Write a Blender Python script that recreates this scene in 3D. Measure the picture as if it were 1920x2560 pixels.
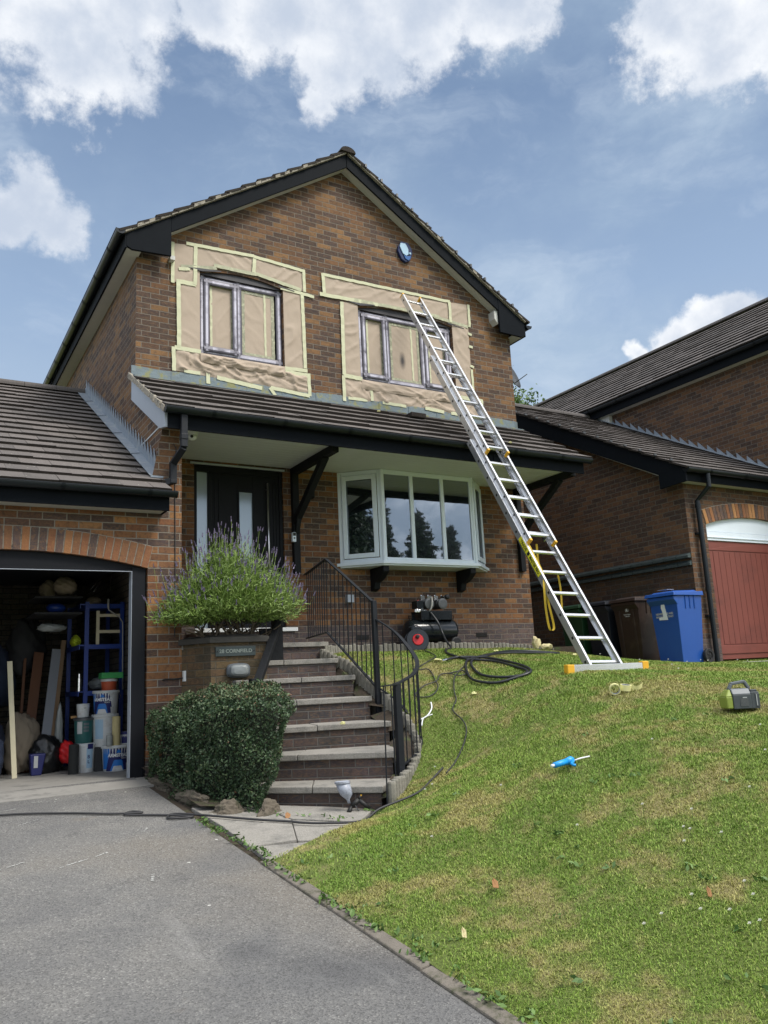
import bpy, bmesh, math, random
import numpy as np
from mathutils import Vector, Matrix, noise
from math import sin, cos, pi, radians as rad
random.seed(7); RNG = np.random.default_rng(11)
for _o in list(bpy.data.objects): bpy.data.objects.remove(_o)
SC = bpy.context.scene; COL = SC.collection
# ---------------- camera (eye at the origin, z = 0 is eye level) ----------------
cd = bpy.data.cameras.new('camera'); cam = bpy.data.objects.new('camera', cd); COL.objects.link(cam)
cr, cu, cf = Vector((0.862202, -0.504201, -0.048866)), Vector((-0.058379, -0.194724, 0.979119)), Vector((0.503189, 0.841346, 0.197326))
cam.matrix_world = Matrix(((cr.x, cu.x, -cf.x, 0), (cr.y, cu.y, -cf.y, 0), (cr.z, cu.z, -cf.z, 0), (0, 0, 0, 1)))
cd.sensor_fit = 'VERTICAL'; cd.sensor_height = 36; cd.lens = 36*2040/2560; cd.clip_start = .05; cd.clip_end = 3000
SC.camera = cam
SC.render.resolution_x = 768; SC.render.resolution_y = 1024
SC.view_settings.view_transform = 'Standard'; SC.view_settings.look = 'None'; SC.view_settings.gamma = 1; SC.view_settings.use_curve_mapping = False
SC.view_settings.exposure = 0.8
# ---------------- node helpers ----------------
class NT:
    def __init__(s, tree): s.t = tree; s.n = tree.nodes; s.l = tree.links
    def new(s, ty, **kw):
        n = s.n.new(ty)
        for k, v in kw.items(): setattr(n, k, v)
        return n
    def set(s, sock, v):
        if isinstance(v, bpy.types.NodeSocket): s.l.new(v, sock)
        elif v is not None:
            if isinstance(v, (tuple, list)) and sock.type == 'RGBA' and len(v) == 3: v = (*v, 1)
            sock.default_value = v
    def m(s, op, a, b=None, c=None, clamp=False):
        n = s.new('ShaderNodeMath', operation=op, use_clamp=clamp)
        s.set(n.inputs[0], a); s.set(n.inputs[1], b); s.set(n.inputs[2], c); return n.outputs[0]
    def v(s, op, a, b=None, out=0):
        n = s.new('ShaderNodeVectorMath', operation=op); s.set(n.inputs[0], a)
        if b is not None: s.set(n.inputs[1] if op != 'SCALE' else n.inputs['Scale'], b)
        return n.outputs[out]
    def noise(s, vec, scale, det=3, rough=.5, out='Fac', dist=0):
        n = s.new('ShaderNodeTexNoise'); s.set(n.inputs['Vector'], vec); n.inputs['Scale'].default_value = scale
        n.inputs['Detail'].default_value = det; n.inputs['Roughness'].default_value = rough; n.inputs['Distortion'].default_value = dist
        return n.outputs[out]
    def ramp(s, fac, stops, interp='LINEAR'):
        n = s.new('ShaderNodeValToRGB'); s.set(n.inputs[0], fac); e = n.color_ramp.elements; n.color_ramp.interpolation = interp
        while len(e) < len(stops): e.new(.5)
        for el, (p, c) in zip(e, stops):
            el.position = p; el.color = (*c, 1) if isinstance(c, tuple) else (c, c, c, 1)
        return n.outputs[0]
    def mix(s, fac, a, b, bt='MIX'):
        n = s.new('ShaderNodeMix', data_type='RGBA', blend_type=bt); s.set(n.inputs[0], fac); s.set(n.inputs[6], a); s.set(n.inputs[7], b); return n.outputs[2]
    def step(s, x, a, b):
        n = s.new('ShaderNodeMapRange', interpolation_type='SMOOTHSTEP'); s.set(n.inputs[0], x); s.set(n.inputs[1], a); s.set(n.inputs[2], b); return n.outputs[0]
    def comb(s, x, y, z):
        n = s.new('ShaderNodeCombineXYZ'); s.set(n.inputs[0], x); s.set(n.inputs[1], y); s.set(n.inputs[2], z); return n.outputs[0]
    def sep(s, v):
        n = s.new('ShaderNodeSeparateXYZ'); s.set(n.inputs[0], v); return n.outputs
# ---------------- sky and sun ----------------
SUN_EL, SUN_AZ = rad(52), rad(150)          # azimuth measured from +Y towards +X
W = bpy.data.worlds.new('World'); SC.world = W; W.use_nodes = True
w = NT(W.node_tree); w.n.clear()
sky = w.new('ShaderNodeTexSky', sky_type='NISHITA', sun_disc=False, sun_elevation=SUN_EL, sun_rotation=SUN_AZ, altitude=100, air_density=1.0, dust_density=1.6, ozone_density=1.0)
dirn = w.new('ShaderNodeTexCoord').outputs['Generated']
nd = w.v('NORMALIZE', dirn)
blobs = [((.03, .755, .655), .09), ((0.1055, 0.7546, 0.6498), .085), ((0.1655, 0.7298, 0.6757), .065), ((0.2353, 0.6944, 0.6850), .055), ((0.3031, 0.6665, 0.6851), .07), ((0.3800, 0.6347, 0.6779), .08),
  ((0.4319, 0.5984, 0.6849), .075), ((0.4901, 0.5512, 0.6802), .06), ((0.3663, 0.6753, 0.6401), .05), ((0.3616, 0.6969, 0.6154), .028), ((0.6365, 0.4529, 0.6271), .062), ((0.6662, 0.4186, 0.6172), .09), ((.70, .37, .60), .08),
  ((0.0868, 0.8544, 0.5123), .044), ((0.1138, 0.8591, 0.4966), .044), ((.06, .865, .5), .044), ((0.7604, 0.5343, 0.3691), .034), ((0.7466, 0.5630, 0.3544), .032), ((0.770, .515, .372), .03), ((0.7183, 0.6025, 0.3479), .014)]
warp = w.v('SCALE', w.v('SUBTRACT', w.noise(nd, 9, 4, .6, 'Color'), (.5, .5, .5)), .075)
wd = w.v('ADD', nd, warp)
dens = None
for c, r in blobs:
    L = math.sqrt(sum(a*a for a in c)); c = tuple(a/L for a in c)
    d = w.v('DISTANCE', wd, c, out=1)
    f = w.m('SUBTRACT', 1.0, w.m('DIVIDE', d, r*1.5), clamp=True)
    dens = f if dens is None else w.m('MAXIMUM', dens, f)
fb = w.noise(nd, 8, 10, .68)
fb2 = w.noise(w.v('MULTIPLY', nd, (1, 1, 1.6)), 3.2, 6, .6, dist=.4)
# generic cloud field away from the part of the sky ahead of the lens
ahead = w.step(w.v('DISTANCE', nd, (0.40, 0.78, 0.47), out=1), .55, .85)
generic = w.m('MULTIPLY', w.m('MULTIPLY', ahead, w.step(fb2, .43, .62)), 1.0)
core = w.m('ADD', dens, w.m('ADD', w.m('MULTIPLY', w.m('SUBTRACT', fb, .5), 1.5), w.m('MULTIPLY', w.m('SUBTRACT', w.noise(nd, 22, 8, .6), .5), .55)))
cl = w.m('MAXIMUM', w.m('MULTIPLY', w.step(core, .27, .60), w.step(dens, 0.0, .12)), generic)
shade = w.m('ADD', w.m('MULTIPLY', w.noise(nd, 9, 7, .6), .75), w.m('MULTIPLY', w.m('SUBTRACT', 1.0, dens), .22))
el = w.sep(nd)[2]
ccol = w.mix(w.step(shade, .30, .66), (.33, .375, .45), (.60, .61, .625))
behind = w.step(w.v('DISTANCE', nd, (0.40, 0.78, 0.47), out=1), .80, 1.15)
ccol = w.mix(behind, ccol, w.mix(w.step(shade, .30, .66), (.55, .60, .70), (1.25, 1.27, 1.32)))  # unseen clouds behind the lens, brightened to add frontal fill light
wisp = w.m('MULTIPLY', w.step(w.noise(w.v('ADD', w.v('MULTIPLY', nd, (1.2, 1.2, 3.4)), w.v('SCALE', warp, 2.0)), 3.2, 9, .62, dist=.3), .47, .76), .42)
grad = w.ramp(el, [(0, (.38, .44, .50)), (.22, (.31, .385, .485)), (.42, (.22, .300, .425)), (.62, (.132, .195, .305)), (1, (.10, .145, .24))])
base = w.v('SCALE', sky.outputs[0], .07)
skyc = w.mix(.78, base, grad)
right = w.step(w.v('DOT_PRODUCT', nd, (.86, -.5, 0), out=1), -.25, .45)
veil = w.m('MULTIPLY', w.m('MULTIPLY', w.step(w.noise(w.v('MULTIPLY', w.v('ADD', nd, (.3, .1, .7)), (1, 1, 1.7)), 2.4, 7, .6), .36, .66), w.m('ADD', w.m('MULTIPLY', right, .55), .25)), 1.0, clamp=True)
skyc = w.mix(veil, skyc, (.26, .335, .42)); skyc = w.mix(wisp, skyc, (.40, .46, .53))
skyc = w.mix(cl, skyc, ccol)
skyc = w.mix(w.step(el, .80, .97), skyc, (1.5, 1.5, 1.5))          # unseen zenith made to glow, added as top-down fill light
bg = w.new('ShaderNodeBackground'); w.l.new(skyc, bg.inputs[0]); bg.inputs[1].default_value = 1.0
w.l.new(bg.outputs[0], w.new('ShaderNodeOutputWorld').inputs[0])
sl = bpy.data.lights.new('sun', 'SUN'); sl.energy = 2.0; sl.angle = rad(22); sl.color = (1, .95, .87)
so = bpy.data.objects.new('sun', sl); COL.objects.link(so)
sd = Vector((sin(SUN_AZ)*cos(SUN_EL), cos(SUN_AZ)*cos(SUN_EL), sin(SUN_EL)))
so.rotation_euler = sd.to_track_quat('Z', 'Y').to_euler()
# ---------------- materials ----------------
MATS = {}
def newmat(name):
    m = bpy.data.materials.new(name); m.use_nodes = True; t = NT(m.node_tree)
    b = t.n['Principled BSDF']; MATS[name] = m; return m, t, b
def bump(t, b, h, strength=.3, dist=.01):
    n = t.new('ShaderNodeBump'); n.inputs['Strength'].default_value = strength; n.inputs['Distance'].default_value = dist
    t.l.new(h, n.inputs['Height']); t.l.new(n.outputs[0], b.inputs['Normal'])
def pos(t): return t.new('ShaderNodeNewGeometry').outputs['Position']
def mat(name, c, rough=.6, metal=0, var=.12, vs=6, c2=None, c2s=3, c2lo=.5, c2hi=.7, bs=0, bsc=60, spec=.5, fine=0, fs=180):
    m, t, b = newmat(name); p = pos(t)
    col = t.mix(t.noise(p, vs, 5, .6), tuple(x*(1-var) for x in c), tuple(min(1, x*(1+var)) for x in c))
    if c2 is not None: col = t.mix(t.step(t.noise(p, c2s, 6, .65), c2lo, c2hi), col, c2)
    if fine: col = t.mix(t.noise(p, fs, 2, .5), t.mix(fine, col, (0, 0, 0)), t.mix(fine*.6, col, (1, 1, 1)))
    t.l.new(col, b.inputs['Base Color']); b.inputs['Roughness'].default_value = rough; b.inputs['Metallic'].default_value = metal
    b.inputs['Specular IOR Level'].default_value = spec
    if bs: bump(t, b, t.noise(p, bsc, 4, .6), bs, .01)
    return m
BR_ORANGE = [(0, (.052, .041, .041)), (.14, (.135, .070, .038)), (.28, (.205, .105, .048)), (.42, (.150, .070, .036)), (.54, (.27, .150, .065)), (.66, (.082, .052, .043)), (.77, (.19, .092, .042)), (.90, (.062, .048, .050))]
BR_UPPER = [(0, (.056, .043, .042)), (.17, (.135, .082, .046)), (.31, (.085, .055, .042)), (.45, (.185, .115, .058)), (.58, (.068, .050, .047)), (.70, (.145, .084, .046)), (.84, (.060, .048, .051)), (.92, (.215, .135, .065))]
BR_NBR = [(0, (.046, .036, .036)), (.20, (.105, .063, .041)), (.36, (.074, .047, .038)), (.52, (.130, .080, .047)), (.66, (.055, .041, .040)), (.80, (.105, .062, .040)), (.90, (.048, .038, .041))]
_w = lambda P, r, g, b: [(p, (c[0]*r, c[1]*g, c[2]*b)) for p, c in P]
BR_ORANGE = _w(BR_ORANGE, 1.08, .95, .86); BR_UPPER = _w(BR_UPPER, 1.10, .93, .82); BR_NBR = _w(BR_NBR, 1.12, .94, .84)
BR_BLUE = [(0, (.080, .070, .080)), (.3, (.100, .084, .090)), (.55, (.066, .060, .070)), (.8, (.112, .088, .090))]
BR_STEP = [(0, (.056, .050, .057)), (.3, (.078, .062, .068)), (.55, (.046, .046, .053)), (.8, (.086, .063, .067))]
BR_PLANT = [(0, (.115, .090, .055)), (.3, (.16, .115, .06)), (.5, (.080, .066, .050)), (.75, (.14, .090, .052))]
def brick(name, lo, hi=None, zsplit=-50, zhi=None, zh=50, mortar=(.24, .205, .165), algae=0, off=0):
    """stretcher bond laid in the plane of whatever wall the face belongs to"""
    m, t, b = newmat(name); g = t.new('ShaderNodeNewGeometry'); P = g.outputs['Position']; N = g.outputs['True Normal']
    tan = t.v('NORMALIZE', t.v('CROSS_PRODUCT', (0, 0, 1), N))
    wob = t.m('MULTIPLY', t.m('SUBTRACT', t.noise(P, 9, 3), .5), .006)
    u = t.m('ADD', t.m('ADD', t.v('DOT_PRODUCT', P, tan, out=1), wob), off); z = t.m('ADD', t.m('ADD', t.sep(P)[2], wob), 30.0)
    row = t.m('FLOOR', t.m('DIVIDE', z, .075)); fz = t.m('SUBTRACT', z, t.m('MULTIPLY', row, .075))
    sh = t.m('MULTIPLY', t.m('MODULO', row, 2.0), .1125)
    uu = t.m('ADD', t.m('ADD', u, sh), 45.0); colm = t.m('FLOOR', t.m('DIVIDE', uu, .225)); fu = t.m('SUBTRACT', uu, t.m('MULTIPLY', colm, .225))
    ed = t.m('MULTIPLY', t.step(fz, .008, .013), t.step(fu, .008, .013))
    wn = t.new('ShaderNodeTexWhiteNoise', noise_dimensions='3D'); t.l.new(t.comb(colm, row, off), wn.inputs['Vector'])
    r = wn.outputs['Value']; rc = t.sep(wn.outputs['Color'])
    c = t.ramp(r, lo, 'CONSTANT')
    if hi: c = t.mix(t.m('GREATER_THAN', t.sep(P)[2], zsplit), c, t.ramp(r, hi, 'CONSTANT'))
    if zhi: c = t.mix(t.step(t.m('ADD', t.sep(P)[2], t.m('MULTIPLY', t.noise(P, 1.2, 4), 1.5)), zh, zh+1.2), c, t.ramp(r, zhi, 'CONSTANT'))
    streak = t.noise(t.v('MULTIPLY', P, (1, 1, 3.0)), 16, 5, .7, dist=1.5)
    c = t.mix(t.step(streak, .40, .70), c, t.mix(.45, c, (.30, .165, .07))); c = t.mix(t.step(t.noise(P, 26, 4, .65), .45, .70), c, t.mix(.5, c, (.045, .033, .03)))
    c = t.mix(t.step(t.noise(P, 60, 5, .7), .5, .85), c, t.mix(.55, c, (.03, .022, .02)))
    c = t.mix(t.m('MULTIPLY', t.m('SUBTRACT', rc[1], .5), .5, clamp=True), c, (.02, .015, .012))
    if algae: c = t.mix(t.m('MULTIPLY', t.step(t.noise(P, 2.5, 5, .6), .35, .65), algae), c, (.045, .042, .025))
    grime = t.step(t.noise(P, 1.1, 5, .6), .38, .72)
    mc = t.mix(t.noise(P, 30, 3), tuple(x*.75 for x in mortar), mortar)
    c = t.mix(ed, mc, c); c = t.mix(t.m('MULTIPLY', grime, .34), c, t.mix(.6, c, (.045, .036, .03))); c = t.mix(t.m('MULTIPLY', t.step(t.noise(t.v('MULTIPLY', P, (1, 1, .35)), 3.1, 5, .7), .60, .82), .16), c, (.24, .20, .16))
    t.l.new(c, b.inputs['Base Color']); b.inputs['Roughness'].default_value = .82; b.inputs['Specular IOR Level'].default_value = .3
    h = t.m('ADD', ed, t.m('MULTIPLY', t.m('ADD', t.noise(P, 75, 5, .7), t.m('MULTIPLY', streak, .6)), .55))
    bump(t, b, h, .75, .006)
    return m
brick('brick_front', BR_BLUE, BR_ORANGE, .69, BR_UPPER, 3.2)
brick('brick_garage', BR_BLUE, [(p, tuple(min(1, x*1.3) for x in c)) for p, c in BR_ORANGE], -.70, BR_UPPER, 2.6, mortar=(.30, .26, .21))
brick('brick_side', BR_UPPER, off=.05); brick('brick_nbr', BR_BLUE, BR_NBR, .30, mortar=(.165, .145, .12))
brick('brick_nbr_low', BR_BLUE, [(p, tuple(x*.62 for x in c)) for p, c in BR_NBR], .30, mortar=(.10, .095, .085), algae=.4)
brick('brick_step', BR_STEP, mortar=(.15, .14, .13), algae=.3); brick('brick_planter', BR_PLANT, mortar=(.13, .11, .08), algae=.4)
brick('brick_blue', BR_BLUE, mortar=(.14, .12, .11))
brick('block_inner', [(0, (.16, .16, .14)), (.5, (.13, .13, .12)), (.8, (.19, .19, .17))], mortar=(.06, .06, .055))
m, t, b = newmat('brick_voussoir')
at = t.new('ShaderNodeAttribute', attribute_name='rnd').outputs['Fac']; P = pos(t)
c = t.ramp(at, [(p, tuple(min(1, x*1.45) for x in c)) for p, c in BR_ORANGE], 'CONSTANT')
c = t.mix(t.step(t.noise(P, 24, 5, .7, dist=1.2), .42, .72), c, t.mix(.5, c, (.34, .17, .06))); c = t.mix(t.step(t.noise(P, 60, 5, .7), .5, .85), c, t.mix(.5, c, (.03, .02, .02)))
t.l.new(c, b.inputs['Base Color']); b.inputs['Roughness'].default_value = .85; bump(t, b, t.noise(P, 70, 5, .7), .6, .008)
def tilemat(name, c, lich):
    m, t, b = newmat(name); P = pos(t); at = t.new('ShaderNodeAttribute', attribute_name='rnd').outputs['Fac']
    col = t.mix(at, tuple(x*.72 for x in c), tuple(x*1.25 for x in c)); col = t.mix(t.noise(P, 120, 3, .6), t.mix(.3, col, (0, 0, 0)), t.mix(.10, col, (1, 1, 1)))
    col = t.mix(t.step(t.noise(P, 3.2, 6, .7), .52, .75), col, t.mix(.5, col, (.045, .042, .032)))
    if lich:
        vo = t.new('ShaderNodeTexVoronoi', feature='F1'); vo.inputs['Scale'].default_value = 11; t.l.new(P, vo.inputs['Vector'])
        spot = t.m('MULTIPLY', t.m('LESS_THAN', t.m('ADD', vo.outputs['Distance'], t.m('MULTIPLY', t.noise(P, 90, 3), .12)), .135), t.m('GREATER_THAN', t.noise(P, 4, 2), .55-.1*lich))
        col = t.mix(spot, col, (.40, .39, .33))
    t.l.new(col, b.inputs['Base Color']); b.inputs['Roughness'].default_value = .9; b.inputs['Specular IOR Level'].default_value = .25
    bump(t, b, t.noise(P, 130, 4, .7), .5, .006)
tilemat('tile', (.092, .076, .067), 1); tilemat('tile_top', (.105, .096, .082), 2); tilemat('tile_nbr', (.088, .072, .065), .4)
mat('tile_edge', (.026, .020, .016), .95, var=.5, vs=30, bs=.6, bsc=90)
mat('lead', (.26, .30, .35), .62, .25, .2, 8, c2=(.36, .39, .40), c2s=9, bs=.5, bsc=22); mat('lead_stained', (.15, .19, .21), .65, .15, .25, 9, c2=(.22, .22, .10), c2s=7, c2lo=.5, c2hi=.62, bs=.5, bsc=22)
mat('mortar', (.30, .27, .22), .95, var=.3, vs=40, c2=(.10, .09, .07), c2s=18, bs=.8, bsc=50)
mat('paint_black', (.014, .016, .020), .5, var=.25, vs=5, bs=.12, bsc=25, spec=.25); mat('wood_black', (.010, .011, .013), .6, spec=.2, var=.35, vs=20, c2=(.03, .03, .03), c2s=40, c2lo=.62, c2hi=.75, bs=.3, bsc=40)
mat('gutter_black', (.008, .012, .015), .32, var=.2, bs=.05, spec=.35); mat('fascia', (.008, .010, .013), .6, var=.2, vs=7, bs=.1, bsc=60, spec=.05)
mat('soffit', (.62, .65, .66), .5, var=.10, vs=2, bs=.05); mat('soffit_grey', (.52, .52, .49), .55, var=.1); mat('board_grey', (.40, .44, .50), .45, var=.10)
mat('upvc', (.78, .86, .94), .32, var=.04); mat('white_plastic', (.70, .72, .72), .4, var=.06); mat('door_black', (.009, .010, .013), .55, var=.12, vs=9, bs=.12, bsc=200, spec=.18)
mat('steel', (.62, .62, .62), .28, 1, .1); mat('alu', (.70, .71, .73), .34, .85, .10, 12, bs=.08, bsc=120); mat('alu_bright', (.80, .80, .80), .26, .9, .08)
mat('frame_edge', (.030, .028, .032), .5)
m, t, b = newmat('sprayed'); at = t.new('ShaderNodeAttribute', attribute_name='rnd').outputs['Fac']; P = pos(t)
f = t.m('MULTIPLY', at, t.step(t.noise(P, 7, 5, .6), .18, .62)); f = t.m('ADD', f, t.m('MULTIPLY', t.m('SUBTRACT', t.noise(P, 300, 2), .5), .22))
t.l.new(t.mix(f, (.050, .043, .060), (.60, .58, .68)), b.inputs['Base Color']); b.inputs['Roughness'].default_value = .5
m, t, b = newmat('paper'); P = pos(t)
c = t.mix(t.noise(P, 3, 4), (.38, .30, .225), (.45, .36, .28)); t.l.new(c, b.inputs['Base Color']); b.inputs['Roughness'].default_value = .72
at = t.new('ShaderNodeAttribute', attribute_name='rnd').outputs['Fac']; c2 = t.mix(t.m('MULTIPLY', at, .96, clamp=True), c, (.03, .028, .032)); t.l.new(c2, b.inputs['Base Color']); bump(t, b, t.noise(P, 14, 4, .5), .25, .01)
m, t, b = newmat('tape'); P = pos(t); at = t.new('ShaderNodeAttribute', attribute_name='rnd').outputs['Fac']
c = t.mix(t.noise(P, 12, 3), (.52, .52, .34), (.60, .60, .41)); c = t.mix(t.m('MULTIPLY', at, t.step(t.noise(P, 25, 4), .15, .6)), c, (.06, .055, .055)); t.l.new(c, b.inputs['Base Color']); b.inputs['Roughness'].default_value = .7; bump(t, b, t.noise(P, 90, 2), .3, .004)
def glass(name, c, mixf, rough=.015):
    m, t, b = newmat(name); b.inputs['Base Color'].default_value = (*c, 1); b.inputs['Roughness'].default_value = .1
    gl = t.new('ShaderNodeBsdfGlossy'); gl.inputs['Roughness'].default_value = rough; gl.inputs['Color'].default_value = (.80, .86, .93, 1)
    bmp = t.new('ShaderNodeBump'); bmp.inputs['Strength'].default_value = .25; bmp.inputs['Distance'].default_value = .004; t.l.new(t.noise(pos(t), 2.2, 2), bmp.inputs['Height']); t.l.new(bmp.outputs[0], gl.inputs['Normal'])
    mx = t.new('ShaderNodeMixShader'); lw = t.new('ShaderNodeLayerWeight'); lw.inputs[0].default_value = .35
    t.l.new(t.m('ADD', t.m('MULTIPLY', lw.outputs['Fresnel'], .8), mixf, clamp=True), mx.inputs[0]); t.l.new(b.outputs[0], mx.inputs[1]); t.l.new(gl.outputs[0], mx.inputs[2])
    t.l.new(mx.outputs[0], t.n['Material Output'].inputs['Surface']); return m
glass('glass', (.010, .014, .016), .34); glass('glass_frost', (.30, .36, .40), .18, .16)
m, t, b = newmat('asphalt'); P = pos(t)
n1 = t.noise(P, 1.1, 5, .65); n3 = t.noise(P, 190, 2, .6)
c = t.mix(t.step(n1, .30, .70), (.115, .114, .116), (.200, .192, .178)); c = t.mix(t.step(t.noise(P, .55, 3), .46, .66), c, t.mix(.55, c, (.20, .165, .12))); c = t.mix(t.noise(P, 60, 5, .75), t.mix(.42, c, (.03, .03, .03)), t.mix(.16, c, (.6, .6, .58)))
c = t.mix(t.step(t.noise(P, .8, 4, .6, dist=.4), .56, .70), c, t.mix(.4, c, (.07, .07, .073)))
vo = t.new('ShaderNodeTexVoronoi'); vo.inputs['Scale'].default_value = 120; t.l.new(P, vo.inputs['Vector'])
cs = t.sep(vo.outputs['Color']); c = t.mix(t.m('MULTIPLY', t.m('GREATER_THAN', cs[0], .92), t.step(n1, .3, .6)), c, (.26, .255, .24)); c = t.mix(t.m('MULTIPLY', t.m('LESS_THAN', cs[0], .28), .7), c, t.mix(.45, c, (.02, .02, .021)))
v2 = t.new('ShaderNodeTexVoronoi'); v2.inputs['Scale'].default_value = 5; t.l.new(P, v2.inputs['Vector']); c = t.mix(t.m('MULTIPLY', t.m('LESS_THAN', v2.outputs['Distance'], .055), t.m('GREATER_THAN', t.sep(v2.outputs['Color'])[1], .55)), c, (.5, .49, .46))
c = t.mix(t.m('MULTIPLY', t.step(t.noise(t.v('MULTIPLY', P, (2.0, .35, 1)), 1.7, 5, .7), .60, .74), .35), c, (.30, .295, .28))
c = t.mix(t.m('MULTIPLY', t.step(t.noise(t.v('ADD', P, (3, 7, 0)), 1.6, 4, .6), .66, .76), .3), c, (.17, .12, .06))
t.l.new(c, b.inputs['Base Color']); b.inputs['Roughness'].default_value = .9; b.inputs['Specular IOR Level'].default_value = .3
bump(t, b, t.m('ADD', vo.outputs['Distance'], t.m('MULTIPLY', n3, .5)), .8, .006)
mat('chalk', (.42, .42, .40), .9, var=.2, vs=60, c2=(.12, .12, .115), c2s=70); mat('concrete', (.25, .235, .20), .9, var=.2, vs=3, c2=(.14, .13, .10), c2s=4, fine=.25, fs=110, bs=.5, bsc=110); mat('slab', (.235, .215, .18), .92, var=.2, vs=4, c2=(.11, .10, .08), c2s=5, c2lo=.45, c2hi=.7, fine=.3, fs=90, bs=.6, bsc=90)
mat('floor_grey', (.26, .25, .23), .85, var=.2, vs=3, c2=(.16, .155, .145), c2s=5, bs=.3, bsc=60)
mat('log_grey', (.20, .185, .145), .95, var=.3, vs=12, c2=(.10, .095, .06), c2s=8, fine=.2, bs=.7, bsc=40)
mat('soil', (.045, .033, .022), .98, var=.4, vs=20, c2=(.05, .07, .02), c2s=6, bs=1, bsc=30); mat('kerb', (.17, .15, .125), .93, var=.3, vs=9, c2=(.05, .055, .025), c2s=6, c2lo=.48, c2hi=.65, bs=.7, bsc=60)
mat('rock', (.12, .10, .075), .95, var=.45, vs=22, c2=(.05, .055, .03), c2s=9, bs=1, bsc=30)
m, t, b = newmat('turf'); P = pos(t)
DRY = lambda t, P: t.step(t.m('ADD', t.noise(P, 1.3, 5, .62), t.m('MULTIPLY', t.m('SUBTRACT', t.noise(P, 7, 4), .5), .45)), .47, .64)
c = t.mix(t.noise(P, 35, 5, .7), (.085, .125, .022), (.17, .215, .045)); c = t.mix(DRY(t, P), c, (.27, .235, .10)); t.l.new(c, b.inputs['Base Color']); b.inputs['Roughness'].default_value = .95; bump(t, b, t.noise(P, 60, 4, .8), 1, .02)
m, t, b = newmat('grass_blade'); P = pos(t); at = t.new('ShaderNodeAttribute', attribute_name='rnd').outputs['Fac']
c = t.ramp(at, [(0, (.125, .205, .026)), (.35, (.182, .290, .040)), (.7, (.232, .335, .058)), (.95, (.30, .36, .085)), (1, (.38, .36, .14))])
c = t.mix(t.m('MULTIPLY', DRY(t, P), .85), c, t.mix(at, (.30, .275, .085), (.43, .375, .145))); c = t.mix(t.m('MULTIPLY', t.step(t.noise(P, 2.3, 3), .48, .66), .6), c, t.mix(.5, c, (.075, .19, .02)))
t.l.new(c, b.inputs['Base Color']); b.inputs['Roughness'].default_value = .6; b.inputs['Specular IOR Level'].default_value = .3
def leafmat(name, stops, rough=.55, trans=.0):
    m, t, b = newmat(name); at = t.new('ShaderNodeAttribute', attribute_name='rnd').outputs['Fac']; t.l.new(t.ramp(at, stops), b.inputs['Base Color']); b.inputs['Roughness'].default_value = rough
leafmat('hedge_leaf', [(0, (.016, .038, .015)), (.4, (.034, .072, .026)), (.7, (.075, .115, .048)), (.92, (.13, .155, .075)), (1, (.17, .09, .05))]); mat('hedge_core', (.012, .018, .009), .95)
leafmat('lav_leaf', [(0, (.06, .115, .022)), (.45, (.15, .24, .042)), (.8, (.24, .33, .08)), (1, (.31, .37, .17))]); leafmat('lav_flower', [(0, (.15, .12, .20)), (.6, (.24, .20, .31)), (1, (.32, .28, .38))]); mat('wood_stem', (.11, .085, .06), .9, var=.4, vs=20)
leafmat('tree_leaf', [(0, (.03, .07, .012)), (.5, (.07, .14, .025)), (1, (.16, .23, .06))]); leafmat('conifer_leaf', [(0, (.008, .02, .008)), (.6, (.02, .045, .014)), (1, (.045, .08, .025))]); mat('bark', (.09, .065, .045), .95, var=.4, vs=14, bs=.8, bsc=20)
leafmat('weed_leaf', [(0, (.05, .11, .02)), (1, (.13, .22, .05))])
mat('rubber', (.012, .012, .013), .6, var=.2); mat('hose_black', (.020, .022, .026), .38, var=.25, vs=14, bs=.1); mat('cable_black', (.028, .028, .03), .6, var=.3); mat('tank_black', (.012, .015, .018), .16, var=.2)
mat('red_plastic', (.62, .018, .022), .35, var=.1, vs=30); mat('motor_grey', (.10, .105, .11), .45, .5, .2, 40, bs=.3, bsc=90); mat('chrome', (.75, .75, .76), .15, 1); mat('grey_tube', (.45, .44, .40), .5)
mat('bin_blue', (.012, .075, .33), .42, var=.12, vs=4, bs=.06, bsc=60); mat('bin_brown', (.026, .014, .010), .45, var=.15, vs=5, c2=(.05, .032, .022), c2s=4); mat('bin_black', (.010, .012, .018), .45); mat('bin_green', (.014, .055, .020), .45, var=.15)
mat('door_red', (.20, .058, .044), .55, var=.14, vs=2.5, c2=(.13, .040, .033), c2s=1.4, bs=.05); mat('yellow_cap', (.72, .38, .02), .5, var=.08); mat('yellow_strap', (.50, .34, .02), .7, var=.15, vs=30); mat('sticker_yellow', (.72, .66, .03), .5); mat('ink_black', (.012, .012, .012), .6)
mat('print_white', (.74, .76, .78), .6, var=.05); mat('print_grey', (.46, .47, .47), .6); mat('slate', (.045, .062, .062), .55, var=.3, vs=20, bs=.2); mat('gold_ink', (.30, .34, .30), .6); mat('coping', (.060, .055, .048), .8, var=.3, vs=12, bs=.5, bsc=60)
mat('alarm_blue', (.008, .02, .08), .25); mat('alarm_mid', (.03, .11, .32), .25); mat('lens_milky', (.22, .24, .245), .35)
mat('air_blue', (.01, .30, .72), .4, var=.05); mat('lime', (.24, .30, .05), .5, var=.1); mat('tool_grey', (.055, .065, .072), .5, var=.2, vs=30); mat('tool_grey_top', (.12, .135, .15), .45, var=.1)
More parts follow.
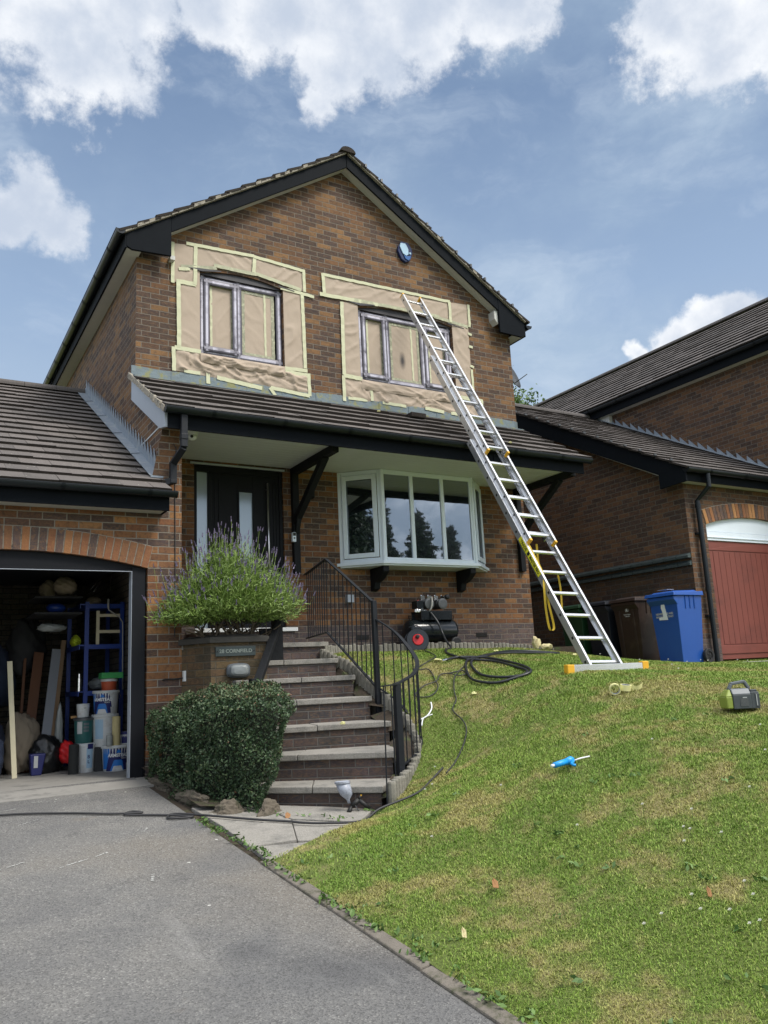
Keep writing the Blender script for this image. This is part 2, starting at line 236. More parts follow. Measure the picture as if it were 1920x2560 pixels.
mat('tape_roll', (.66, .64, .30), .6, var=.08); mat('core_grey', (.35, .37, .40), .7, c2=(.12, .13, .2), c2s=60); mat('paper_scrap', (.60, .54, .30), .8, var=.2, vs=30, c2=(.45, .33, .18), c2s=30, bs=.5); mat('leaf_dead', (.30, .15, .06), .8, var=.3, vs=50); mat('petal', (.62, .62, .56), .8); mat('cup_grey', (.34, .37, .43), .4, var=.25, vs=40, c2=(.15, .13, .17), c2s=50)
mat('rack_blue', (.012, .045, .26), .4, var=.1); mat('bucket_white', (.60, .62, .62), .42, var=.06, c2=(.48, .47, .44), c2s=9); mat('label_navy', (.010, .014, .11), .5); mat('label_blue', (.02, .17, .55), .5); mat('label_pale', (.34, .50, .64), .5)
mat('tin_teal', (.02, .11, .105), .5, var=.1); mat('tub_red', (.50, .09, .035), .5, c2=(.58, .24, .04), c2s=5); mat('box_green', (.05, .34, .09), .6); mat('roll_cream', (.52, .44, .22), .75, var=.1); mat('roll_black', (.016, .018, .018), .85); mat('timber_cream', (.66, .60, .42), .7, var=.12, vs=6)
mat('plank_brown', (.13, .055, .025), .7, var=.25, vs=9); mat('plank_grey', (.20, .215, .24), .6, var=.1); mat('cloth_beige', (.27, .22, .16), .95, var=.2, bs=.4, bsc=12); mat('cloth_navy', (.02, .03, .06), .9, var=.3); mat('bag_black', (.010, .011, .012), .30, bs=.7, bsc=16)
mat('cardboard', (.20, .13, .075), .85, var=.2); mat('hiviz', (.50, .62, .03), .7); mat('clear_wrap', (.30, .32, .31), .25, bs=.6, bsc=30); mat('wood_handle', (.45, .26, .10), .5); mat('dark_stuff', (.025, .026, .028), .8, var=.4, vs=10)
# ---------------- mesh helpers ----------------
def V(*a): return Vector(a)
class M:
    """collects polygons with a material index and a per-face random value, then links them as ONE mesh object"""
    def __init__(s): s.v = []; s.f = []; s.mi = []; s.r = []
    def poly(s, pts, mi=0, r=0.0):
        i = len(s.v); s.v += [tuple(p) for p in pts]; s.f.append(tuple(range(i, i+len(pts)))); s.mi.append(mi); s.r.append(r)
    def hexa(s, p, mi=0, r=0.0, mis=None):      # p: 4 bottom then 4 top, counter-clockwise seen from above
        i = len(s.v); s.v += [tuple(q) for q in p]
        for k, f in enumerate(((3, 2, 1, 0), (4, 5, 6, 7), (0, 1, 5, 4), (1, 2, 6, 5), (2, 3, 7, 6), (3, 0, 4, 7))):
            s.f.append(tuple(i+a for a in f)); s.mi.append(mis[k] if mis else mi); s.r.append(r)
    def box(s, x0, x1, y0, y1, z0, z1, mi=0, r=0.0):
        s.hexa([(x0, y0, z0), (x1, y0, z0), (x1, y1, z0), (x0, y1, z0), (x0, y0, z1), (x1, y0, z1), (x1, y1, z1), (x0, y1, z1)], mi, r)
    def beam(s, p, q, w, h, up=(0, 0, 1), mi=0, r=0.0):
        p = Vector(p); q = Vector(q); d = (q-p).normalized(); a = d.cross(Vector(up)).normalized()*(w/2); c = a.cross(d).normalized()*(h/2)
        s.hexa([p-a-c, p+a-c, q+a-c, q-a-c, p-a+c, p+a+c, q+a+c, q-a+c], mi, r)
    def prism(s, pts, ext, mi=0, r=0.0, mi_side=None):   # pts 3D polygon, ext vector
        pts = [Vector(p) for p in pts]; e = Vector(ext); n = len(pts); i = len(s.v); ms = mi if mi_side is None else mi_side
        s.v += [tuple(p) for p in pts]+[tuple(p+e) for p in pts]
        s.f.append(tuple(range(i, i+n))); s.f.append(tuple(range(i+2*n-1, i+n-1, -1))); s.mi += [mi, mi]; s.r += [r, r]
        for k in range(n):
            j = (k+1) % n; s.f.append((i+k, i+n+k, i+n+j, i+j)); s.mi.append(ms); s.r.append(r)
    def tube(s, pts, rr, n=8, mi=0, caps=True, r=0.0, flat=None):
        pts = [Vector(p) for p in pts]; rs = rr if isinstance(rr, (list, tuple)) else [rr]*len(pts); i0 = len(s.v); up = None
        for k, p in enumerate(pts):
            d = (pts[min(k+1, len(pts)-1)]-pts[max(k-1, 0)])
            d = d.normalized() if d.length > 1e-9 else Vector((0, 0, 1))
            if up is None: up = Vector((0, 0, 1)) if abs(d.z) < .9 else Vector((1, 0, 0))
            a = d.cross(up).normalized(); b2 = a.cross(d).normalized(); up = b2
            for j in range(n):
                t_ = 2*pi*(j+.5)/n; s.v.append(tuple(p+(a*cos(t_)*(flat or 1)+b2*sin(t_))*rs[k]))
        for k in range(len(pts)-1):
            for j in range(n):
                a_ = i0+k*n+j; b_ = i0+k*n+(j+1) % n; s.f.append((a_, b_, b_+n, a_+n)); s.mi.append(mi); s.r.append(r)
        if caps:
            s.f.append(tuple(i0+n-1-j for j in range(n))); s.f.append(tuple(i0+(len(pts)-1)*n+j for j in range(n))); s.mi += [mi, mi]; s.r += [r, r]
    def lathe(s, c, prof, n=24, axis=(0, 0, 1), mi=0, mis=None, sx=1, sy=1, r=0.0, caps=True):   # prof: [(radius, height)]
        ax = Vector(axis).normalized(); a = ax.cross(Vector((0, 0, 1))) if abs(ax.z) < .9 else Vector((1, 0, 0)); a.normalize(); b2 = ax.cross(a); c = Vector(c); i0 = len(s.v)
        for (R_, h) in prof:
            for j in range(n): s.v.append(tuple(c+ax*h+a*cos(2*pi*j/n)*R_*sx+b2*sin(2*pi*j/n)*R_*sy))
        for k in range(len(prof)-1):
            for j in range(n):
                a_ = i0+k*n+j; b_ = i0+k*n+(j+1) % n; s.f.append((a_, b_, b_+n, a_+n)); s.mi.append(mis[k] if mis else mi); s.r.append(r)
        if not caps: return
        s.f.append(tuple(i0+n-1-j for j in range(n))); s.f.append(tuple(i0+(len(prof)-1)*n+j for j in range(n))); s.mi += [mis[0] if mis else mi, mis[-1] if mis else mi]; s.r += [r, r]
    def build(s, name, mats, parent=None, loc=None, smooth=False, bevel=0, rnd=False, solid=0):
        o = worldpos(parent) if parent else (Vector(loc) if loc is not None else Vector((0, 0, 0)))
        me = bpy.data.meshes.new(name); va = np.array(s.v, dtype=float)-np.array(o); me.from_pydata(va.tolist(), [], s.f)
        for q in (mats if isinstance(mats, (list, tuple)) else [mats]): me.materials.append(MATS[q])
        me.polygons.foreach_set('material_index', s.mi); me.polygons.foreach_set('use_smooth', [smooth]*len(s.f))
        if rnd: me.attributes.new('rnd', 'FLOAT', 'FACE').data.foreach_set('value', s.r)
        return link(name, me, parent, o, bevel, solid)
def link(name, me, parent, o, bevel=0, solid=0):
    me.update(); ob = bpy.data.objects.new(name, me); COL.objects.link(ob)
    if parent: ob.parent = parent
    else: ob.location = o
    if solid: md = ob.modifiers.new('solid', 'SOLIDIFY'); md.thickness = solid
    if bevel: md = ob.modifiers.new('bevel', 'BEVEL'); md.width = bevel; md.segments = 2; md.limit_method = 'ANGLE'
    return ob
def worldpos(o):
    p = Vector((0, 0, 0))
    while o: p += o.location; o = o.parent
    return p
def tag(o, label, cat, group=None):
    o['label'] = label; o['category'] = cat
    if group: o['group'] = group
    return o
def thing(name, label, cat, loc, group=None):
    o = bpy.data.objects.new(name, None); COL.objects.link(o); o.location = loc; o.empty_display_size = .1; return tag(o, label, cat, group)
def kind(o, k): o['kind'] = k; return o
def fmesh(name, verts, faces, mats, parent=None, loc=(0, 0, 0), rnd=None, mi=None, smooth=False):
    """big meshes straight from numpy arrays; faces is an (n,k) index array; rnd is per face"""
    o = worldpos(parent) if parent else Vector(loc); verts = np.asarray(verts, float)-np.array(o); n, k = faces.shape
    me = bpy.data.meshes.new(name); me.vertices.add(len(verts)); me.vertices.foreach_set('co', verts.ravel()); me.loops.add(n*k); me.loops.foreach_set('vertex_index', faces.ravel().astype(np.int32))
    me.polygons.add(n); me.polygons.foreach_set('loop_start', np.arange(0, n*k, k, dtype=np.int32)); me.polygons.foreach_set('loop_total', np.full(n, k, np.int32))
    for q in (mats if isinstance(mats, (list, tuple)) else [mats]): me.materials.append(MATS[q])
    if mi is not None: me.polygons.foreach_set('material_index', mi.astype(np.int32))
    me.polygons.foreach_set('use_smooth', np.full(n, smooth))
    me.update(calc_edges=True); me.validate()
    if rnd is not None: me.attributes.new('rnd', 'FLOAT', 'FACE').data.foreach_set('value', np.asarray(rnd, np.float32))
    return link(name, me, parent, o)
def text(name, body, size, c, right, up, m_, parent, ext=.0008, warp=None, align='CENTER', sx=1.0, bold=0):
    cu_ = bpy.data.curves.new(name, 'FONT'); cu_.body = body; cu_.size = size; cu_.align_x = align; cu_.align_y = 'CENTER'; cu_.extrude = ext; cu_.offset = bold
    tmp = bpy.data.objects.new(name, cu_); me = bpy.data.meshes.new_from_object(tmp); bpy.data.objects.remove(tmp); R_ = Vector(right).normalized(); U_ = Vector(up).normalized(); N_ = R_.cross(U_); o = worldpos(parent); c = Vector(c)
    for v_ in me.vertices:
        x, y, z = v_.co; x *= sx
        v_.co = (warp(x, y, z) if warp else c+R_*x+U_*y+N_*z)-o
    me.name = name; me.materials.clear(); me.materials.append(MATS[m_]); return link(name, me, parent, o)
def leaves(n, pts, size, asp=.5, nrm=None, flat=.6, seed=1):
    """n small two-triangle leaves (as quads) centred on pts; nrm biases the facing"""
    rg = np.random.default_rng(seed); a = rg.normal(size=(n, 3)); a /= np.linalg.norm(a, axis=1)[:, None]
    if nrm is not None: a = a*(1-flat)+nrm*flat; a /= np.linalg.norm(a, axis=1)[:, None]+1e-9
    d = rg.normal(size=(n, 3)); d -= (d*a).sum(1)[:, None]*a; d /= np.linalg.norm(d, axis=1)[:, None]; e = np.cross(a, d); sz = (size*(.6+.8*rg.random(n)))[:, None]
    v = np.stack([pts-d*sz*.5, pts+e*sz*asp*.5, pts+d*sz*.5, pts-e*sz*asp*.5], 1).reshape(-1, 3); return v, np.arange(4*n).reshape(n, 4)
# ---------------- the lie of the land ----------------
def drive_z(x, y): return -1.55+.0074*x+.084*y
_cp = [(2.08, y, -1.524+.084*y) for y in (-4, -2, 0, 1.5, 3, 4, 5)]+[(2.64, 5.33, -1.05), (3.22, 5.76, -1.0), (3.45, 5.62, -.93), (3.8, 5.95, -.84), (4.22, 6.4, -.6), (4.3, 7.05, -.26), (4.3, 7.4, -.1), (4.32, 7.8, .1), (4.4, 8.4, .26),
 (5, 8.9, .29), (6, 9, .31), (7, 9, .30), (8, 9.05, .25), (8.6, 9.1, .15), (5.56, 6.0, -.06), (6.1, 6, -.05), (6.6, 6, -.06), (5.27, 5.1, -.25), (5.36, 4.0, -.38), (3.95, 4.32, -.64), (3.2, 3, -1.0), (8, 3, -.34), (8, 5, -.14), (10, 5, -.1),
 (10, 7, -.08), (8.5, 7.5, .0), (12, 3, -.34), (12, 7, -.08), (6, 1, -.75), (4, .5, -1.05), (10, 0, -.75), (13, -4, -1.2), (6, -4, -1.4), (9, 7, -.05), (7.2, 7.6, .12)]
_C = np.array(_cp)
def _K(d): return np.where(d > 0, d*d*np.log(np.maximum(d, 1e-9)), 0)
_n = len(_C); _A = np.zeros((_n+3, _n+3)); _A[:_n, :_n] = _K(np.hypot(_C[:, None, 0]-_C[None, :, 0], _C[:, None, 1]-_C[None, :, 1]))+np.eye(_n)*.02
_A[:_n, _n] = 1; _A[:_n, _n+1:] = _C[:, :2]; _A[_n, :_n] = 1; _A[_n+1:, :_n] = _C[:, :2].T; _W = np.linalg.solve(_A, np.r_[_C[:, 2], 0, 0, 0])
def lawn_z(x, y):
    x = np.asarray(x, float); y = np.asarray(y, float); d = np.hypot(x[..., None]-_C[:, 0], y[..., None]-_C[:, 1]); return _K(d)@_W[:_n]+_W[_n]+_W[_n+1]*x+_W[_n+2]*y
def LZ(x, y): return float(lawn_z(x, y))
LOGS = [(3.38, 5.74, -.81), (3.55, 5.88, -.79), (3.72, 6.05, -.77), (3.95, 6.25, -.68), (4.11, 6.47, -.56), (4.18, 6.75, -.38), (4.19, 7.05, -.21), (4.18, 7.38, -.05), (4.2, 7.79, .15), (4.12, 8.1, .27), (4.07, 8.34, .35)]
def lawn_left(y):
    if y < 5.14: return 2.08
    if y < 5.72: return 2.08+(y-5.14)/.58*1.315
    return float(np.interp(y, [q[1] for q in LOGS]+[9.2], [q[0]+.03 for q in LOGS]+[4.2]))
# ================= setting =================
def gridmesh(name, xs, ys, zf, m_, kd):
    X, Y = np.meshgrid(xs, ys); Z = zf(X, Y); nx, ny = len(xs), len(ys); v = np.stack([X, Y, Z], -1).reshape(-1, 3)
    i = np.arange(nx*ny).reshape(ny, nx); f = np.stack([i[:-1, :-1], i[:-1, 1:], i[1:, 1:], i[1:, :-1]], -1).reshape(-1, 4); return kind(fmesh(name, v, f, m_, smooth=True), kd)
def gz(X, Y): return np.where(Y > 9.2, -.9, -1.66+.0074*X+.084*np.clip(Y, -40, 9.2))-.12+np.zeros_like(X)
gridmesh('ground', np.r_[-600, -200, -60, np.linspace(-20, 30, 26), 60, 200, 600], np.r_[-600, -200, -60, np.linspace(-40, 30, 36), 60, 200, 700], gz, 'turf', 'structure')
gridmesh('driveway', np.linspace(-9, 2.03, 30), np.linspace(-12, 8.33, 50), lambda X, Y: drive_z(X, Y), 'asphalt', 'structure')
# lawn surface: rows follow the kerb, the path and the log edging on the left
ys = np.concatenate([np.linspace(-6, 0, 10), np.linspace(.2, 9.08, 75)]); rows = []
for y in ys:
    xl = lawn_left(y); rows.append(xl+(15-xl)*np.linspace(0, 1, 90)**1.25)
X = np.array(rows); Y = np.repeat(ys[:, None], 90, 1); Z = lawn_z(X, Y)+.012*np.sin(X*5.1+Y*3)*np.sin(Y*4.3); v = np.stack([X, Y, Z], -1).reshape(-1, 3); i = np.arange(X.size).reshape(X.shape)
kind(fmesh('lawn', v, np.stack([i[:-1, :-1], i[:-1, 1:], i[1:, 1:], i[1:, :-1]], -1).reshape(-1, 4), 'turf', smooth=True), 'structure')
q = M()
for y0 in np.arange(-5, 5.1, .92):
    y1 = min(y0+.912, 5.12); k0, k1 = drive_z(2.03, y0), drive_z(2.03, y1); d0 = random.uniform(-.006, .006); q.hexa([(2.03, y0, k0-.1), (2.098, y0, k0-.1), (2.098, y1, k1-.1), (2.03, y1, k1-.1), (2.03+d0, y0, k0+.016), (2.098, y0, k0+.026), (2.098, y1, k1+.022), (2.03+d0, y1, k1+.012)])
kind(q.build('kerb', 'kerb', bevel=.008), 'structure')
# paving between drive and steps: irregular slabs
q = M()
def slab(pts, dz=0):
    zt = [drive_z(x, y)+.012+dz for x, y in pts]; q.hexa([(x, y, z-.06) for (x, y), z in zip(pts, zt)]+[(x, y, z) for (x, y), z in zip(pts, zt)])
slab([(2.12, 6.02), (2.622, 5.98), (2.52, 6.60), (2.10, 6.75)]); slab([(2.627, 5.975), (3.02, 5.62), (3.32, 5.92), (2.56, 6.55)], .004)
slab([(2.09, 5.45), (2.425, 5.435), (2.618, 5.965), (2.11, 6.005)], .003); slab([(2.43, 5.43), (2.66, 5.31), (3.01, 5.605), (2.624, 5.96)], -.004); slab([(2.08, 5.12), (2.2, 5.12), (2.64, 5.30), (2.10, 5.44)])
kind(q.build('path', 'slab', bevel=.006), 'structure')
q = M(); pth = [(2.05, 5.05), (2.3, 5.0), (3.4, 5.6), (3.3, 6.2), (2.5, 7.0), (2.05, 8.34)]
q.poly([(x, y, drive_z(x, y)-.015) for x, y in pth]); q.poly([(2.12, 6.6, -.93), (2.4, 6.45, -.95), (2.55, 6.75, -.9), (2.6, 7.6, -.8), (2.5, 8.3, -.75), (2.1, 8.34, -.75)]); kind(q.build('flower_bed', 'soil'), 'structure')
q = M(); q.box(-.75, 2.28, 8.2, 12.8, -1.05, -.845); q.hexa([(-.6, 7.86, -1.0), (2.12, 7.86, -1.0), (2.12, 8.2, -1.0), (-.6, 8.2, -1.0), (-.6, 7.86, drive_z(0, 7.86)+.004), (2.12, 7.86, drive_z(2, 7.86)+.004), (2.12, 8.2, -.845), (-.6, 8.2, -.845)])
kind(q.build('garage_floor', 'floor_grey'), 'structure')
q = M()
for x0 in (9.0, 10.2, 11.4, 12.6):
    for y0, y1 in ((7.28, 7.62), (7.63, 8.0)): q.box(x0, x0+1.19, y0, y1, -.12, -.045+.0)
q.box(8.75, 10.05, 8.0, 12, -.2, -.03); q.box(13.8, 16, 7.28, 8.0, -.12, -.05)
kind(q.build('neighbour_driveway', 'concrete', bevel=.005), 'structure')
q = M(); q.box(4.3, 8.75, 9.08, 9.6, .0, .30); q.box(8.3, 8.75, 9.08, 18, -.2, .2); kind(q.build('gravel_strip', 'soil'), 'structure')
SCR = [((.40, 5.72), (.80, 5.96), .006), ((.94, 5.69), (1.27, 5.87), .008), ((1.01, 7.74), (1.22, 7.64), .008), ((1.60, 6.26), (1.65, 6.36), .008), ((1.36, 5.12), (1.40, 5.25), .009), ((.8, 6.92), (1.0, 7.07), .004), ((.2, 7.3), (.9, 7.55), .006)]
for (a, b_, w_) in SCR:
    q = M(); a = V(*a, 0); b_ = V(*b_, 0); n = 14; d = (b_-a).normalized(); nn = V(-d.y, d.x, 0)
    for k in range(n):
        if random.random() < .18: continue
        p, p2 = a.lerp(b_, k/n)+nn*random.uniform(-.006, .006), a.lerp(b_, (k+.9)/n)+nn*random.uniform(-.006, .006); w2 = w_*random.uniform(.4, 1.1)
        q.poly([(c_.x, c_.y, drive_z(c_.x, c_.y)+.004) for c_ in (p-nn*w2, p2-nn*w2, p2+nn*w2, p+nn*w2)])
    kind(q.build('driveway_scratch', 'chalk'), 'structure')
# ================= walls with (arched) openings =================
def wall(xs, zb, zt, ops, y, depth, q, mi=0, rmi=None):
    """front face at y between xs; ops: (x0, x1, z0, z1, rise); reveals run back by depth"""
    rmi = mi if rmi is None else rmi; br = set(xs)
    for (a, b, z0, z1, rise) in ops:
        n = 14 if rise else 1
        br |= {round(a+(b-a)*k/n, 5) for k in range(n+1)}
    br = sorted(br)
    def top(o, x): c = (o[0]+o[1])/2; h = (o[1]-o[0])/2; return o[3]+o[4]*(1-((x-c)/h)**2)
    for a, b in zip(br[:-1], br[1:]):
        zl = (zb, zb)
        for o in sorted((o for o in ops if o[0]-1e-4 <= a and b <= o[1]+1e-4), key=lambda o: o[2]):
            if o[2] > zl[0]+.001: q.poly([(a, y, zl[0]), (b, y, zl[1]), (b, y, o[2]), (a, y, o[2])], mi)
            ta, tb = top(o, a), top(o, b); q.poly([(a, y, ta), (a, y+depth, ta), (b, y+depth, tb), (b, y, tb)], rmi); zl = (ta, tb)
        q.poly([(a, y, zl[0]), (b, y, zl[1]), (b, y, zt(b)), (a, y, zt(a))], mi)
    for (a, b, z0, z1, rise) in ops:
        q.poly([(a, y, z0), (a, y, z1), (a, y+depth, z1), (a, y+depth, z0)], rmi); q.poly([(b, y, z1), (b, y, z0), (b, y+depth, z0), (b, y+depth, z1)], rmi); q.poly([(a, y, z0), (a, y+depth, z0), (b, y+depth, z0), (b, y, z0)], rmi)
def tiles(q, o, ud, sd, nu, ns, tw=.30, ga=.29, th=.035, jit=.004, seed=1, bond=True):
    """courses of flat concrete tiles: o is the eaves corner, ud along the eaves, sd up the slope"""
    rg = random.Random(seed); o = Vector(o); ud = Vector(ud).normalized(); sd = Vector(sd).normalized(); nn = ud.cross(sd).normalized()
    if nn.z < 0: nn = -nn
    flip = ud.cross(sd).z < 0
    for k in range(ns):
        off = (k % 2)*tw/2 if bond else 0; x = -off; W_ = nu*tw; lift = rg.uniform(-.002, .003)
        while x < W_-1e-6:
            a = max(x, 0)+.0015; b_ = min(x+tw, W_)-.0015; x += tw
            if b_-a < .02: continue
            z0 = th+lift+rg.uniform(-jit, jit); z1 = .004; s0 = k*ga-.045+rg.uniform(-.004, .004); s1 = (k+1)*ga; da = rg.uniform(-.002, .002)
            P = lambda uu, ss, zz: o+ud*uu+sd*ss+nn*zz
            bt = [P(a, s0, z0-th), P(b_, s0, z0-th), P(b_, s1, -.02), P(a, s1, -.02)]; tp = [P(a, s0, z0+da), P(b_, s0, z0-da), P(b_, s1, z1), P(a, s1, z1)]
            if flip: bt = [bt[1], bt[0], bt[3], bt[2]]; tp = [tp[1], tp[0], tp[3], tp[2]]
            q.hexa(bt+tp, 0, rg.random(), (1, 0, 1, 1, 0, 1))
def gutter(name, p, qn, parent, r=.056, brackets=True, out=None):
    """half-round gutter between two points"""
    p = Vector(p); qn = Vector(qn); d = (qn-p).normalized(); a = d.cross(V(0, 0, 1)).normalized(); g = M(); n = 12
    for rr, fl in ((r, 0), (r-.005, 1)):
        for k in range(n):
            t0, t1 = pi*k/n+pi, pi*(k+1)/n+pi; A = [p+a*cos(t0)*rr+V(0, 0, sin(t0)*rr), p+a*cos(t1)*rr+V(0, 0, sin(t1)*rr)]; B = [x+(qn-p) for x in A]
            g.poly([A[0], A[1], B[1], B[0]] if fl else [A[1], A[0], B[0], B[1]])
    for sgn in (-1, 1): g.beam(p+a*sgn*r, qn+a*sgn*r, .008, .008)
    for e in (p, qn): g.prism([e+a*cos(pi+pi*k/n)*(r+.004)+V(0, 0, sin(pi+pi*k/n)*(r+.004)) for k in range(n+1)], d*.012)
    L_ = (qn-p).length; k = .5
    while k < L_:
        e = p+d*k; pr = [e+a*cos(pi+pi*j/n)*(r+.007)+V(0, 0, sin(pi+pi*j/n)*(r+.007)) for j in range(n+1)]+[e+a*cos(-pi*j/n)*(r+.001)+V(0, 0, sin(-pi*j/n)*(r+.001)) for j in range(n+1)]
        for j in range(n): g.hexa([pr[j], pr[j+1], pr[j+1]+d*.035, pr[j]+d*.035, pr[j]*1, pr[j+1]*1, pr[j+1]+d*.035, pr[j]+d*.035])
        k += .82
    return g.build(name, 'gutter_black', parent)
# ================= the house =================
D, G = 9.6, 8.35
house = thing('brick_house', 'two storey gabled brick house with masked upper windows and white bay window', 'house', (5.3, 9.6, .3))
SL = .655; AP = 7.49; XC = 5.29
gz_ = lambda x: AP-SL*abs(x-XC)
W1 = (3.115, 4.285, 4.14, 5.305, .075); W2 = (5.47, 7.13, 4.13, 5.275, .09); DO = (3.03, 4.22, .60, 2.70, 0)
q = M(); wall([2.3, XC, 8.28], -1.1, gz_, [W1, W2, DO], D, .11, q); q.build('front_wall', 'brick_front', house)
q = M(); q.poly([(2.3, 17.6, -1.1), (2.3, D, -1.1), (2.3, D, 5.5), (2.3, 17.6, 5.5)]); q.build('side_wall', 'brick_side', house, )
q = M(); q.poly([(8.28, D, -1.1), (8.28, 17.6, -1.1), (8.28, 17.6, 5.5), (8.28, D, 5.5)]); q.poly([(8.28, 17.6, -1.1), (2.3, 17.6, -1.1), (2.3, 17.6, 5.5), (XC, 17.6, AP), (8.28, 17.6, 5.5)]); q.build('rear_wall', 'brick_side', house)
# rooms behind the glass
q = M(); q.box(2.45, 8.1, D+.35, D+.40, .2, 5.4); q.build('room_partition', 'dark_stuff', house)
# roof: tiles on both slopes, ridge, verge mortar
q = M(); cs_ = 1/math.hypot(1, SL); sn_ = SL*cs_
zr = 7.635
for sgn, x0 in ((1, 2.08), (-1, 8.50)):
    o = (x0, 9.37, zr-SL*abs(XC-x0)); n = 12
    q = M()
    if sgn > 0: tiles(q, (x0, 17.8, o[2]), (0, -1, 0), (cs_, 0, sn_), 28, 14, ga=.274, seed=3, tw=.301)
    else: tiles(q, (x0, 9.37, o[2]), (0, 1, 0), (-cs_, 0, sn_), 28, 14, ga=.274, seed=4, tw=.301)
    rf = q.build('roof_slope', ['tile_top', 'tile_edge'], house, rnd=True)
q = M()
for k in range(19):
    y0 = 9.35+k*.45; zc = 7.60
    q.prism([(XC+.125*cos(pi*j/8), y0, zc+.085*sin(pi*j/8)+(.012 if k % 2 else 0)) for j in range(9)], (0, .445, 0))
q.build('ridge_tiles', 'tile_edge', rf, rnd=True)
q = M()
for sgn in (1, -1):
    for k in range(44):
        x0 = XC-sgn*(3.18-k*.072); x1 = x0+sgn*.072; j = random.uniform(-.006, .012)
        za = zr-SL*abs(XC-x0)-.035; zb_ = zr-SL*abs(XC-x1)-.035; q.hexa([(x0, 9.382-j, za), (x1, 9.382-j, zb_), (x1, 9.44, zb_), (x0, 9.44, za), (x0, 9.382-j, za+.035+j), (x1, 9.382-j, zb_+.035+j), (x1, 9.44, zb_+.03), (x0, 9.44, za+.03)] if sgn > 0 else [(x1, 9.382-j, zb_), (x0, 9.382-j, za), (x0, 9.44, za), (x1, 9.44, zb_), (x1, 9.382-j, zb_+.035+j), (x0, 9.382-j, za+.035+j), (x0, 9.44, za+.03), (x1, 9.44, zb_+.03)])
for k in range(11):
    xx = XC+.28+k*.262; zz = zr-SL*(xx-XC)+.012; q.box(xx, xx+.03, 9.355, 9.40, zz-.02, zz+.03, 1)
q.build('verge_mortar', ['mortar', 'motor_grey'], rf)
# bargeboards and boxed eaves
YB = 9.42; bt = lambda x: 7.595-SL*abs(x-XC); bb = lambda x: 7.385-SL*abs(x-XC)
q = M(); q.prism([(2.69, YB, bt(2.69)), (2.69, YB, bb(2.69)), (XC-.004, YB, bb(XC)), (XC-.004, YB, bt(XC))], (0, .03, 0))
q.prism([(2.13, YB-.004, bt(2.13)), (2.13, YB-.004, 5.355), (2.20, YB-.004, 5.32), (2.688, YB-.004, 5.345), (2.688, YB-.004, bt(2.688))], (0, .036, 0)); q.build('bargeboard', 'fascia', house, bevel=.003)
q = M(); q.prism([(XC+.004, YB, bt(XC)), (XC+.004, YB, bb(XC)), (7.95, YB, bb(7.95)), (7.95, YB, bt(7.95))], (0, .03, 0))
q.prism([(7.952, YB-.004, bt(7.952)), (7.952, YB-.004, 5.27), (8.40, YB-.004, 5.26), (8.46, YB-.004, 5.30), (8.46, YB-.004, bt(8.46))], (0, .036, 0)); q.build('bargeboard', 'fascia', house, bevel=.003)
q = M(); bs_ = lambda x: 7.385-SL*abs(x-XC)+.02
for a, b_ in ((2.69, XC), (XC, 7.95)): q.hexa([(a, YB+.03, bs_(a)), (b_, YB+.03, bs_(b_)), (b_, D+.02, bs_(b_)), (a, D+.02, bs_(a)), (a, YB+.03, bs_(a)+.015), (b_, YB+.03, bs_(b_)+.015), (b_, D+.02, bs_(b_)+.015), (a, D+.02, bs_(a)+.015)])
q.box(2.70, 2.76, 9.5, 9.6, 5.345, 5.40); q.prism([(7.885, 9.455, 5.50), (7.95, 9.455, 5.42), (7.95, 9.455, 5.64), (7.885, 9.455, 5.64)], (0, .144, 0)); q.build('verge_soffit', 'soffit_grey', house)
q = M(); q.box(2.14, 2.32, YB+.03, 17.6, 5.335, 5.35); q.build('eaves_soffit', 'soffit_grey', house); q = M(); q.box(8.26, 8.45, YB+.03, 17.6, 5.285, 5.30); q.build('eaves_soffit', 'soffit_grey', house)
q = M(); q.box(2.115, 2.138, YB, 17.62, 5.33, 5.52); q.build('fascia_board', 'fascia', house); q = M(); q.box(8.45, 8.475, YB, 17.62, 5.28, 5.49); q.build('fascia_board', 'fascia', house)
gutter('gutter', (2.055, 9.38, 5.545), (2.055, 17.65, 5.545), house, .058); gutter('gutter', (8.535, 9.39, 5.47), (8.535, 17.65, 5.47), house)
# porch / lean-to roof across the front
LT = lambda y: 2.845+.585*(y-8.05)
q = M(); L_ = math.hypot(1, .585); tiles(q, (2.24, 8.07, LT(8.07)), (1, 0, 0), (0, 1/L_, .585/L_), 20, 6, tw=.30, ga=.288, th=.042, seed=8, jit=.006)
lt = q.build('porch_roof', ['tile', 'tile_edge'], house, rnd=True)
q = M()
for k in range(26):
    y0 = 8.06+k*.06; j = random.uniform(0, .02); q.hexa([(2.225-j, y0, LT(y0)-.05), (2.26, y0, LT(y0)-.05), (2.26, y0+.06, LT(y0+.06)-.05), (2.225-j, y0+.06, LT(y0+.06)-.05), (2.235-j, y0, LT(y0)+.01+j), (2.26, y0, LT(y0)+.02), (2.26, y0+.06, LT(y0+.06)+.02), (2.235-j, y0+.06, LT(y0+.06)+.01+j)])
q.build('verge_mortar', 'mortar', lt)
q = M(); q.prism([(2.255, 8.13, LT(8.13)-.05), (2.255, 9.6, LT(9.6)-.05), (2.255, 9.6, LT(9.6)-.32), (2.255, 8.33, 2.70), (2.255, 8.13, 2.66)], (.03, 0, 0)); q.build('verge_board', 'board_grey', lt, bevel=.002)
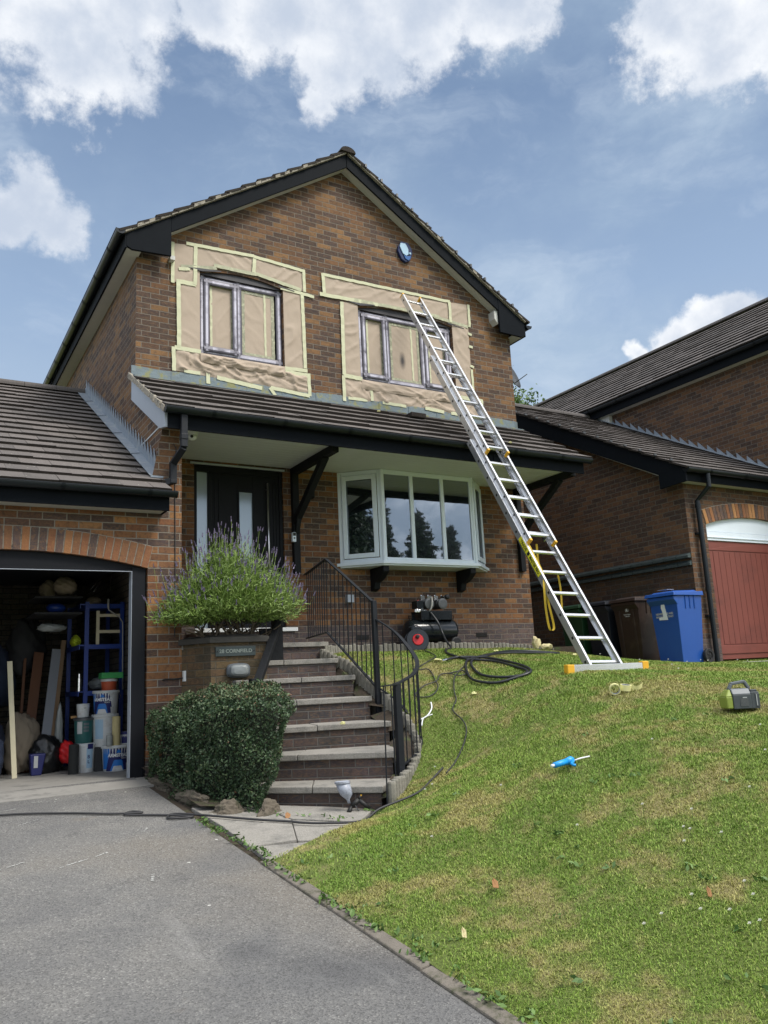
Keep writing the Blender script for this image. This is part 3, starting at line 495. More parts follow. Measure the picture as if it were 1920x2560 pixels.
# lead flashing along the top, slightly uneven
q = M(); xx = 2.25
while xx < 8.27:
    x1 = min(xx+.5, 8.28); e = random.uniform(-.008, .008)
    for a in np.arange(xx, x1-.001, .1):
        b_ = min(a+.1, x1); e1 = .006*sin(a*9)+e; e2 = .006*sin(b_*9)+e
        q.hexa([(a, D-.012, 3.70+.01), (b_, D-.012, 3.71), (b_, D, 3.71), (a, D, 3.71), (a, D-.012, 3.868+e1), (b_, D-.012, 3.868+e2), (b_, D, 3.868+e2), (a, D, 3.868+e1)])
        q.hexa([(a, D-.17, LT(D-.17)+.030), (b_, D-.17, LT(D-.17)+.030), (b_, D-.006, 3.72), (a, D-.006, 3.72), (a, D-.17, LT(D-.17)+.042+e1), (b_, D-.17, LT(D-.17)+.042+e2), (b_, D-.006, 3.745), (a, D-.006, 3.745)])
    q.box(x1-.012, x1, D-.018, D-.011, 3.72, 3.86); xx = x1
q.build('flashing', 'lead_stained', lt)
q = M(); q.box(2.29, 8.12, 8.13, D, 2.755, 2.77)
for k in range(14): q.box(2.30, 8.11, 8.16+k*.1, 8.162+k*.1, 2.7535, 2.756)
q.build('porch_soffit', 'soffit', lt)
q = M(); q.box(2.285, 8.15, 8.105, 8.13, 2.645, 2.84); q.box(8.125, 8.15, 8.13, D, 2.70, 2.84); q.box(6.55, 6.575, 8.096, 8.104, 2.64, 2.84); q.build('porch_fascia', 'fascia', lt, bevel=.002)
q = M(); q.prism([(8.13, 8.13, 2.84), (8.13, D, 2.84), (8.13, D, LT(D)-.04)], (.012, 0, 0)); q.build('cheek_board', 'fascia', lt)
gutter('porch_gutter', (2.23, 8.035, 2.845), (8.20, 8.035, 2.835), lt, .058)
q = M(); q.box(6.0, 6.25, 9.15, 9.3, LT(9.2)+.03, LT(9.2)+.10); q.build('roof_vent', 'tile_edge', lt, bevel=.01)
# square rainwater pipe from the porch gutter on to the garage roof
q = M(); pp = [(2.44, 8.07, 2.80), (2.44, 8.07, 2.44), (2.385, 8.27, 2.31), (2.385, 8.27, 2.12), (2.05, 8.38, 2.045)]
for a, b_ in zip(pp[:-1], pp[1:]): q.beam(a, b_, .068, .068, up=(0, 1, 0) if abs(a[2]-b_[2]) > .1 else (0, 0, 1))
q.box(2.403, 2.477, 8.03, 8.11, 2.52, 2.58); q.box(2.35, 2.42, 8.235, 8.305, 2.28, 2.33); q.box(2.35, 2.42, 8.235, 8.305, 2.09, 2.13); q.build('downpipe', 'paint_black', lt, bevel=.006)
# gallows brackets
def gallows(x, zb, yend):
    q = M(); q.box(x-.045, x+.045, D-.075, D, zb, 2.70); q.box(x-.045, x+.045, yend, D, 2.66, 2.752); q.beam((x, D-.04, 2.02), (x, yend+.28, 2.68), .085, .085, up=(1, 0, 0))
    q.prism([(x-.03, D-.08, 1.86), (x-.03, D-.08, 2.06), (x-.03, D-.18, 2.16), (x-.03, D-.14, 1.98)], (.06, 0, 0)); return q.build('gallows_bracket', 'wood_black', house, bevel=.006)
gallows(4.37, 1.35, 8.36); gallows(8.13, 1.46, 8.30)
# door
dr = thing('front_door', '', '', (3.6, 9.66, .6)); del dr['label']; del dr['category']; dr.parent = house; dr.location = (3.6-5.3, .06, .3)
q = M(); yF = D+.03
q.box(3.03, 3.075, yF, yF+.07, .60, 2.70); q.box(4.175, 4.22, yF, yF+.07, .60, 2.70); q.box(3.075, 4.175, yF, yF+.07, 2.62, 2.70); q.box(3.218, 3.262, yF, yF+.07, .64, 2.62); q.box(3.075, 4.175, yF-.02, yF+.07, .60, .64)
q.build('door_frame', 'door_black', dr, bevel=.004)
q = M(); y0 = yF+.018
q.box(3.262, 3.63, y0, y0+.045, .64, 2.62); q.box(3.815, 4.175, y0, y0+.045, .64, 2.62); q.box(3.63, 3.815, y0, y0+.045, .64, .95); q.box(3.63, 3.815, y0, y0+.045, 2.40, 2.62)
for x in (3.30, 3.355, 4.09, 4.13): q.box(x, x+.014, y0-.010, y0, .70, 2.56)
for (a, b_) in ((3.605, 3.63), (3.815, 3.84)): q.box(a, b_, y0-.014, y0, .92, 2.43)
q.box(3.605, 3.84, y0-.013, y0, 2.40, 2.43); q.box(3.605, 3.84, y0-.013, y0, .92, .95); q.build('door_leaf', 'door_black', dr, bevel=.003)
q = M(); q.box(3.63, 3.815, y0+.02, y0+.03, .95, 2.40); q.build('door_glass', 'glass_frost', dr); q = M(); q.box(3.075, 3.218, yF+.03, yF+.04, .64, 2.62); q.build('side_glass', 'glass_frost', dr)
q = M(); q.tube([(4.0, y0-.055, .93), (4.0, y0-.055, 2.53)], .014, 12); [q.tube([(4.0, y0-.055, z), (4.0, y0, z)], .008, 8) for z in (1.0, 2.45)]; q.build('bar_handle', 'steel', dr, smooth=True)
q = M(); q.box(3.62, 3.86, y0-.018, y0-.002, .84, .885); q.build('letter_plate', 'chrome', dr, bevel=.004)
q = M(); q.box(2.98, 4.24, D-.018, D+.03, 2.70, 2.724); q.build('door_lintel', 'board_grey', house)
# porch floor, landing step
q = M(); q.box(2.5, 4.14, 8.36, D, -1.0, .365, 1); q.box(2.5, 4.17, 8.33, D, .365, .415, 0); q.box(2.95, 4.20, 9.30, D, .415, .60, 1); q.box(2.93, 4.23, 9.27, D-.002, .60, .645, 2)
q.build('porch_floor', ['slab', 'brick_blue', 'white_plastic'], house, bevel=.004)
# small fittings on the wall
q = M(); q.box(4.285, 4.335, D-.12, D-.076, 1.755, 1.875); q.box(4.29, 4.33, D-.125, D-.12, 1.83, 1.87, 1); q.lathe((4.31, D-.121, 1.80), [(.012, 0), (.012, .004)], 16, axis=(0, -1, 0), mi=2); q.build('doorbell', ['upvc', 'ink_black', 'motor_grey'], house, bevel=.004)
q = M(); q.box(4.59, 4.64, D-.03, D, 2.36, 2.50); q.tube([(4.60, D-.075, 2.36), (4.60, D-.075, 2.50)], .036, 16); q.build('wall_light', 'wood_black', house)
q = M(); q.lathe((2.62, 8.36, 2.755), [(.08, 0), (.08, -.02), (.068, -.035), (.062, -.07), (.060, -.085)], 24); q.lathe((2.62, 8.36, 2.675), [(.057, 0), (.052, -.035), (.03, -.06), (0.004, -.066)], 24, mi=0); q.lathe((2.60, 8.315, 2.645), [(.016, 0), (.016, .012)], 14, axis=(-.1, -.9, -.3), mi=1); q.build('security_camera', ['white_plastic', 'ink_black'], house, smooth=True)
q = M(); q.box(5.075, 5.185, D-.05, D, .985, 1.085); q.tube([(5.10, D-.012, .985), (5.10, D-.012, .32)], .006, 6, 1); q.build('socket_box', ['board_grey', 'cable_black'], house, bevel=.006)
for x0 in (5.215, 7.19):
    q = M(); q.box(x0, x0+.195, D-.006, D+.002, .49, .555); q.box(x0+.01, x0+.185, D-.009, D-.005, .50, .545, 1)
    for k in range(9): q.box(x0+.02+k*.019, x0+.024+k*.019, D-.013, D-.008, .50, .545)
    q.build('air_brick', ['tile_edge', 'ink_black'], house)
al = M(); hp = [(6.20, 6.40), (6.19, 6.33), (6.25, 6.20), (6.32, 6.165), (6.40, 6.20), (6.455, 6.33), (6.445, 6.42), (6.38, 6.50), (6.26, 6.50)]
al.prism([(x, D-.05, z) for x, z in hp[::-1]], (0, .05, 0)); ab = al.build('alarm_box', 'alarm_blue', house, bevel=.01)
q = M(); q.prism([(x, D-.066, z) for x, z in [(6.235, 6.46), (6.22, 6.40), (6.27, 6.29), (6.33, 6.265), (6.37, 6.30), (6.37, 6.38), (6.34, 6.44), (6.32, 6.465)][::-1]], (0, .014, 0)); q.prism([(x, D-.064, z) for x, z in [(6.285, 6.27), (6.31, 6.215), (6.36, 6.195), (6.40, 6.23), (6.41, 6.28), (6.34, 6.262)][::-1]], (0, .012, 0), 1); q.lathe((6.395, D-.06, 6.315), [(.018, 0), (.018, .014)], 14, axis=(0, -1, 0), mi=0); q.build('cover_plate', ['label_pale', 'alarm_mid'], ab, bevel=.003)
q = M(); q.tube([(8.28, 9.85, 4.55), (8.42, 9.85, 4.55), (8.44, 9.85, 4.66)], .014, 8); q.lathe((8.44, 9.80, 4.72), [(.02, -.03), (.13, -.01), (.22, .03), (.222, .034), (.13, 0), (.02, -.02)], 24, axis=(.45, -.85, .3)); q.tube([(8.45, 9.75, 4.60), (8.55, 9.55, 4.70)], .008, 6); q.build('satellite_dish', 'motor_grey', house, smooth=True)
# ---------- upstairs windows: sprayed frames, panes papered over ----------
def strip(q, p0, p1, w0, w1, y, r0):
    """one frame member in the wall plane split lengthwise so that the middle can be lighter; p in (x,z)"""
    p0 = np.array(p0); p1 = np.array(p1); d = p1-p0; L = np.hypot(*d); d = d/L; nrm = np.array([-d[1], d[0]]); ks = [0, .16, .34, .66, .84, 1]; rv = [0, .35, 1, .35, 0]; dz = [0, .004, .010, .010, .004, 0]
    m_ = max(2, int(L/.1))
    for j in range(m_):
        a = p0+d*L*j/m_; b_ = p0+d*L*(j+1)/m_
        for i_ in range(5):
            A0 = a+nrm*(w0+(w1-w0)*ks[i_]); A1 = a+nrm*(w0+(w1-w0)*ks[i_+1]); B0 = b_+nrm*(w0+(w1-w0)*ks[i_]); B1 = b_+nrm*(w0+(w1-w0)*ks[i_+1]); ya, yb = y-dz[i_], y-dz[i_+1]; e = (1 if 0 < j < m_-1 else .45)
            q.poly([(A0[0], ya, A0[1]), (B0[0], ya, B0[1]), (B1[0], yb, B1[1]), (A1[0], yb, A1[1])], 0, rv[i_]*r0*e)
def sprayed_window(o, mulls, open_, spot=None):
    x0, x1, z0, z1, rise = o; z1b = z1-.012; z0b = z0+.05; Y_ = D+.055
    wd_ = thing('window', '', '', ((x0+x1)/2, Y_, z0)); del wd_['label']; del wd_['category']; wd_.parent = house; wd_.location = Vector(((x0+x1)/2, Y_, z0))-Vector((5.3, 9.6, .3))
    q = M(); f = .086
    strip(q, (x0, z0b), (x0, z1b), 0, -f, Y_, 1); strip(q, (x1, z0b), (x1, z1b), f, 0, Y_, 1); strip(q, (x0, z1b), (x1, z1b), -f, 0, Y_-.001, .9); strip(q, (x0, z0b), (x1, z0b), 0, f, Y_-.001, .9)
    es = [x0+f*.6]+mulls+[x1-f*.6]
    for m_ in mulls: strip(q, (m_, z0b), (m_, z1b), f*.6, -f*.6, Y_-.002, 1)
    for k in range(len(es)-1):
        a, b_ = es[k], es[k+1]
        if k in open_:
            za, zb2 = z0b+.045, z1b-.045; g = .078; y2 = Y_-.022; a += .01; b_ -= .01
            strip(q, (a, za), (a, zb2), 0, -g, y2, 1); strip(q, (b_, za), (b_, zb2), g, 0, y2, 1); strip(q, (a, zb2), (b_, zb2), -g, 0, y2-.001, 1); strip(q, (a, za), (b_, za), 0, g, y2-.001, 1)
            q.box(a, b_, y2+.001, Y_+.04, za, za+.004, 1); q.box(a, a+.004, y2+.001, Y_+.04, za, zb2, 1); q.box(b_-.004, b_, y2+.001, Y_+.04, za, zb2, 1); q.box(a, b_, y2+.001, Y_+.04, zb2-.004, zb2, 1)
    q.box(x0, x1, Y_-.012, Y_+.04, z0b-.03, z0b, 1); q.build('window_frame', ['sprayed', 'frame_edge'], wd_, rnd=True)
    q = M(); q.box(x0, x1, Y_+.03, Y_+.05, z0b, z1b); q.build('pane', 'glass', wd_)
    q = M(); n = 14; c = (x0+x1)/2; h = (x1-x0)/2      # curved infill above the frame
    q.prism([(x0, Y_-.03, z1b)]+[(c-h*cos(pi*k/n)*1, Y_-.03, z1+rise*(1-cos(pi*k/n)**2)+.012) for k in range(n+1)]+[(x1, Y_-.03, z1b)], (0, .06, 0)); q.build('arched_head', 'frame_edge', wd_)
    return wd_, es, z0b, z1b, Y_
w1 = sprayed_window(W1, [3.655], [0]); w2 = sprayed_window(W2, [5.965, 6.60], [0, 2])
# masking paper and tape
def sheet(parent, c, nx, nz, amp, seed, y, drape=0, name='paper_sheet', spot=None, fold=0):
    """c: four corners (x,z) bl, br, tr, tl; crumpled towards the viewer, flat at its taped edges"""
    rg = np.random.default_rng(seed); U, T = np.meshgrid(np.linspace(0, 1, nx), np.linspace(0, 1, nz)); c = np.array(c, float)
    P = (1-U)[..., None]*(1-T)[..., None]*c[0]+U[..., None]*(1-T)[..., None]*c[1]+U[..., None]*T[..., None]*c[2]+(1-U)[..., None]*T[..., None]*c[3]
    h = np.zeros_like(U)
    off = rg.uniform(0, 50, 3); ang = rg.uniform(.5, 1.0)*(1 if rg.random() < .5 else -1)
    ca, sa = cos(ang), sin(ang)
    for a_ in range(nz):
        for b_ in range(nx):
            x_, z_ = P[a_, b_]; u_ = x_*ca+z_*sa; v_ = -x_*sa+z_*ca; nA = noise.noise((u_*2.2+off[0], v_*6.5, off[1])); nB = noise.noise((u_*7-off[1], v_*4, off[2])); nC = noise.noise((x_*13+off[2], z_*13, off[0]))
            h[a_, b_] = (1-min(1, abs(nA)*3.2))**2*(.55+.6*(noise.noise((x_*1.7, z_*1.7, off[0]+3))+.3))+.15*(1-min(1, abs(nB)*4))**2+.06*nC
    if drape:
        for a_ in range(nz):
            for b_ in range(nx):
                x_, z_ = P[a_, b_]; w_ = noise.noise((x_*1.3+off[0], z_*2, 7)); m2 = noise.noise((x_*2.4+z_*(4+3*w_)+off[1], z_*1.8-x_*.5, off[2])); h[a_, b_] += drape*(1-min(1, abs(m2)*2.6))**1.5*(T[a_, b_]*(1-T[a_, b_])*4)**.5*(1+w_)
    ed = np.clip(np.minimum(np.minimum(U, 1-U)*nx/3, np.minimum(T, 1-T)*nz/3), 0, 1)
    v = np.stack([P[..., 0], y-.004-amp*h*ed, P[..., 1]], -1).reshape(-1, 3); i = np.arange(nx*nz).reshape(nz, nx); f = np.stack([i[:-1, :-1], i[:-1, 1:], i[1:, 1:], i[1:, :-1]], -1).reshape(-1, 4)
    r = np.zeros(len(f))
    if spot:
        for s_ in spot:
            fc = v[f].mean(1); r = np.maximum(r, np.clip(1.25-np.hypot((fc[:, 0]-s_[0])/s_[2], (fc[:, 2]-s_[1])/s_[3]), 0, 1))
    return fmesh(name, v, f, 'paper', parent, rnd=r, smooth=True)
def tapes(parent, segs, y, w_=.042, name='masking_tape', r=0.0, seed=0):
    rg = random.Random(seed)
    for s_ in segs:
        (xa, za), (xb, zb) = s_[0], s_[1]; ww = s_[2] if len(s_) > 2 else w_; rr = s_[3] if len(s_) > 3 else r; q = M(); n = max(2, int(math.hypot(xb-xa, zb-za)/.05)); yy = y-.006-rg.uniform(0, .004)
        d = V(xb-xa, 0, zb-za).normalized(); nn = V(-d.z, 0, d.x); pts = [(V(xa, yy, za)+d*(math.hypot(xb-xa, zb-za)*k/n)+nn*rg.uniform(-.003, .003)+V(0, rg.uniform(-.003, .002), 0)) for k in range(n+1)]
        for k in range(n): q.hexa([pts[k]-nn*ww/2+V(0, .001, 0), pts[k+1]-nn*ww/2+V(0, .001, 0), pts[k+1]+nn*ww/2+V(0, .001, 0), pts[k]+nn*ww/2+V(0, .001, 0), pts[k]-nn*ww/2, pts[k+1]-nn*ww/2, pts[k+1]+nn*ww/2, pts[k]+nn*ww/2], 0, rr)
        q.build(name, 'tape', parent, rnd=True)
def panes(parent, win, skip_tape):
    wd_, es, z0b, z1b, Y_ = win
    for k in range(len(es)-1):
        a, b_ = es[k]+.055, es[k+1]-.055; za, zb_ = z0b+.085, z1b-.085
        sp = [(6.235, 4.60, .05, .125)] if (win is w2 and k == 1) else ([(6.80, 4.62, .06, .09)] if (win is w2 and k == 2) else None)
        sheet(parent, [(a, za), (b_, za), (b_, zb_), (a, zb_)], 34, 40, .005, 50+k, Y_+.02, spot=sp)
        t_ = [((a+.02, za), (a+.02, zb_), .045, .55), ((b_-.02, za), (b_-.02, zb_), .045, .55), ((a, zb_-.02), (b_, zb_-.02), .045, .6), ((a, za+.02), (b_, za+.02), .045, .5)]
        t_.append(((b_-.135, za), (b_-.135, zb_), .03, 0) if k == 1 else ((a+.065, za+.03), (a+.065, zb_-.04), .03, .0)); tapes(parent, t_, Y_+.018, seed=k)
mp = thing('masking_paper', 'brown masking paper taped round the two pane upstairs window above the front door', 'masking paper', (3.7, 9.58, 4.1), 'masked upstairs windows')
yp = D-.001
sheet(mp, [(2.77, 5.09), (3.05, 5.13), (3.05, 5.66), (2.77, 5.63)], 16, 26, .012, 1, yp-.006); sheet(mp, [(3.03, 5.37), (3.88, 5.46), (3.87, 5.69), (3.03, 5.66)], 40, 14, .016, 2, yp); sheet(mp, [(3.87, 5.46), (4.63, 5.33), (4.62, 5.645), (3.87, 5.69)], 36, 16, .018, 3, yp-.004)
sheet(mp, [(2.85, 4.19), (3.112, 4.19), (3.112, 5.34), (2.83, 5.09)], 16, 46, .010, 4, yp-.002); sheet(mp, [(4.29, 4.16), (4.59, 4.18), (4.57, 5.30), (4.29, 5.33)], 16, 46, .016, 5, yp-.003)
sheet(mp, [(2.80, 3.89), (4.65, 3.82), (4.64, 4.10), (2.80, 4.20)], 110, 22, .028, 6, yp-.003, drape=.7)
sheet(mp, [(3.112, 4.05), (4.29, 4.02), (4.285, 4.165), (3.112, 4.17)], 60, 12, .04, 7, yp-.02, drape=.5)
tapes(mp, [((2.755, 5.07), (2.75, 5.64), .045), ((2.80, 5.105), (3.06, 5.11), .06), ((3.045, 5.10), (3.055, 5.66), .05), ((2.93, 5.665), (3.87, 5.70), .045), ((3.86, 5.44), (3.88, 5.70), .05), ((3.86, 5.695), (4.63, 5.645), .045), ((4.615, 5.33), (4.61, 5.64), .045), ((3.87, 5.45), (4.56, 5.345), .05, .25),
 ((3.30, 5.435), (3.9, 5.435), .05, .35), ((2.86, 5.325), (3.34, 5.40), .045, .5), ((2.83, 5.28), (2.98, 5.31), .045), ((4.25, 5.315), (4.76, 5.285), .045), ((2.838, 4.19), (2.828, 5.09), .055), ((4.59, 4.19), (4.575, 5.28), .05), ((2.78, 4.195), (3.12, 4.19), .055), ((2.775, 3.88), (2.765, 4.20), .05), ((2.90, 3.90), (3.11, 3.895), .045),
 ((3.21, 3.77), (3.215, 3.94), .05), ((3.33, 3.875), (3.95, 3.815), .055), ((4.07, 3.84), (4.64, 3.80), .05), ((4.06, 3.84), (4.16, 3.70), .045), ((4.28, 4.15), (4.62, 4.16), .05), ((4.29, 4.09), (4.66, 4.09), .07), ((4.645, 3.80), (4.635, 4.12), .05)], yp-.012, seed=5)
panes(mp, w1, 0)
q = M(); q.prism([(2.93, D-.024, 5.325), (3.13, D-.024, 5.312), (3.40, D-.024, 5.36), (3.40, D-.024, 5.372), (3.1, D-.024, 5.35)], (0, .003, 0)); q.prism([(4.22, D-.024, 5.325), (4.45, D-.024, 5.30), (4.46, D-.024, 5.31), (4.22, D-.024, 5.345)], (0, .003, 0)); q.build('overspray', 'frame_edge', mp)
mp2 = thing('masking_paper', 'brown masking paper taped round the three pane upstairs window behind the ladder', 'masking paper', (6.3, 9.58, 4.1), 'masked upstairs windows')
sheet(mp2, [(4.93, 5.36), (7.10, 5.36), (7.10, 5.68), (4.92, 5.665)], 100, 18, .016, 11, yp); sheet(mp2, [(7.10, 5.34), (7.46, 5.34), (7.47, 5.71), (7.11, 5.68)], 20, 18, .012, 12, yp-.005)
sheet(mp2, [(5.21, 4.17), (5.466, 4.17), (5.466, 5.33), (5.21, 5.31)], 16, 46, .020, 13, yp-.002); sheet(mp2, [(7.135, 4.12), (7.44, 4.12), (7.45, 5.36), (7.135, 5.34)], 18, 46, .022, 14, yp-.003)
sheet(mp2, [(5.19, 3.83), (7.60, 3.84), (7.60, 4.10), (5.19, 4.18)], 130, 22, .024, 15, yp-.003, drape=.6); sheet(mp2, [(5.466, 4.02), (7.13, 4.02), (7.13, 4.16), (5.466, 4.16)], 70, 12, .03, 16, yp-.02, drape=.5)
tapes(mp2, [((4.925, 5.37), (4.91, 5.68), .05), ((4.91, 5.665), (7.12, 5.69), .045), ((4.85, 5.35), (5.8, 5.375), .055), ((5.4, 5.375), (6.9, 5.40), .05, .35), ((6.8, 5.38), (7.44, 5.325), .05, .4), ((7.105, 5.34), (7.11, 5.69), .05), ((7.47, 5.33), (7.475, 5.71), .045), ((5.19, 4.19), (5.20, 5.30), .055), ((5.18, 3.80), (5.18, 4.18), .05),
 ((5.18, 4.18), (5.48, 4.17), .06), ((5.63, 3.86), (5.62, 4.09), .045), ((5.80, 3.86), (6.20, 3.855), .045), ((6.53, 3.87), (6.87, 3.85), .05), ((5.24, 3.855), (5.55, 3.86), .045), ((7.455, 4.13), (7.45, 4.62), .04), ((7.43, 5.22), (7.50, 5.20), .04), ((7.43, 5.0), (7.50, 4.99), .04), ((7.43, 4.68), (7.50, 4.66), .04), ((7.0, 3.85), (7.6, 3.84), .05), ((7.59, 3.83), (7.60, 4.15), .05), ((7.2, 4.13), (7.6, 4.12), .06)], yp-.012, seed=9)
panes(mp2, w2, 0)
q = M(); q.prism([(5.25, D-.024, 5.34), (5.5, D-.024, 5.30), (5.75, D-.024, 5.35), (5.75, D-.024, 5.36), (5.4, D-.024, 5.335)], (0, .003, 0)); q.prism([(7.05, D-.024, 5.305), (7.35, D-.024, 5.275), (7.36, D-.024, 5.285), (7.05, D-.024, 5.325)], (0, .003, 0)); q.build('overspray', 'frame_edge', mp2)
# ---------- white bay window ----------
bay = thing('bay_window', '', '', (6.23, 9.2, 1.45)); del bay['label']; del bay['category']; bay.parent = house; bay.location = Vector((6.23, 9.2, 1.45))-Vector((5.3, 9.6, .3))
YV = 9.2; A_, B_, C_, E_ = V(5.02, D, 0), V(5.47, YV, 0), V(7.0, YV, 0), V(7.45, D, 0); zb, zt = 1.50, 2.752
def bayface(p, e, mull, sash, name='window_frame'):
    d = (e-p).normalized(); nn = d.cross(V(0, 0, 1)); L = (e-p).length; q = M(); Q = lambda s_, t_, z: p+d*s_+nn*t_+V(0, 0, z)
    def bar(s0, s1, z0, z1, t0=-.06, t1=0.0): q.hexa([Q(s0, t1, z0), Q(s1, t1, z0), Q(s1, t0, z0), Q(s0, t0, z0), Q(s0, t1, z1), Q(s1, t1, z1), Q(s1, t0, z1), Q(s0, t0, z1)])
    w_ = .055; bar(0, w_, zb, zt); bar(L-w_, L, zb, zt); bar(w_, L-w_, zb, zb+.05); bar(w_, L-w_, zt-.06, zt)
    es = [w_]+mull+[L-w_]
    for m_ in mull: bar(m_-.028, m_+.028, zb+.05, zt-.06)
    if sash:
        a, b_, z0, z1 = w_+.006, L-w_-.006, zb+.056, zt-.066; g = .062; bar(a, a+g, z0, z1, 0, .022); bar(b_-g, b_, z0, z1, 0, .022); bar(a+g, b_-g, z0, z0+g, 0, .022); bar(a+g, b_-g, z1-g, z1, 0, .022)
    fr = q.build(name, 'upvc', bay, bevel=.006)
    for k in range(len(es)-1):
        a = es[k]+(.028 if k else 0); b_ = es[k+1]-(.028 if k < len(es)-2 else 0); z0, z1 = zb+.05, zt-.06
        if sash: a += .06; b_ -= .06; z0 += .06; z1 -= .06
        g = M(); g.hexa([Q(a, -.02, z0), Q(b_, -.02, z0), Q(b_, -.03, z0), Q(a, -.03, z0), Q(a, -.02, z1), Q(b_, -.02, z1), Q(b_, -.03, z1), Q(a, -.03, z1)]); g.build('pane', 'glass', bay)
bayface(B_, C_, [.49, .98+.02], False); bayface(A_, B_, [], True); bayface(C_, E_, [], True)
q = M()
for c_ in (B_, C_): q.tube([(c_.x+(.012 if c_ is B_ else -.012), c_.y+.012, zb), (c_.x+(.012 if c_ is B_ else -.012), c_.y+.012, zt)], .030, 8)
o_ = .035; q.prism([(4.98-.01, D, 1.46), (5.455-.01, YV-o_, 1.46), (7.015+.01, YV-o_, 1.46), (7.52, D, 1.46)][::-1], (0, 0, .04)); q.prism([(5.02, D, 1.44), (5.46, YV, 1.44), (7.01, YV, 1.44), (7.48, D, 1.44)][::-1], (0, 0, .02)); q.build('window_sill', 'upvc', bay, bevel=.004)
for x in (5.47, 6.90):
    q = M(); n = 8; pr = [(x, D, 1.44), (x, YV+.03, 1.44), (x, YV+.03, 1.37)]+[(x, YV+.05+.22*k/n, 1.35-.10*sin(pi*k/n/2)) for k in range(n+1)]+[(x, D-.10, 1.16), (x, D, 1.13)]
    q.prism(pr, (.09, 0, 0)); q.build('corbel', 'wood_black', bay, bevel=.005)
# ================= porch pier + attached garage =================
gar = thing('garage', 'attached brick garage with its door open and tools stacked inside', 'garage', (.9, 8.35, -.85), 'garages')
q = M(); GO = (-.41, 2.15, -.86, 1.205, .15); wall([-.75, 2.3, 2.5], -1.1, lambda x: 2.75 if x > 2.29 else 1.98, [GO], G, .12, q)
for i_, (a, b_) in enumerate(((-.75, 2.3),)): pass
q.build('front_wall', 'brick_garage', gar)
q = M(); q.poly([(2.5, G, -1.1), (2.5, D, -1.1), (2.5, D, 2.755), (2.5, G, 2.755)]); q.poly([(2.3, D, -1.1), (2.3, G, -1.1), (2.3, G, 2.75), (2.3, D, 3.55)]); q.poly([(2.3, G, 2.75), (2.5, G, 2.75), (2.5, D, 3.5), (2.3, D, 3.5)]); q.build('pier', 'brick_garage', house)
q = M(); q.poly([(2.26, 12.8, -1), (2.26, G+.12, -1), (2.26, G+.12, 2.2), (2.26, 12.8, 2.2)]); q.poly([(-.75, G+.12, -1), (-.75, 12.8, -1), (-.75, 12.8, 2.2), (-.75, G+.12, 2.2)]); q.poly([(-.75, 12.8, -1), (2.26, 12.8, -1), (2.26, 12.8, 2.2), (-.75, 12.8, 2.2)]); q.poly([(2.15, G+.12, -.9), (2.26, G+.12, -.9), (2.26, G+.12, 2), (2.15, G+.12, 2)])
q.build('inner_wall', 'block_inner', gar)
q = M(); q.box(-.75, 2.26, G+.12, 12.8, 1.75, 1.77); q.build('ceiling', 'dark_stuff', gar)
q = M(); q.poly([(-.75, 17.6, -1.1), (-.75, G, -1.1), (-.75, G, 2.0), (-.75, 12.9, 4.5), (-.75, 17.6, 2)]); q.build('side_wall', 'brick_garage', gar)
# voussoirs over the opening
def arch(q, xa, xb, z1, rise, y, h=.222, pr=.012, n=None, seed=1):
    c = (xa+xb)/2; hw = (xb-xa)/2; R = (hw*hw+rise*rise)/(2*rise); cz = z1+rise-R; th = math.asin(hw/R); n = n or int(2*th*R/.075); rg = random.Random(seed)
    for k in range(n):
        t0 = -th+2*th*k/n+.0058/R; t1 = -th+2*th*(k+1)/n-.0058/R; r = rg.random(); P = lambda t_, rr: (c+rr*sin(t_), cz+rr*cos(t_)); a, b_, c2, d2 = P(t0, R-.004), P(t1, R-.004), P(t1, R+h), P(t0, R+h)
        q.hexa([(a[0], y-pr, a[1]), (b_[0], y-pr, b_[1]), (b_[0], y+.1, b_[1]), (a[0], y+.1, a[1]), (d2[0], y-pr, d2[1]), (c2[0], y-pr, c2[1]), (c2[0], y+.1, c2[1]), (d2[0], y+.1, d2[1])], 0, r)
    m_ = 24
    for k in range(m_):
        t0, t1 = -th+2*th*k/m_, -th+2*th*(k+1)/m_; a, b_, c2, d2 = P(t0, R), P(t1, R), P(t1, R+h+.008), P(t0, R+h+.008); q.poly([(a[0], y-pr+.006, a[1]), (b_[0], y-pr+.006, b_[1]), (c2[0], y-pr+.006, c2[1]), (d2[0], y-pr+.006, d2[1])], 1)
q = M(); arch(q, -.41, 2.15, 1.205, .15, G); q.build('brick_arch', ['brick_voussoir', 'mortar'], gar, rnd=True)
GT = lambda y: 1.955+.545*(y-8.03)
q = M(); L_ = math.hypot(1, .545); tiles(q, (-.84, 8.05, GT(8.05)), (1, 0, 0), (0, 1/L_, .545/L_), 10.65, 19, tw=.295, ga=.288, th=.034, seed=21); q.build('roof_slope', ['tile', 'tile_edge'], gar, rnd=True); q = M()
tiles(q, (2.31, 17.6, GT(8.05)), (-1, 0, 0), (0, -1/L_, .545/L_), 10.65, 17, tw=.295, ga=.29, th=.034, seed=22)
grf = q.build('roof_slope', ['tile', 'tile_edge'], gar, rnd=True)
q = M()
for k in range(7): q.prism([(-.84+k*.45, 12.83+.11*cos(pi*j/8), 4.56+.10*sin(pi*j/8)) for j in range(9)], (.445, 0, 0))
q.build('ridge_tiles', ['tile'], grf, rnd=True)
q = M(); q.box(-.85, 2.30, 8.10, 8.125, 1.76, 1.95); q.prism([(2.275, 8.125, 1.765), (2.275, 8.345, 1.765), (2.275, 8.345, 1.95), (2.275, 8.125, 1.93)], (.02, 0, 0)); q.build('fascia_board', 'fascia', gar, bevel=.002)
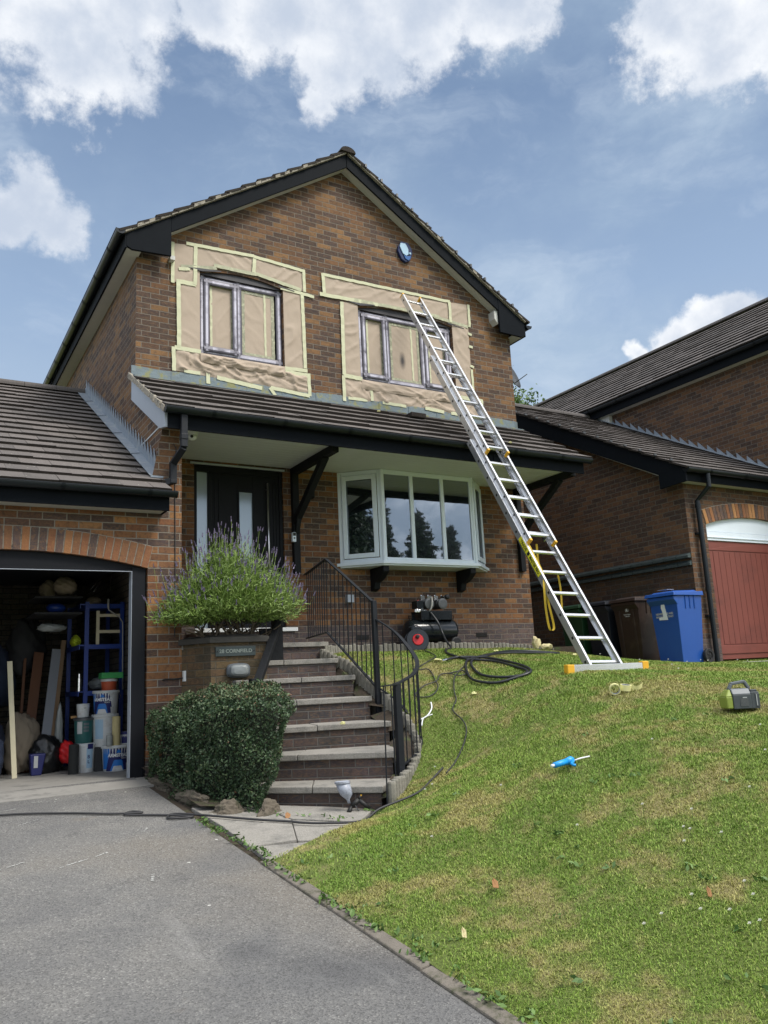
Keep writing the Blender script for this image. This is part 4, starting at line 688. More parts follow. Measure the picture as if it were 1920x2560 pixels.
q = M(); q.box(-.85, 2.275, 8.125, G, 1.775, 1.787); q.build('eaves_soffit', 'soffit_grey', gar); gutter('gutter', (-.9, 8.035, 1.945), (2.345, 8.035, 1.94), gar)
# stepped lead soakers where the garage roof meets the house
q = M(); y = 8.62
q.prism([(2.17, 8.35, GT(8.35)+.045), (2.17, 12.7, GT(12.7)+.045), (2.298, 12.7, GT(12.7)+.05), (2.298, 8.35, GT(8.35)+.05)], (0, 0, .006)) ; q.prism([(2.286, 8.36, GT(8.36)+.05), (2.286, 12.75, GT(12.75)+.05), (2.286, 12.75, GT(12.75)+.13), (2.286, 8.36, GT(8.36)+.13)], (.010, 0, 0))
y = 8.40
while y < 12.6:
    q.prism([(2.282, y, GT(y)+.12), (2.282, y+.14, GT(y+.14)+.12), (2.282, y+.128, GT(y+.13)+.275)], (.006, 0, 0)); y += .1376
q.box(2.17, 2.30, 8.33, 8.36, GT(8.35)+.03, GT(8.35)+.05)
for k in range(4): q.beam((2.165, 9.2+k*.95, GT(9.2+k*.95)+.053), (2.288, 9.2+k*.95+.05, GT(9.25+k*.95)+.056), .02, .006)
q.build('lead_flashing', 'lead', gar)
q = M(); q.box(2.0, 2.135, G+.03, G+.13, -.86, 1.21); q.box(-.40, 2.0, G+.05, G+.11, 1.17, 1.20); q.box(1.995, 2.0, G+.025, G+.135, -.86, 1.17, 1)
n = 16; q.prism([(-.405, G+.05, 1.20)]+[(.87-1.277*cos(pi*k/n), G+.05, 1.203+.148*(1-cos(pi*k/n)**2)) for k in range(n+1)]+[(2.145, G+.05, 1.20)], (0, .04, 0)); q.box(-.40, 2.0, G+.03, G+.05, 1.166, 1.172, 1); q.build('door_surround', ['door_black', 'board_grey'], gar, bevel=.002)
q = M(); q.box(-.38, 1.98, G+.2, G+2.25, 1.28, 1.32); q.build('lifted_door', 'door_black', gar)
q = M(); q.tube([(2.41, G-.008, 2.55), (2.44, G-.008, 2.5), (2.425, G-.008, 2.3), (2.43, G-.008, 1.2), (2.425, G-.008, .5)], .005, 6); q.build('wall_cable', 'cable_black', gar)
# ================= neighbour =================
nb = thing('garage', 'neighbouring brick garage with a red door and white arched panel', 'garage', (11.5, 8.0, 0), 'garages')
XN = 10.05
q = M(); NO = (10.46, 12.74, -.06, 2.03, .155); wall([XN, 13.0], -.4, lambda x: 2.80, [NO], 8.0, .12, q)
q.build('front_wall', 'brick_nbr', nb); NZ = lambda y: 2.80+.535*(y-7.72)
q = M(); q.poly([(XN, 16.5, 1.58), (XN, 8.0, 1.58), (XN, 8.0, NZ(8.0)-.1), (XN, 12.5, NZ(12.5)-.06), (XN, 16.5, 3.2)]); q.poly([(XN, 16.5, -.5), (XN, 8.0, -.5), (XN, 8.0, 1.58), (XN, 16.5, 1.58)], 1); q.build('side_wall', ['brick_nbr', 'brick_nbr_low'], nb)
q = M()
for z0, pr in ((1.505, .075), (1.395, .045)):
    y = 8.01
    while y < 12.6: q.hexa([(XN-pr, y, z0), (XN, y, z0), (XN, y+.215, z0), (XN-pr, y+.215, z0), (XN-pr, y, z0+.035), (XN, y, z0+.075), (XN, y+.215, z0+.075), (XN-pr, y+.215, z0+.035)], 0, random.random()); y += .225
q.build('brick_band', 'slate', nb)
q = M(); L_ = math.hypot(1, .535); tiles(q, (9.80, 7.74, NZ(7.74)), (1, 0, 0), (0, 1/L_, .535/L_), 11.0, 19, tw=.29, ga=.286, th=.030, seed=31); q.build('roof_slope', ['tile_nbr', 'tile_edge'], nb, rnd=True); q = M(); tiles(q, (12.99, 17.3, NZ(7.74)), (-1, 0, 0), (0, -1/L_, .535/L_), 11.0, 19, tw=.29, ga=.286, th=.03, seed=32)
nrf = q.build('roof_slope', ['tile_nbr', 'tile_edge'], nb, rnd=True)
q = M()
for k in range(9): q.prism([(9.8+k*.45, 12.52+.11*cos(pi*j/8), NZ(12.52)-.02+.10*sin(pi*j/8)) for j in range(9)], (.445, 0, 0))
q.build('ridge_tiles', 'tile_nbr', nrf, rnd=True)
q = M()
for k in range(17): q.box(9.785, 9.84, 7.95+k*.285, 7.97+k*.285, NZ(7.95+k*.285)+.03, NZ(7.95+k*.285)+.06)
q.build('verge_clip', 'motor_grey', nrf)
q = M(); q.prism([(9.84, 8.25, NZ(8.25)+.01), (9.84, 12.5, NZ(12.5)+.01), (9.84, 12.5, NZ(12.5)-.33), (9.84, 8.25, NZ(8.25)-.28)], (.028, 0, 0)); q.prism([(9.836, 7.76, 2.80), (9.836, 8.248, NZ(8.25)+.01), (9.836, 8.248, 2.58), (9.836, 7.76, 2.60)], (.034, 0, 0)); q.prism([(9.84, 16.8, NZ(8.25)), (9.84, 12.5, NZ(12.5)+.01), (9.84, 12.5, NZ(12.5)-.33), (9.84, 16.8, 2.6)], (.03, 0, 0)); q.build('bargeboard', 'fascia', nb)
q = M(); q.box(9.87, 13, 7.80, 7.825, 2.62, 2.80); q.build('fascia_board', 'fascia', nb); q = M(); q.box(9.87, 13, 7.825, 8.0, 2.635, 2.65); q.prism([(9.868, 8.0, NZ(8.0)-.30), (9.868, 12.5, NZ(12.5)-.31), (10.05, 12.5, NZ(12.5)-.31), (10.05, 8.0, NZ(8.0)-.30)], (0, 0, .01)); q.build('eaves_soffit', 'soffit_grey', nb)
gutter('gutter', (9.83, 7.735, 2.79), (13.0, 7.735, 2.78), nb)
q = M(); pp = [(10.30, 7.735, 2.74), (10.30, 7.735, 2.55), (10.245, 7.93, 2.36), (10.245, 7.93, -.05)]; q.tube(pp, .038, 12); [q.tube([(10.245, 7.93, z), (10.245, 7.93, z+.06)], .045, 12) for z in (2.25, 1.0)]; [q.box(10.18, 10.31, 7.94, 8.0, z, z+.03) for z in (1.85, .62)]; q.build('downpipe', 'gutter_black', nb)
q = M(); arch(q, 10.46, 12.74, 2.03, .155, 8.0, seed=5); q.build('brick_arch', ['brick_nbr_v', 'mortar'] if 'brick_nbr_v' in MATS else ['brick_voussoir', 'mortar'], nb, rnd=True)
q = M(); n = 16; q.prism([(10.465, 8.04, 1.93)]+[(11.6-1.135*cos(pi*k/n), 8.04, 2.028+.153*(1-cos(pi*k/n)**2)) for k in range(n+1)]+[(12.735, 8.04, 1.93)], (0, .04, 0)); q.box(10.465, 12.735, 8.03, 8.08, 1.79, 1.925); q.box(10.465, 12.735, 8.015, 8.03, 1.83, 1.845); q.build('arched_panel', 'upvc', nb, bevel=.003)
q = M(); q.box(10.465, 12.735, 8.05, 8.09, .0, 1.785)
for k in range(16): q.box(10.60+k*.128, 10.722+k*.128, 8.043, 8.05, .22, 1.62)
q.box(10.50, 12.70, 8.036, 8.05, .08, .20); n = 12; q.prism([(10.50, 8.040, 1.64)]+[(11.6-1.1*cos(pi*k/n), 8.040, 1.64+.10*(1-cos(pi*k/n)**2)) for k in range(n+1)], (0, .010, 0)); q.build('garage_door', 'door_red', nb, bevel=.003)
nh = thing('brick_house', 'neighbouring brick house rising above its garage, long brown tiled roof', 'house', (14, 8, 0), None)
q = M(); q.poly([(13.0, 19, -.4), (13.0, 6.3, -.4), (13.0, 6.3, 5.45), (13.0, 19, 5.45)]); q.poly([(13, 6.3, -.4), (19, 6.3, -.4), (19, 6.3, 5.45), (16, 6.3, 7.4), (13, 6.3, 5.45)]); q.poly([(19, 19, -.4), (13, 19, -.4), (13, 19, 5.45), (16, 19, 7.4), (19, 19, 5.45)]); q.poly([(19, 6.3, -.4), (19, 19, -.4), (19, 19, 5.45), (19, 6.3, 5.45)]); q.build('wall', 'brick_nbr', nh)
q = M(); tiles(q, (12.80, 19.3, 5.54), (0, -1, 0), (cs_, 0, sn_), 44, 13, tw=.30, ga=.287, th=.034, seed=41); q.build('roof_slope', ['tile_nbr', 'tile_edge'], nh, rnd=True); q = M(); tiles(q, (19.2, 6.1, 5.54), (0, 1, 0), (-cs_, 0, sn_), 44, 13, tw=.30, ga=.287, seed=42); rr_ = q.build('roof_slope', ['tile_nbr', 'tile_edge'], nh, rnd=True)
q = M()
for k in range(29): q.prism([(16+.12*cos(pi*j/8), 6.1+k*.45, 7.63+.10*sin(pi*j/8)) for j in range(9)], (0, .445, 0))
q.build('ridge_tiles', 'tile_nbr', rr_, rnd=True)
q = M(); q.box(12.82, 12.845, 6.1, 19.2, 5.27, 5.47); q.build('fascia_board', 'fascia', nh); q = M(); q.box(12.845, 13.0, 6.1, 19.2, 5.275, 5.29); q.box(12.9, 13.0, 11.95, 12.2, 5.1, 5.28); q.build('eaves_soffit', 'soffit_grey', nh); gutter('gutter', (12.765, 6.1, 5.47), (12.765, 19.2, 5.47), nh)
q = M(); q.prism([(12.86, 7.9, NZ(7.9)+.04), (12.86, 12.3, NZ(12.3)+.04), (12.998, 12.3, NZ(12.3)+.05), (12.998, 7.9, NZ(7.9)+.05)], (0, 0, .006)); y = 7.9
while y < 12.2:
    q.prism([(12.984, y, NZ(y)+.04), (12.984, y+.20, NZ(y+.20)+.04), (12.984, y+.195, NZ(y+.20)+.15)], (.010, 0, 0)); y += .198
q.build('lead_flashing', 'lead', nh)
# ================= steps =================
ST = [((2.45, 6.78), (3.32, 5.80), -.842), ((2.45, 7.18), (3.65, 6.15), -.62), ((2.60, 7.32), (3.99, 6.75), -.41), ((2.75, 7.62), (4.05, 7.2), -.18), ((2.9, 7.86), (4.09, 7.6), .03), ((2.9, 8.07), (4.09, 7.98), .22), ((2.9, 8.35), (4.10, 8.34), .415)]
steps = thing('garden_steps', 'flight of dark brick steps with concrete slab treads climbing to the front door', 'steps', (3.3, 6.6, -1.0))
for k in range(6):
    (l, r_, z) = ST[k]; (l2, r2, z2) = ST[k+1]; l, r_, l2, r2 = [np.array(a) for a in (l, r_, l2, r2)]; d = (r_-l)/np.hypot(*(r_-l)); nn = np.array([d[1], -d[0]])
    if nn[1] > 0: nn = -nn
    bk = lambda a: a+(-nn)*.03; L2, R2 = bk(l2), bk(r2)
    mid = .52+.06*random.uniform(-1, 1); mf = l+(r_-l)*mid; mb = L2+(R2-L2)*mid; q = M(); j1, j2 = random.uniform(-.006, .006), random.uniform(-.006, .006)
    for (a, b_, c_, e_, jj) in ((l, mf-d*.003, mb-d*.003, L2, j1), (mf+d*.003, r_+d*.012, R2+d*.01, mb+d*.003, j2)):
        q.hexa([(p[0], p[1], z-.052+jj) for p in (a, b_, c_, e_)]+[(p[0], p[1], z+jj) for p in (a, b_, c_, e_)])
    q.build('tread', 'slab', steps, bevel=.007)
    q = M(); i_ = lambda a: a-nn*.022
    a, b_, c_, e_ = i_(l), i_(r_)-d*.01, R2, L2; zb_ = (ST[k-1][2] if k else -1.06)-.3; q.hexa([(p[0], p[1], zb_) for p in (a, b_, c_, e_)]+[(p[0], p[1], z-.056) for p in (a, b_, c_, e_)]); q.build('riser', 'brick_step', steps)
# soil between steps and logs
q = M(); rp = [(r_[0]-.02, r_[1], z) for (l, r_, z) in ST]
for a, b_ in zip(rp[:-1], rp[1:]):
    la = min(LOGS, key=lambda g: abs(g[1]-a[1])); lb = min(LOGS, key=lambda g: abs(g[1]-b_[1])); q.poly([(a[0], a[1], a[2]-.09), (la[0]+.02, la[1], min(la[2]-.1, a[2]-.02)), (lb[0]+.02, lb[1], min(lb[2]-.1, b_[2]-.04)), (b_[0], b_[1], b_[2]-.09-.1)])
kind(q.build('soil', 'soil'), 'structure')
def logs(name, path, h, label, r=.034):
    q = M(); P = [Vector(p) for p in path]; carry = 0.0; up = random.Random(5)
    for a, b_ in zip(P[:-1], P[1:]):
        L = Vector((b_.x-a.x, b_.y-a.y, 0)).length; s_ = carry
        while s_ < L:
            p = a.lerp(b_, s_/L); zt_ = p.z+up.uniform(-.012, .010); tl = up.uniform(-.01, .01); rr = r*up.uniform(.92, 1.05)
            q.tube([(p.x, p.y, zt_-h), (p.x+tl, p.y+tl, zt_-.012), (p.x+tl, p.y+tl, zt_)], [rr, rr, rr*.86], 9, r=up.random()); s_ += r*1.98
        carry = s_-L
    return tag(q.build(name, 'log_grey'), label, 'edging', 'log edgings')
logs('log_edging', LOGS, .42, 'short upright timber log edging curving beside the brick steps')
logs('log_edging', [(4.2, 8.5, .37), (4.6, 8.80, .40), (5.2, 8.98, .40), (5.9, 9.02, .405), (6.8, 9.05, .395), (7.7, 9.08, .35), (8.2, 9.12, .28), (8.7, 9.25, .20), (9.1, 9.5, .14)], .30, 'low row of grey timber logs edging the lawn below the bay window')
# ================= railings =================
rail = thing('iron_railing', 'curved black wrought iron railing on the lawn side of the steps', 'railing', (4.1, 7.2, -.2))
mp_ = V(4.13, 7.20, .74); ep = V(3.70, 6.12, -.07); tb = V(4.01, 8.0, 1.30); tw = V(4.46, 9.52, 1.33)
q = M(); q.box(mp_.x-.024, mp_.x+.024, mp_.y-.024, mp_.y+.024, -.35, .76); q.build('post', 'paint_black', rail, bevel=.003)
q = M(); q.box(ep.x-.028, ep.x+.028, ep.y-.028, ep.y+.028, -.95, -.06); q.build('post', 'paint_black', rail, bevel=.003)
ctl = [V(4.13, 7.20, .58), V(4.24, 7.02, .44), V(4.26, 6.78, .26), V(4.19, 6.54, .12), V(4.02, 6.33, .02), V(3.82, 6.19, -.04), V(3.70, 6.12, -.065)]
q = M()
def flatbar(q, pts, w_=.040, h=.012):
    for a, b_ in zip(pts[:-1], pts[1:]): q.beam(a, b_+(b_-a).normalized()*.006, w_, h)
def spl(pts, n=6):
    out = []
    for k in range(len(pts)-1):
        p0, p1, p2, p3 = pts[max(k-1, 0)], pts[k], pts[k+1], pts[min(k+2, len(pts)-1)]
        for j in range(n):
            t_ = j/n; out.append(.5*((2*p1)+(p2-p0)*t_+(2*p0-5*p1+4*p2-p3)*t_*t_+(3*p1-p0-3*p2+p3)*t_**3))
    return out+[pts[-1]]
cs = spl(ctl); flatbar(q, [tw, tb, mp_]); flatbar(q, cs); flatbar(q, [ep+V(0, 0, 0), V(3.34, 5.74, -.075)], .03, .010); q.build('top_rail', 'paint_black', rail)
q = M(); bw, bb_, bm = V(4.46, 9.52, .52), V(4.02, 8.05, .50), V(4.13, 7.22, -.10); flatbar(q, [bw, bb_, bm], .03, .01)
cb = [c_-V(0, 0, .68) for c_ in cs]; flatbar(q, cb, .025, .010); q.build('bottom_rail', 'paint_black', rail)
def bal(a, b_):
    q = M(); q.tube([a, b_], .0065, 6); q.build('baluster', 'paint_black', rail)
for k in range(1, 10): t_ = k/10; bal(tw.lerp(tb, t_), bw.lerp(bb_, t_))
for k in range(0, 11): t_ = k/11; bal(tb.lerp(mp_, t_), bb_.lerp(bm, t_))
tot = len(cs)-1
for k in range(1, 13):
    f = k/13*tot; i_ = int(f); a = cs[i_].lerp(cs[i_+1], f-i_); bal(a, a-V(0, 0, .80+.02*(k % 3)))
bal(V(3.36, 5.76, -.075), V(3.335, 5.745, -.98)); bal(V(3.51, 5.90, -.075), V(3.51, 5.89, -.90))
hr = thing('timber_handrail', 'sloping black wooden handrail beside the house name planter', 'handrail', (3.2, 7.8, -.8))
q = M(); q.beam((2.80, 7.18, -.13), (3.565, 8.24, .70), .075, .06); q.build('rail', 'wood_black', hr, bevel=.006)
q = M(); q.box(2.86, 2.94, 7.34, 7.42, -.9, .04); q.build('post', 'wood_black', hr, bevel=.004); q = M(); q.box(3.45, 3.545, 8.16, 8.26, -.2, .66); q.build('post', 'wood_black', hr, bevel=.004)
q = M(); q.box(3.27, 3.45, 8.13, 8.17, -.3, .56); q.build('side_panel', 'wood_black', hr, bevel=.004)
# ================= planter =================
pl = thing('brick_planter', 'angled brick planter with dark coping carrying the house name plate', 'planter', (2.9, 8.2, -.5))
pf = [(2.50, 8.35), (2.69, 8.0), (3.25, 7.92), (3.25, 8.33), (3.25, 8.9), (2.50, 8.9)]
q = M(); n = len(pf)
for a, b_ in zip(pf[:3], pf[1:4]): q.poly([(a[0], a[1], -1.1), (b_[0], b_[1], -1.1), (b_[0], b_[1], .41), (a[0], a[1], .41)])
q.poly([(3.25, 7.92, -1), (3.25, 8.9, -1), (3.25, 8.9, .41), (3.25, 7.92, .41)]); q.poly([(3.25, 8.9, -1), (2.5, 8.9, -1), (2.5, 8.9, .41), (3.25, 8.9, .41)]); q.build('wall', 'brick_planter', pl)
q = M(); off = [(2.46, 8.34), (2.665, 7.965), (3.27, 7.88), (3.27, 8.92), (2.46, 8.92)]; inn = [(2.60, 8.38), (2.76, 8.10), (3.15, 8.04), (3.15, 8.8), (2.60, 8.8)]
for k in range(4):
    a, b_, c_, e_ = off[k], off[k+1], inn[k+1], inn[k]; q.hexa([(p[0], p[1], .41) for p in (a, b_, c_, e_)]+[(a[0], a[1], .465), (b_[0], b_[1], .465), (c_[0], c_[1], .50), (e_[0], e_[1], .50)])
q.build('coping', 'coping', pl, bevel=.004); q = M(); q.poly([(x, y, .45) for x, y in inn]); q.build('soil', 'soil', pl)
fd = V(3.25-2.69, 7.92-8.0, 0).normalized(); fn = fd.cross(V(0, 0, 1)); F = lambda s_, o_, z: V(2.69, 8.0, z)+fd*s_+fn*o_
q = M(); q.hexa([F(.045, .022, .275), F(.45, .022, .275), F(.45, .001, .275), F(.045, .001, .275), F(.045, .022, .372), F(.45, .022, .372), F(.45, .001, .372), F(.045, .001, .372)]); npl = q.build('name_plate', 'slate', pl, bevel=.003)
text('lettering', '28 CORNFIELD', .050, F(.247, .0235, .324), fd, V(0, 0, 1), 'gold_ink', npl, bold=.0007)
q = M(); [q.lathe(F(s_, .022, .324), [(.008, 0), (.007, .004)], 12, axis=tuple(fn)) for s_ in (.062, .433)]; q.build('screw', 'ink_black', npl)
bl = M(); c0 = F(.27, 0, .13); A3 = lambda a, rx, rz, o_: c0+fd*cos(a)*rx+V(0, 0, sin(a)*rz)+fn*o_
for (r0, r1, o0, o1) in ((1, 1, 0, .035), (1, .92, .035, .045), (.92, .92, .045, .06), (.92, .80, .06, .07), (.80, .80, .07, .08)):
    for k in range(28):
        a0, a1 = 2*pi*k/28, 2*pi*(k+1)/28; S_ = lambda a: (abs(cos(a))**.6*(1 if cos(a) > 0 else -1), abs(sin(a))**.6*(1 if sin(a) > 0 else -1)); g = lambda a, rr, o_: c0+fd*S_(a)[0]*.118*rr+V(0, 0, S_(a)[1]*.072*rr)+fn*o_
        bl.poly([g(a0, r0, o0), g(a1, r0, o0), g(a1, r1, o1), g(a0, r1, o1)])
lb_ = bl.build('bulkhead_light', 'tool_grey_top', pl, smooth=False); q = M()
for (r0, r1, o0, o1) in ((.80, .72, .078, .095), (.72, .5, .095, .108), (.5, .01, .108, .112)):
    for k in range(28): a0, a1 = 2*pi*k/28, 2*pi*(k+1)/28; q.poly([g(a0, r0, o0), g(a1, r0, o0), g(a1, r1, o1), g(a0, r1, o1)])
q.build('lamp_cover', 'lens_milky', lb_, smooth=True)
q = M(); q.box(2.505, 2.585, G-.055, G-.002, .05, .155); q.box(2.54, 2.544, G-.058, G-.054, .05, .155, 1); q.tube([(2.51, G-.02, .085), (2.42, G-.014, .075), (2.33, G-.014, .08), (2.30, G-.014, .07)], .008, 6, 1); jb = q.build('junction_box', ['white_plastic', 'ink_black'], gar, bevel=.004)
# ================= lavender =================
lav = thing('lavender_bush', 'big flowering lavender bush spilling over the brick planter', 'shrub', (2.9, 8.3, .45))
rg = np.random.default_rng(3); cen = np.array([2.95, 8.12, .50]); stems = M(); tips = []
for k in range(34):
    a = rg.uniform(0, 2*pi); el = rg.uniform(.25, 1.25); L = rg.uniform(.25, .46); d = np.array([cos(a)*cos(el)*1.1, sin(a)*cos(el)*.6, sin(el)]); b0 = cen+np.array([rg.uniform(-.28, .25), rg.uniform(-.08, .2), -.06]); m1 = b0+d*L*.5+rg.normal(0, .03, 3); m2 = b0+d*L; stems.tube([b0, m1, m2], [.012, .009, .005], 6); tips.append((m2, d))
    for j in range(3): e = m1+rg.normal(0, .08, 3)+d*.08; stems.tube([m1, (m1+e)/2+rg.normal(0, .015, 3), e], [.006, .004, .002], 5)
stems.build('branches', 'wood_stem', lav)
# leafy shoots: direction fans out; foliage starts above the woody base
vv, ff, rr2, off_ = [], [], [], 0; fl = M(); tips2 = []
NS = 2100
for k in range(NS):
    a = rg.uniform(0, 2*pi); ul = rg.random()**.55; x = cos(a)*ul; y = sin(a)*ul; base_ = cen+np.array([x*.30-.02, y*.18+.03, .10+.10*(1-ul)]); d = np.array([x*.80-.01, y*.6-.15, .40+.62*(1-ul)+rg.uniform(-.12, .15)]); d /= np.linalg.norm(d); L = rg.uniform(.50, .80)*(1.06-.25*ul)
    if x < -.35: L *= .95; d[2] -= .18*abs(x)
    if x > .35: d[2] -= .05
    st = .22 if ul < .6 else .16
    for j in range(16):
        t_ = st+(1-st)*j/16; p = base_+d*L*t_+np.array([0, 0, -.10*ul*t_*t_])+rg.normal(0, .012, 3); ld = d*.8+rg.normal(0, .55, 3); ld /= np.linalg.norm(ld); sd_ = np.cross(ld, rg.normal(size=3)); sd_ /= np.linalg.norm(sd_); l = rg.uniform(.035, .065); w_ = .0050
        vv += [p-sd_*w_, p+sd_*w_, p+ld*l+sd_*w_*.3, p+ld*l-sd_*w_*.3]; rr2.append(np.clip(rg.normal(.5, .2)+.1*x, 0, 1))
    tips2.append((base_+d*L+np.array([0, 0, -.10*ul]), d, ul))
vv = np.array(vv); fmesh('foliage', vv, np.arange(len(vv)).reshape(-1, 4), 'lav_leaf', lav, rnd=rr2)
fv, fr_ = [], []; sv = []
for (p, d, ul) in tips2[:620]:
    u_ = d*.45+np.array([0, 0, .8])+rg.normal(0, .13, 3); u_ /= np.linalg.norm(u_); L = rg.uniform(.05, .20)*(1.1-.25*ul) if rg.random() < .93 else rg.uniform(.22, .32); e = p+u_*L; s_ = np.cross(u_, rg.normal(size=3)); s_ /= np.linalg.norm(s_)*700
    sv += [p-s_, p+s_, e+s_, e-s_]; n_ = int(rg.integers(5, 8))
    for j in range(n_):
        c_ = e+u_*j*.0075; wj = .0075*(1-.09*j)
        for m_ in range(3):
            dd = rg.normal(size=3); dd /= np.linalg.norm(dd); t2 = np.cross(u_, dd); t2 /= np.linalg.norm(t2); fv += [c_-t2*wj-u_*.004, c_+t2*wj-u_*.004, c_+t2*wj*.7+u_*.007, c_-t2*wj*.7+u_*.007]; fr_.append(rg.random())
fv = np.array(fv); fmesh('flower_spikes', fv, np.arange(len(fv)).reshape(-1, 4), 'lav_flower', lav, rnd=fr_)
sv = np.array(sv); fmesh('flower_stems', sv, np.arange(len(sv)).reshape(-1, 4), 'lav_leaf', lav, rnd=np.full(len(sv)//4, .75))
# ================= hedge =================
hd = thing('hedge', 'clipped dark green small leaved shrub filling the corner beside the steps', 'shrub', (2.65, 7.2, -.9))
def hedge_pts(n, seed, inset=0.0):
    rg = np.random.default_rng(seed); P, N = [], []
    foot = np.array([(2.14, 8.2), (2.10, 7.75), (2.16, 7.15), (2.30, 6.62), (2.52, 6.30), (2.76, 6.25), (2.90, 6.44), (3.01, 6.86), (3.07, 7.34), (3.02, 7.72), (2.75, 7.88), (2.4, 8.2)]); c_ = foot.mean(0); seg = np.roll(foot, -1, 0)-foot; ln = np.hypot(*seg.T); cum = np.r_[0, np.cumsum(ln)]
    u = rg.random(n)*cum[-1]; i_ = np.clip(np.searchsorted(cum, u)-1, 0, len(ln)-1); w_ = (u-cum[i_])/ln[i_]; p = foot[i_]+seg[i_]*w_[:, None]; d = p-c_; dn = d/np.hypot(*d.T)[:, None]
    top = rg.random(n) < .34; t_ = rg.random(n)**.8; zz = -1.06+(.99)*t_; prof = np.where(t_ > .82, np.sqrt(np.clip(1-((t_-.82)/.18)**2*.45, 0, 1)), .96+.04*np.clip(t_/.5, 0, 1)); fr = np.where((d[:, 1] < 0), prof, 1.0)
    bx = c_+d*fr[:, None]; R = np.sqrt(rg.random(n)); tx = c_+d*(R*.93)[:, None]; X = np.where(top[:, None], tx, bx); Zt = -.07+.02*(1-R); zz = np.where(top, Zt-.10*R**4, zz); nz = np.where(top, 1.0, .25)
    zz += np.where(X[:, 0] < 2.45, -.12*(2.45-X[:, 0])/.3*np.clip((zz+.93)/.8, 0, 1), 0)+np.where(X[:, 0] > 2.8, .06*np.clip((zz+.93)/.8, 0, 1), 0)
    X = X.copy(); sh = np.clip((zz+1.0)/.75, 0, 1); X[:, 0] = np.where(X[:, 0] > 2.35, 2.35+(X[:, 0]-2.35)*(.42+.46*sh), X[:, 0])
    b_ = .05*np.sin(X[:, 0]*8+zz*6)*np.sin(X[:, 1]*7-zz*5)+.03*np.sin(X[:, 0]*19+zz*15+X[:, 1]*13); dep = -np.abs(rg.normal(0, .03, n))+b_-inset; nrm = np.stack([dn[:, 0]*(~top), dn[:, 1]*(~top), nz], 1); nrm /= np.linalg.norm(nrm, axis=1)[:, None]
    return np.c_[X, zz]+nrm*dep[:, None], nrm, rg
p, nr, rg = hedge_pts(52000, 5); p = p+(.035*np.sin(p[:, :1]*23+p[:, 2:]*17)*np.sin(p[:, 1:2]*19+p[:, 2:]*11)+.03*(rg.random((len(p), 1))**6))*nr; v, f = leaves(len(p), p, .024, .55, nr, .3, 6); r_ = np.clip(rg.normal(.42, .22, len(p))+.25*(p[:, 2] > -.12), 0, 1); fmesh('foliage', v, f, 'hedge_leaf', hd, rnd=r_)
q = M()
for k in range(420):                    # twigs poking out of the clipped face
    i_ = rg.integers(len(p)); a = p[i_]-nr[i_]*.1; b_ = p[i_]+nr[i_]*rg.uniform(.01, .05)+rg.normal(0, .02, 3); q.tube([a, b_], [.003, .0015], 4)
q.build('twigs', 'wood_stem', hd)
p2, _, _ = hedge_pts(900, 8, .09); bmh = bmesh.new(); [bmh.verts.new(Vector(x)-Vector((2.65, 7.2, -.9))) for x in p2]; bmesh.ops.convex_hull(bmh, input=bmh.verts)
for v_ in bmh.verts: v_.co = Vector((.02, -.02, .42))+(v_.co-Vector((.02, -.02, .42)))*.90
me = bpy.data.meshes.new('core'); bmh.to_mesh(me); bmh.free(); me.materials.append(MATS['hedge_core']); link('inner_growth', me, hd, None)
def rock(name, c, s_, seed, label, lumps=1):
    bm = bmesh.new(); bmesh.ops.create_icosphere(bm, subdivisions=5, radius=1); rg = random.Random(seed); ph = [rg.uniform(0, 6) for _ in range(6)]
    for v_ in bm.verts: n_ = 1+.16*sin(v_.co.x*3+ph[0])*sin(v_.co.y*3+ph[1])+.12*sin(v_.co.z*5+ph[2])+.26*noise.noise(v_.co*2.1+Vector((seed*3, 0, 0)))+.14*noise.noise(v_.co*6+Vector((seed*3, 5, 0)))+.06*noise.noise(v_.co*17); v_.co = Vector((v_.co.x*s_[0]*n_, v_.co.y*s_[1]*n_, v_.co.z*s_[2]*n_))
    me = bpy.data.meshes.new(name); bm.to_mesh(me); bm.free(); me.materials.append(MATS['rock']); [setattr(pg, 'use_smooth', True) for pg in me.polygons]; ob = bpy.data.objects.new(name, me); ob.location = c; COL.objects.link(ob); ob.rotation_euler = (0, 0, rg.uniform(-.4, .4)); return tag(ob, label, 'rock', 'stones edging the shrub bed')
rock('rock', (2.16, 7.75, -.89), (.06, .36, .08), 1, 'long low stone at the shrub bed nearest the garage door'); rock('rock', (2.17, 7.02, -.93), (.06, .32, .08), 2, 'rough stone between two others along the drive beside the shrub'); rock('rock', (2.30, 6.44, -.99), (.13, .07, .09), 3, 'rounded brown stone where the drive meets the paving'); rock('rock', (2.56, 6.24, -1.0), (.12, .06, .09), 4, 'rounded brown stone closest to the bottom step')
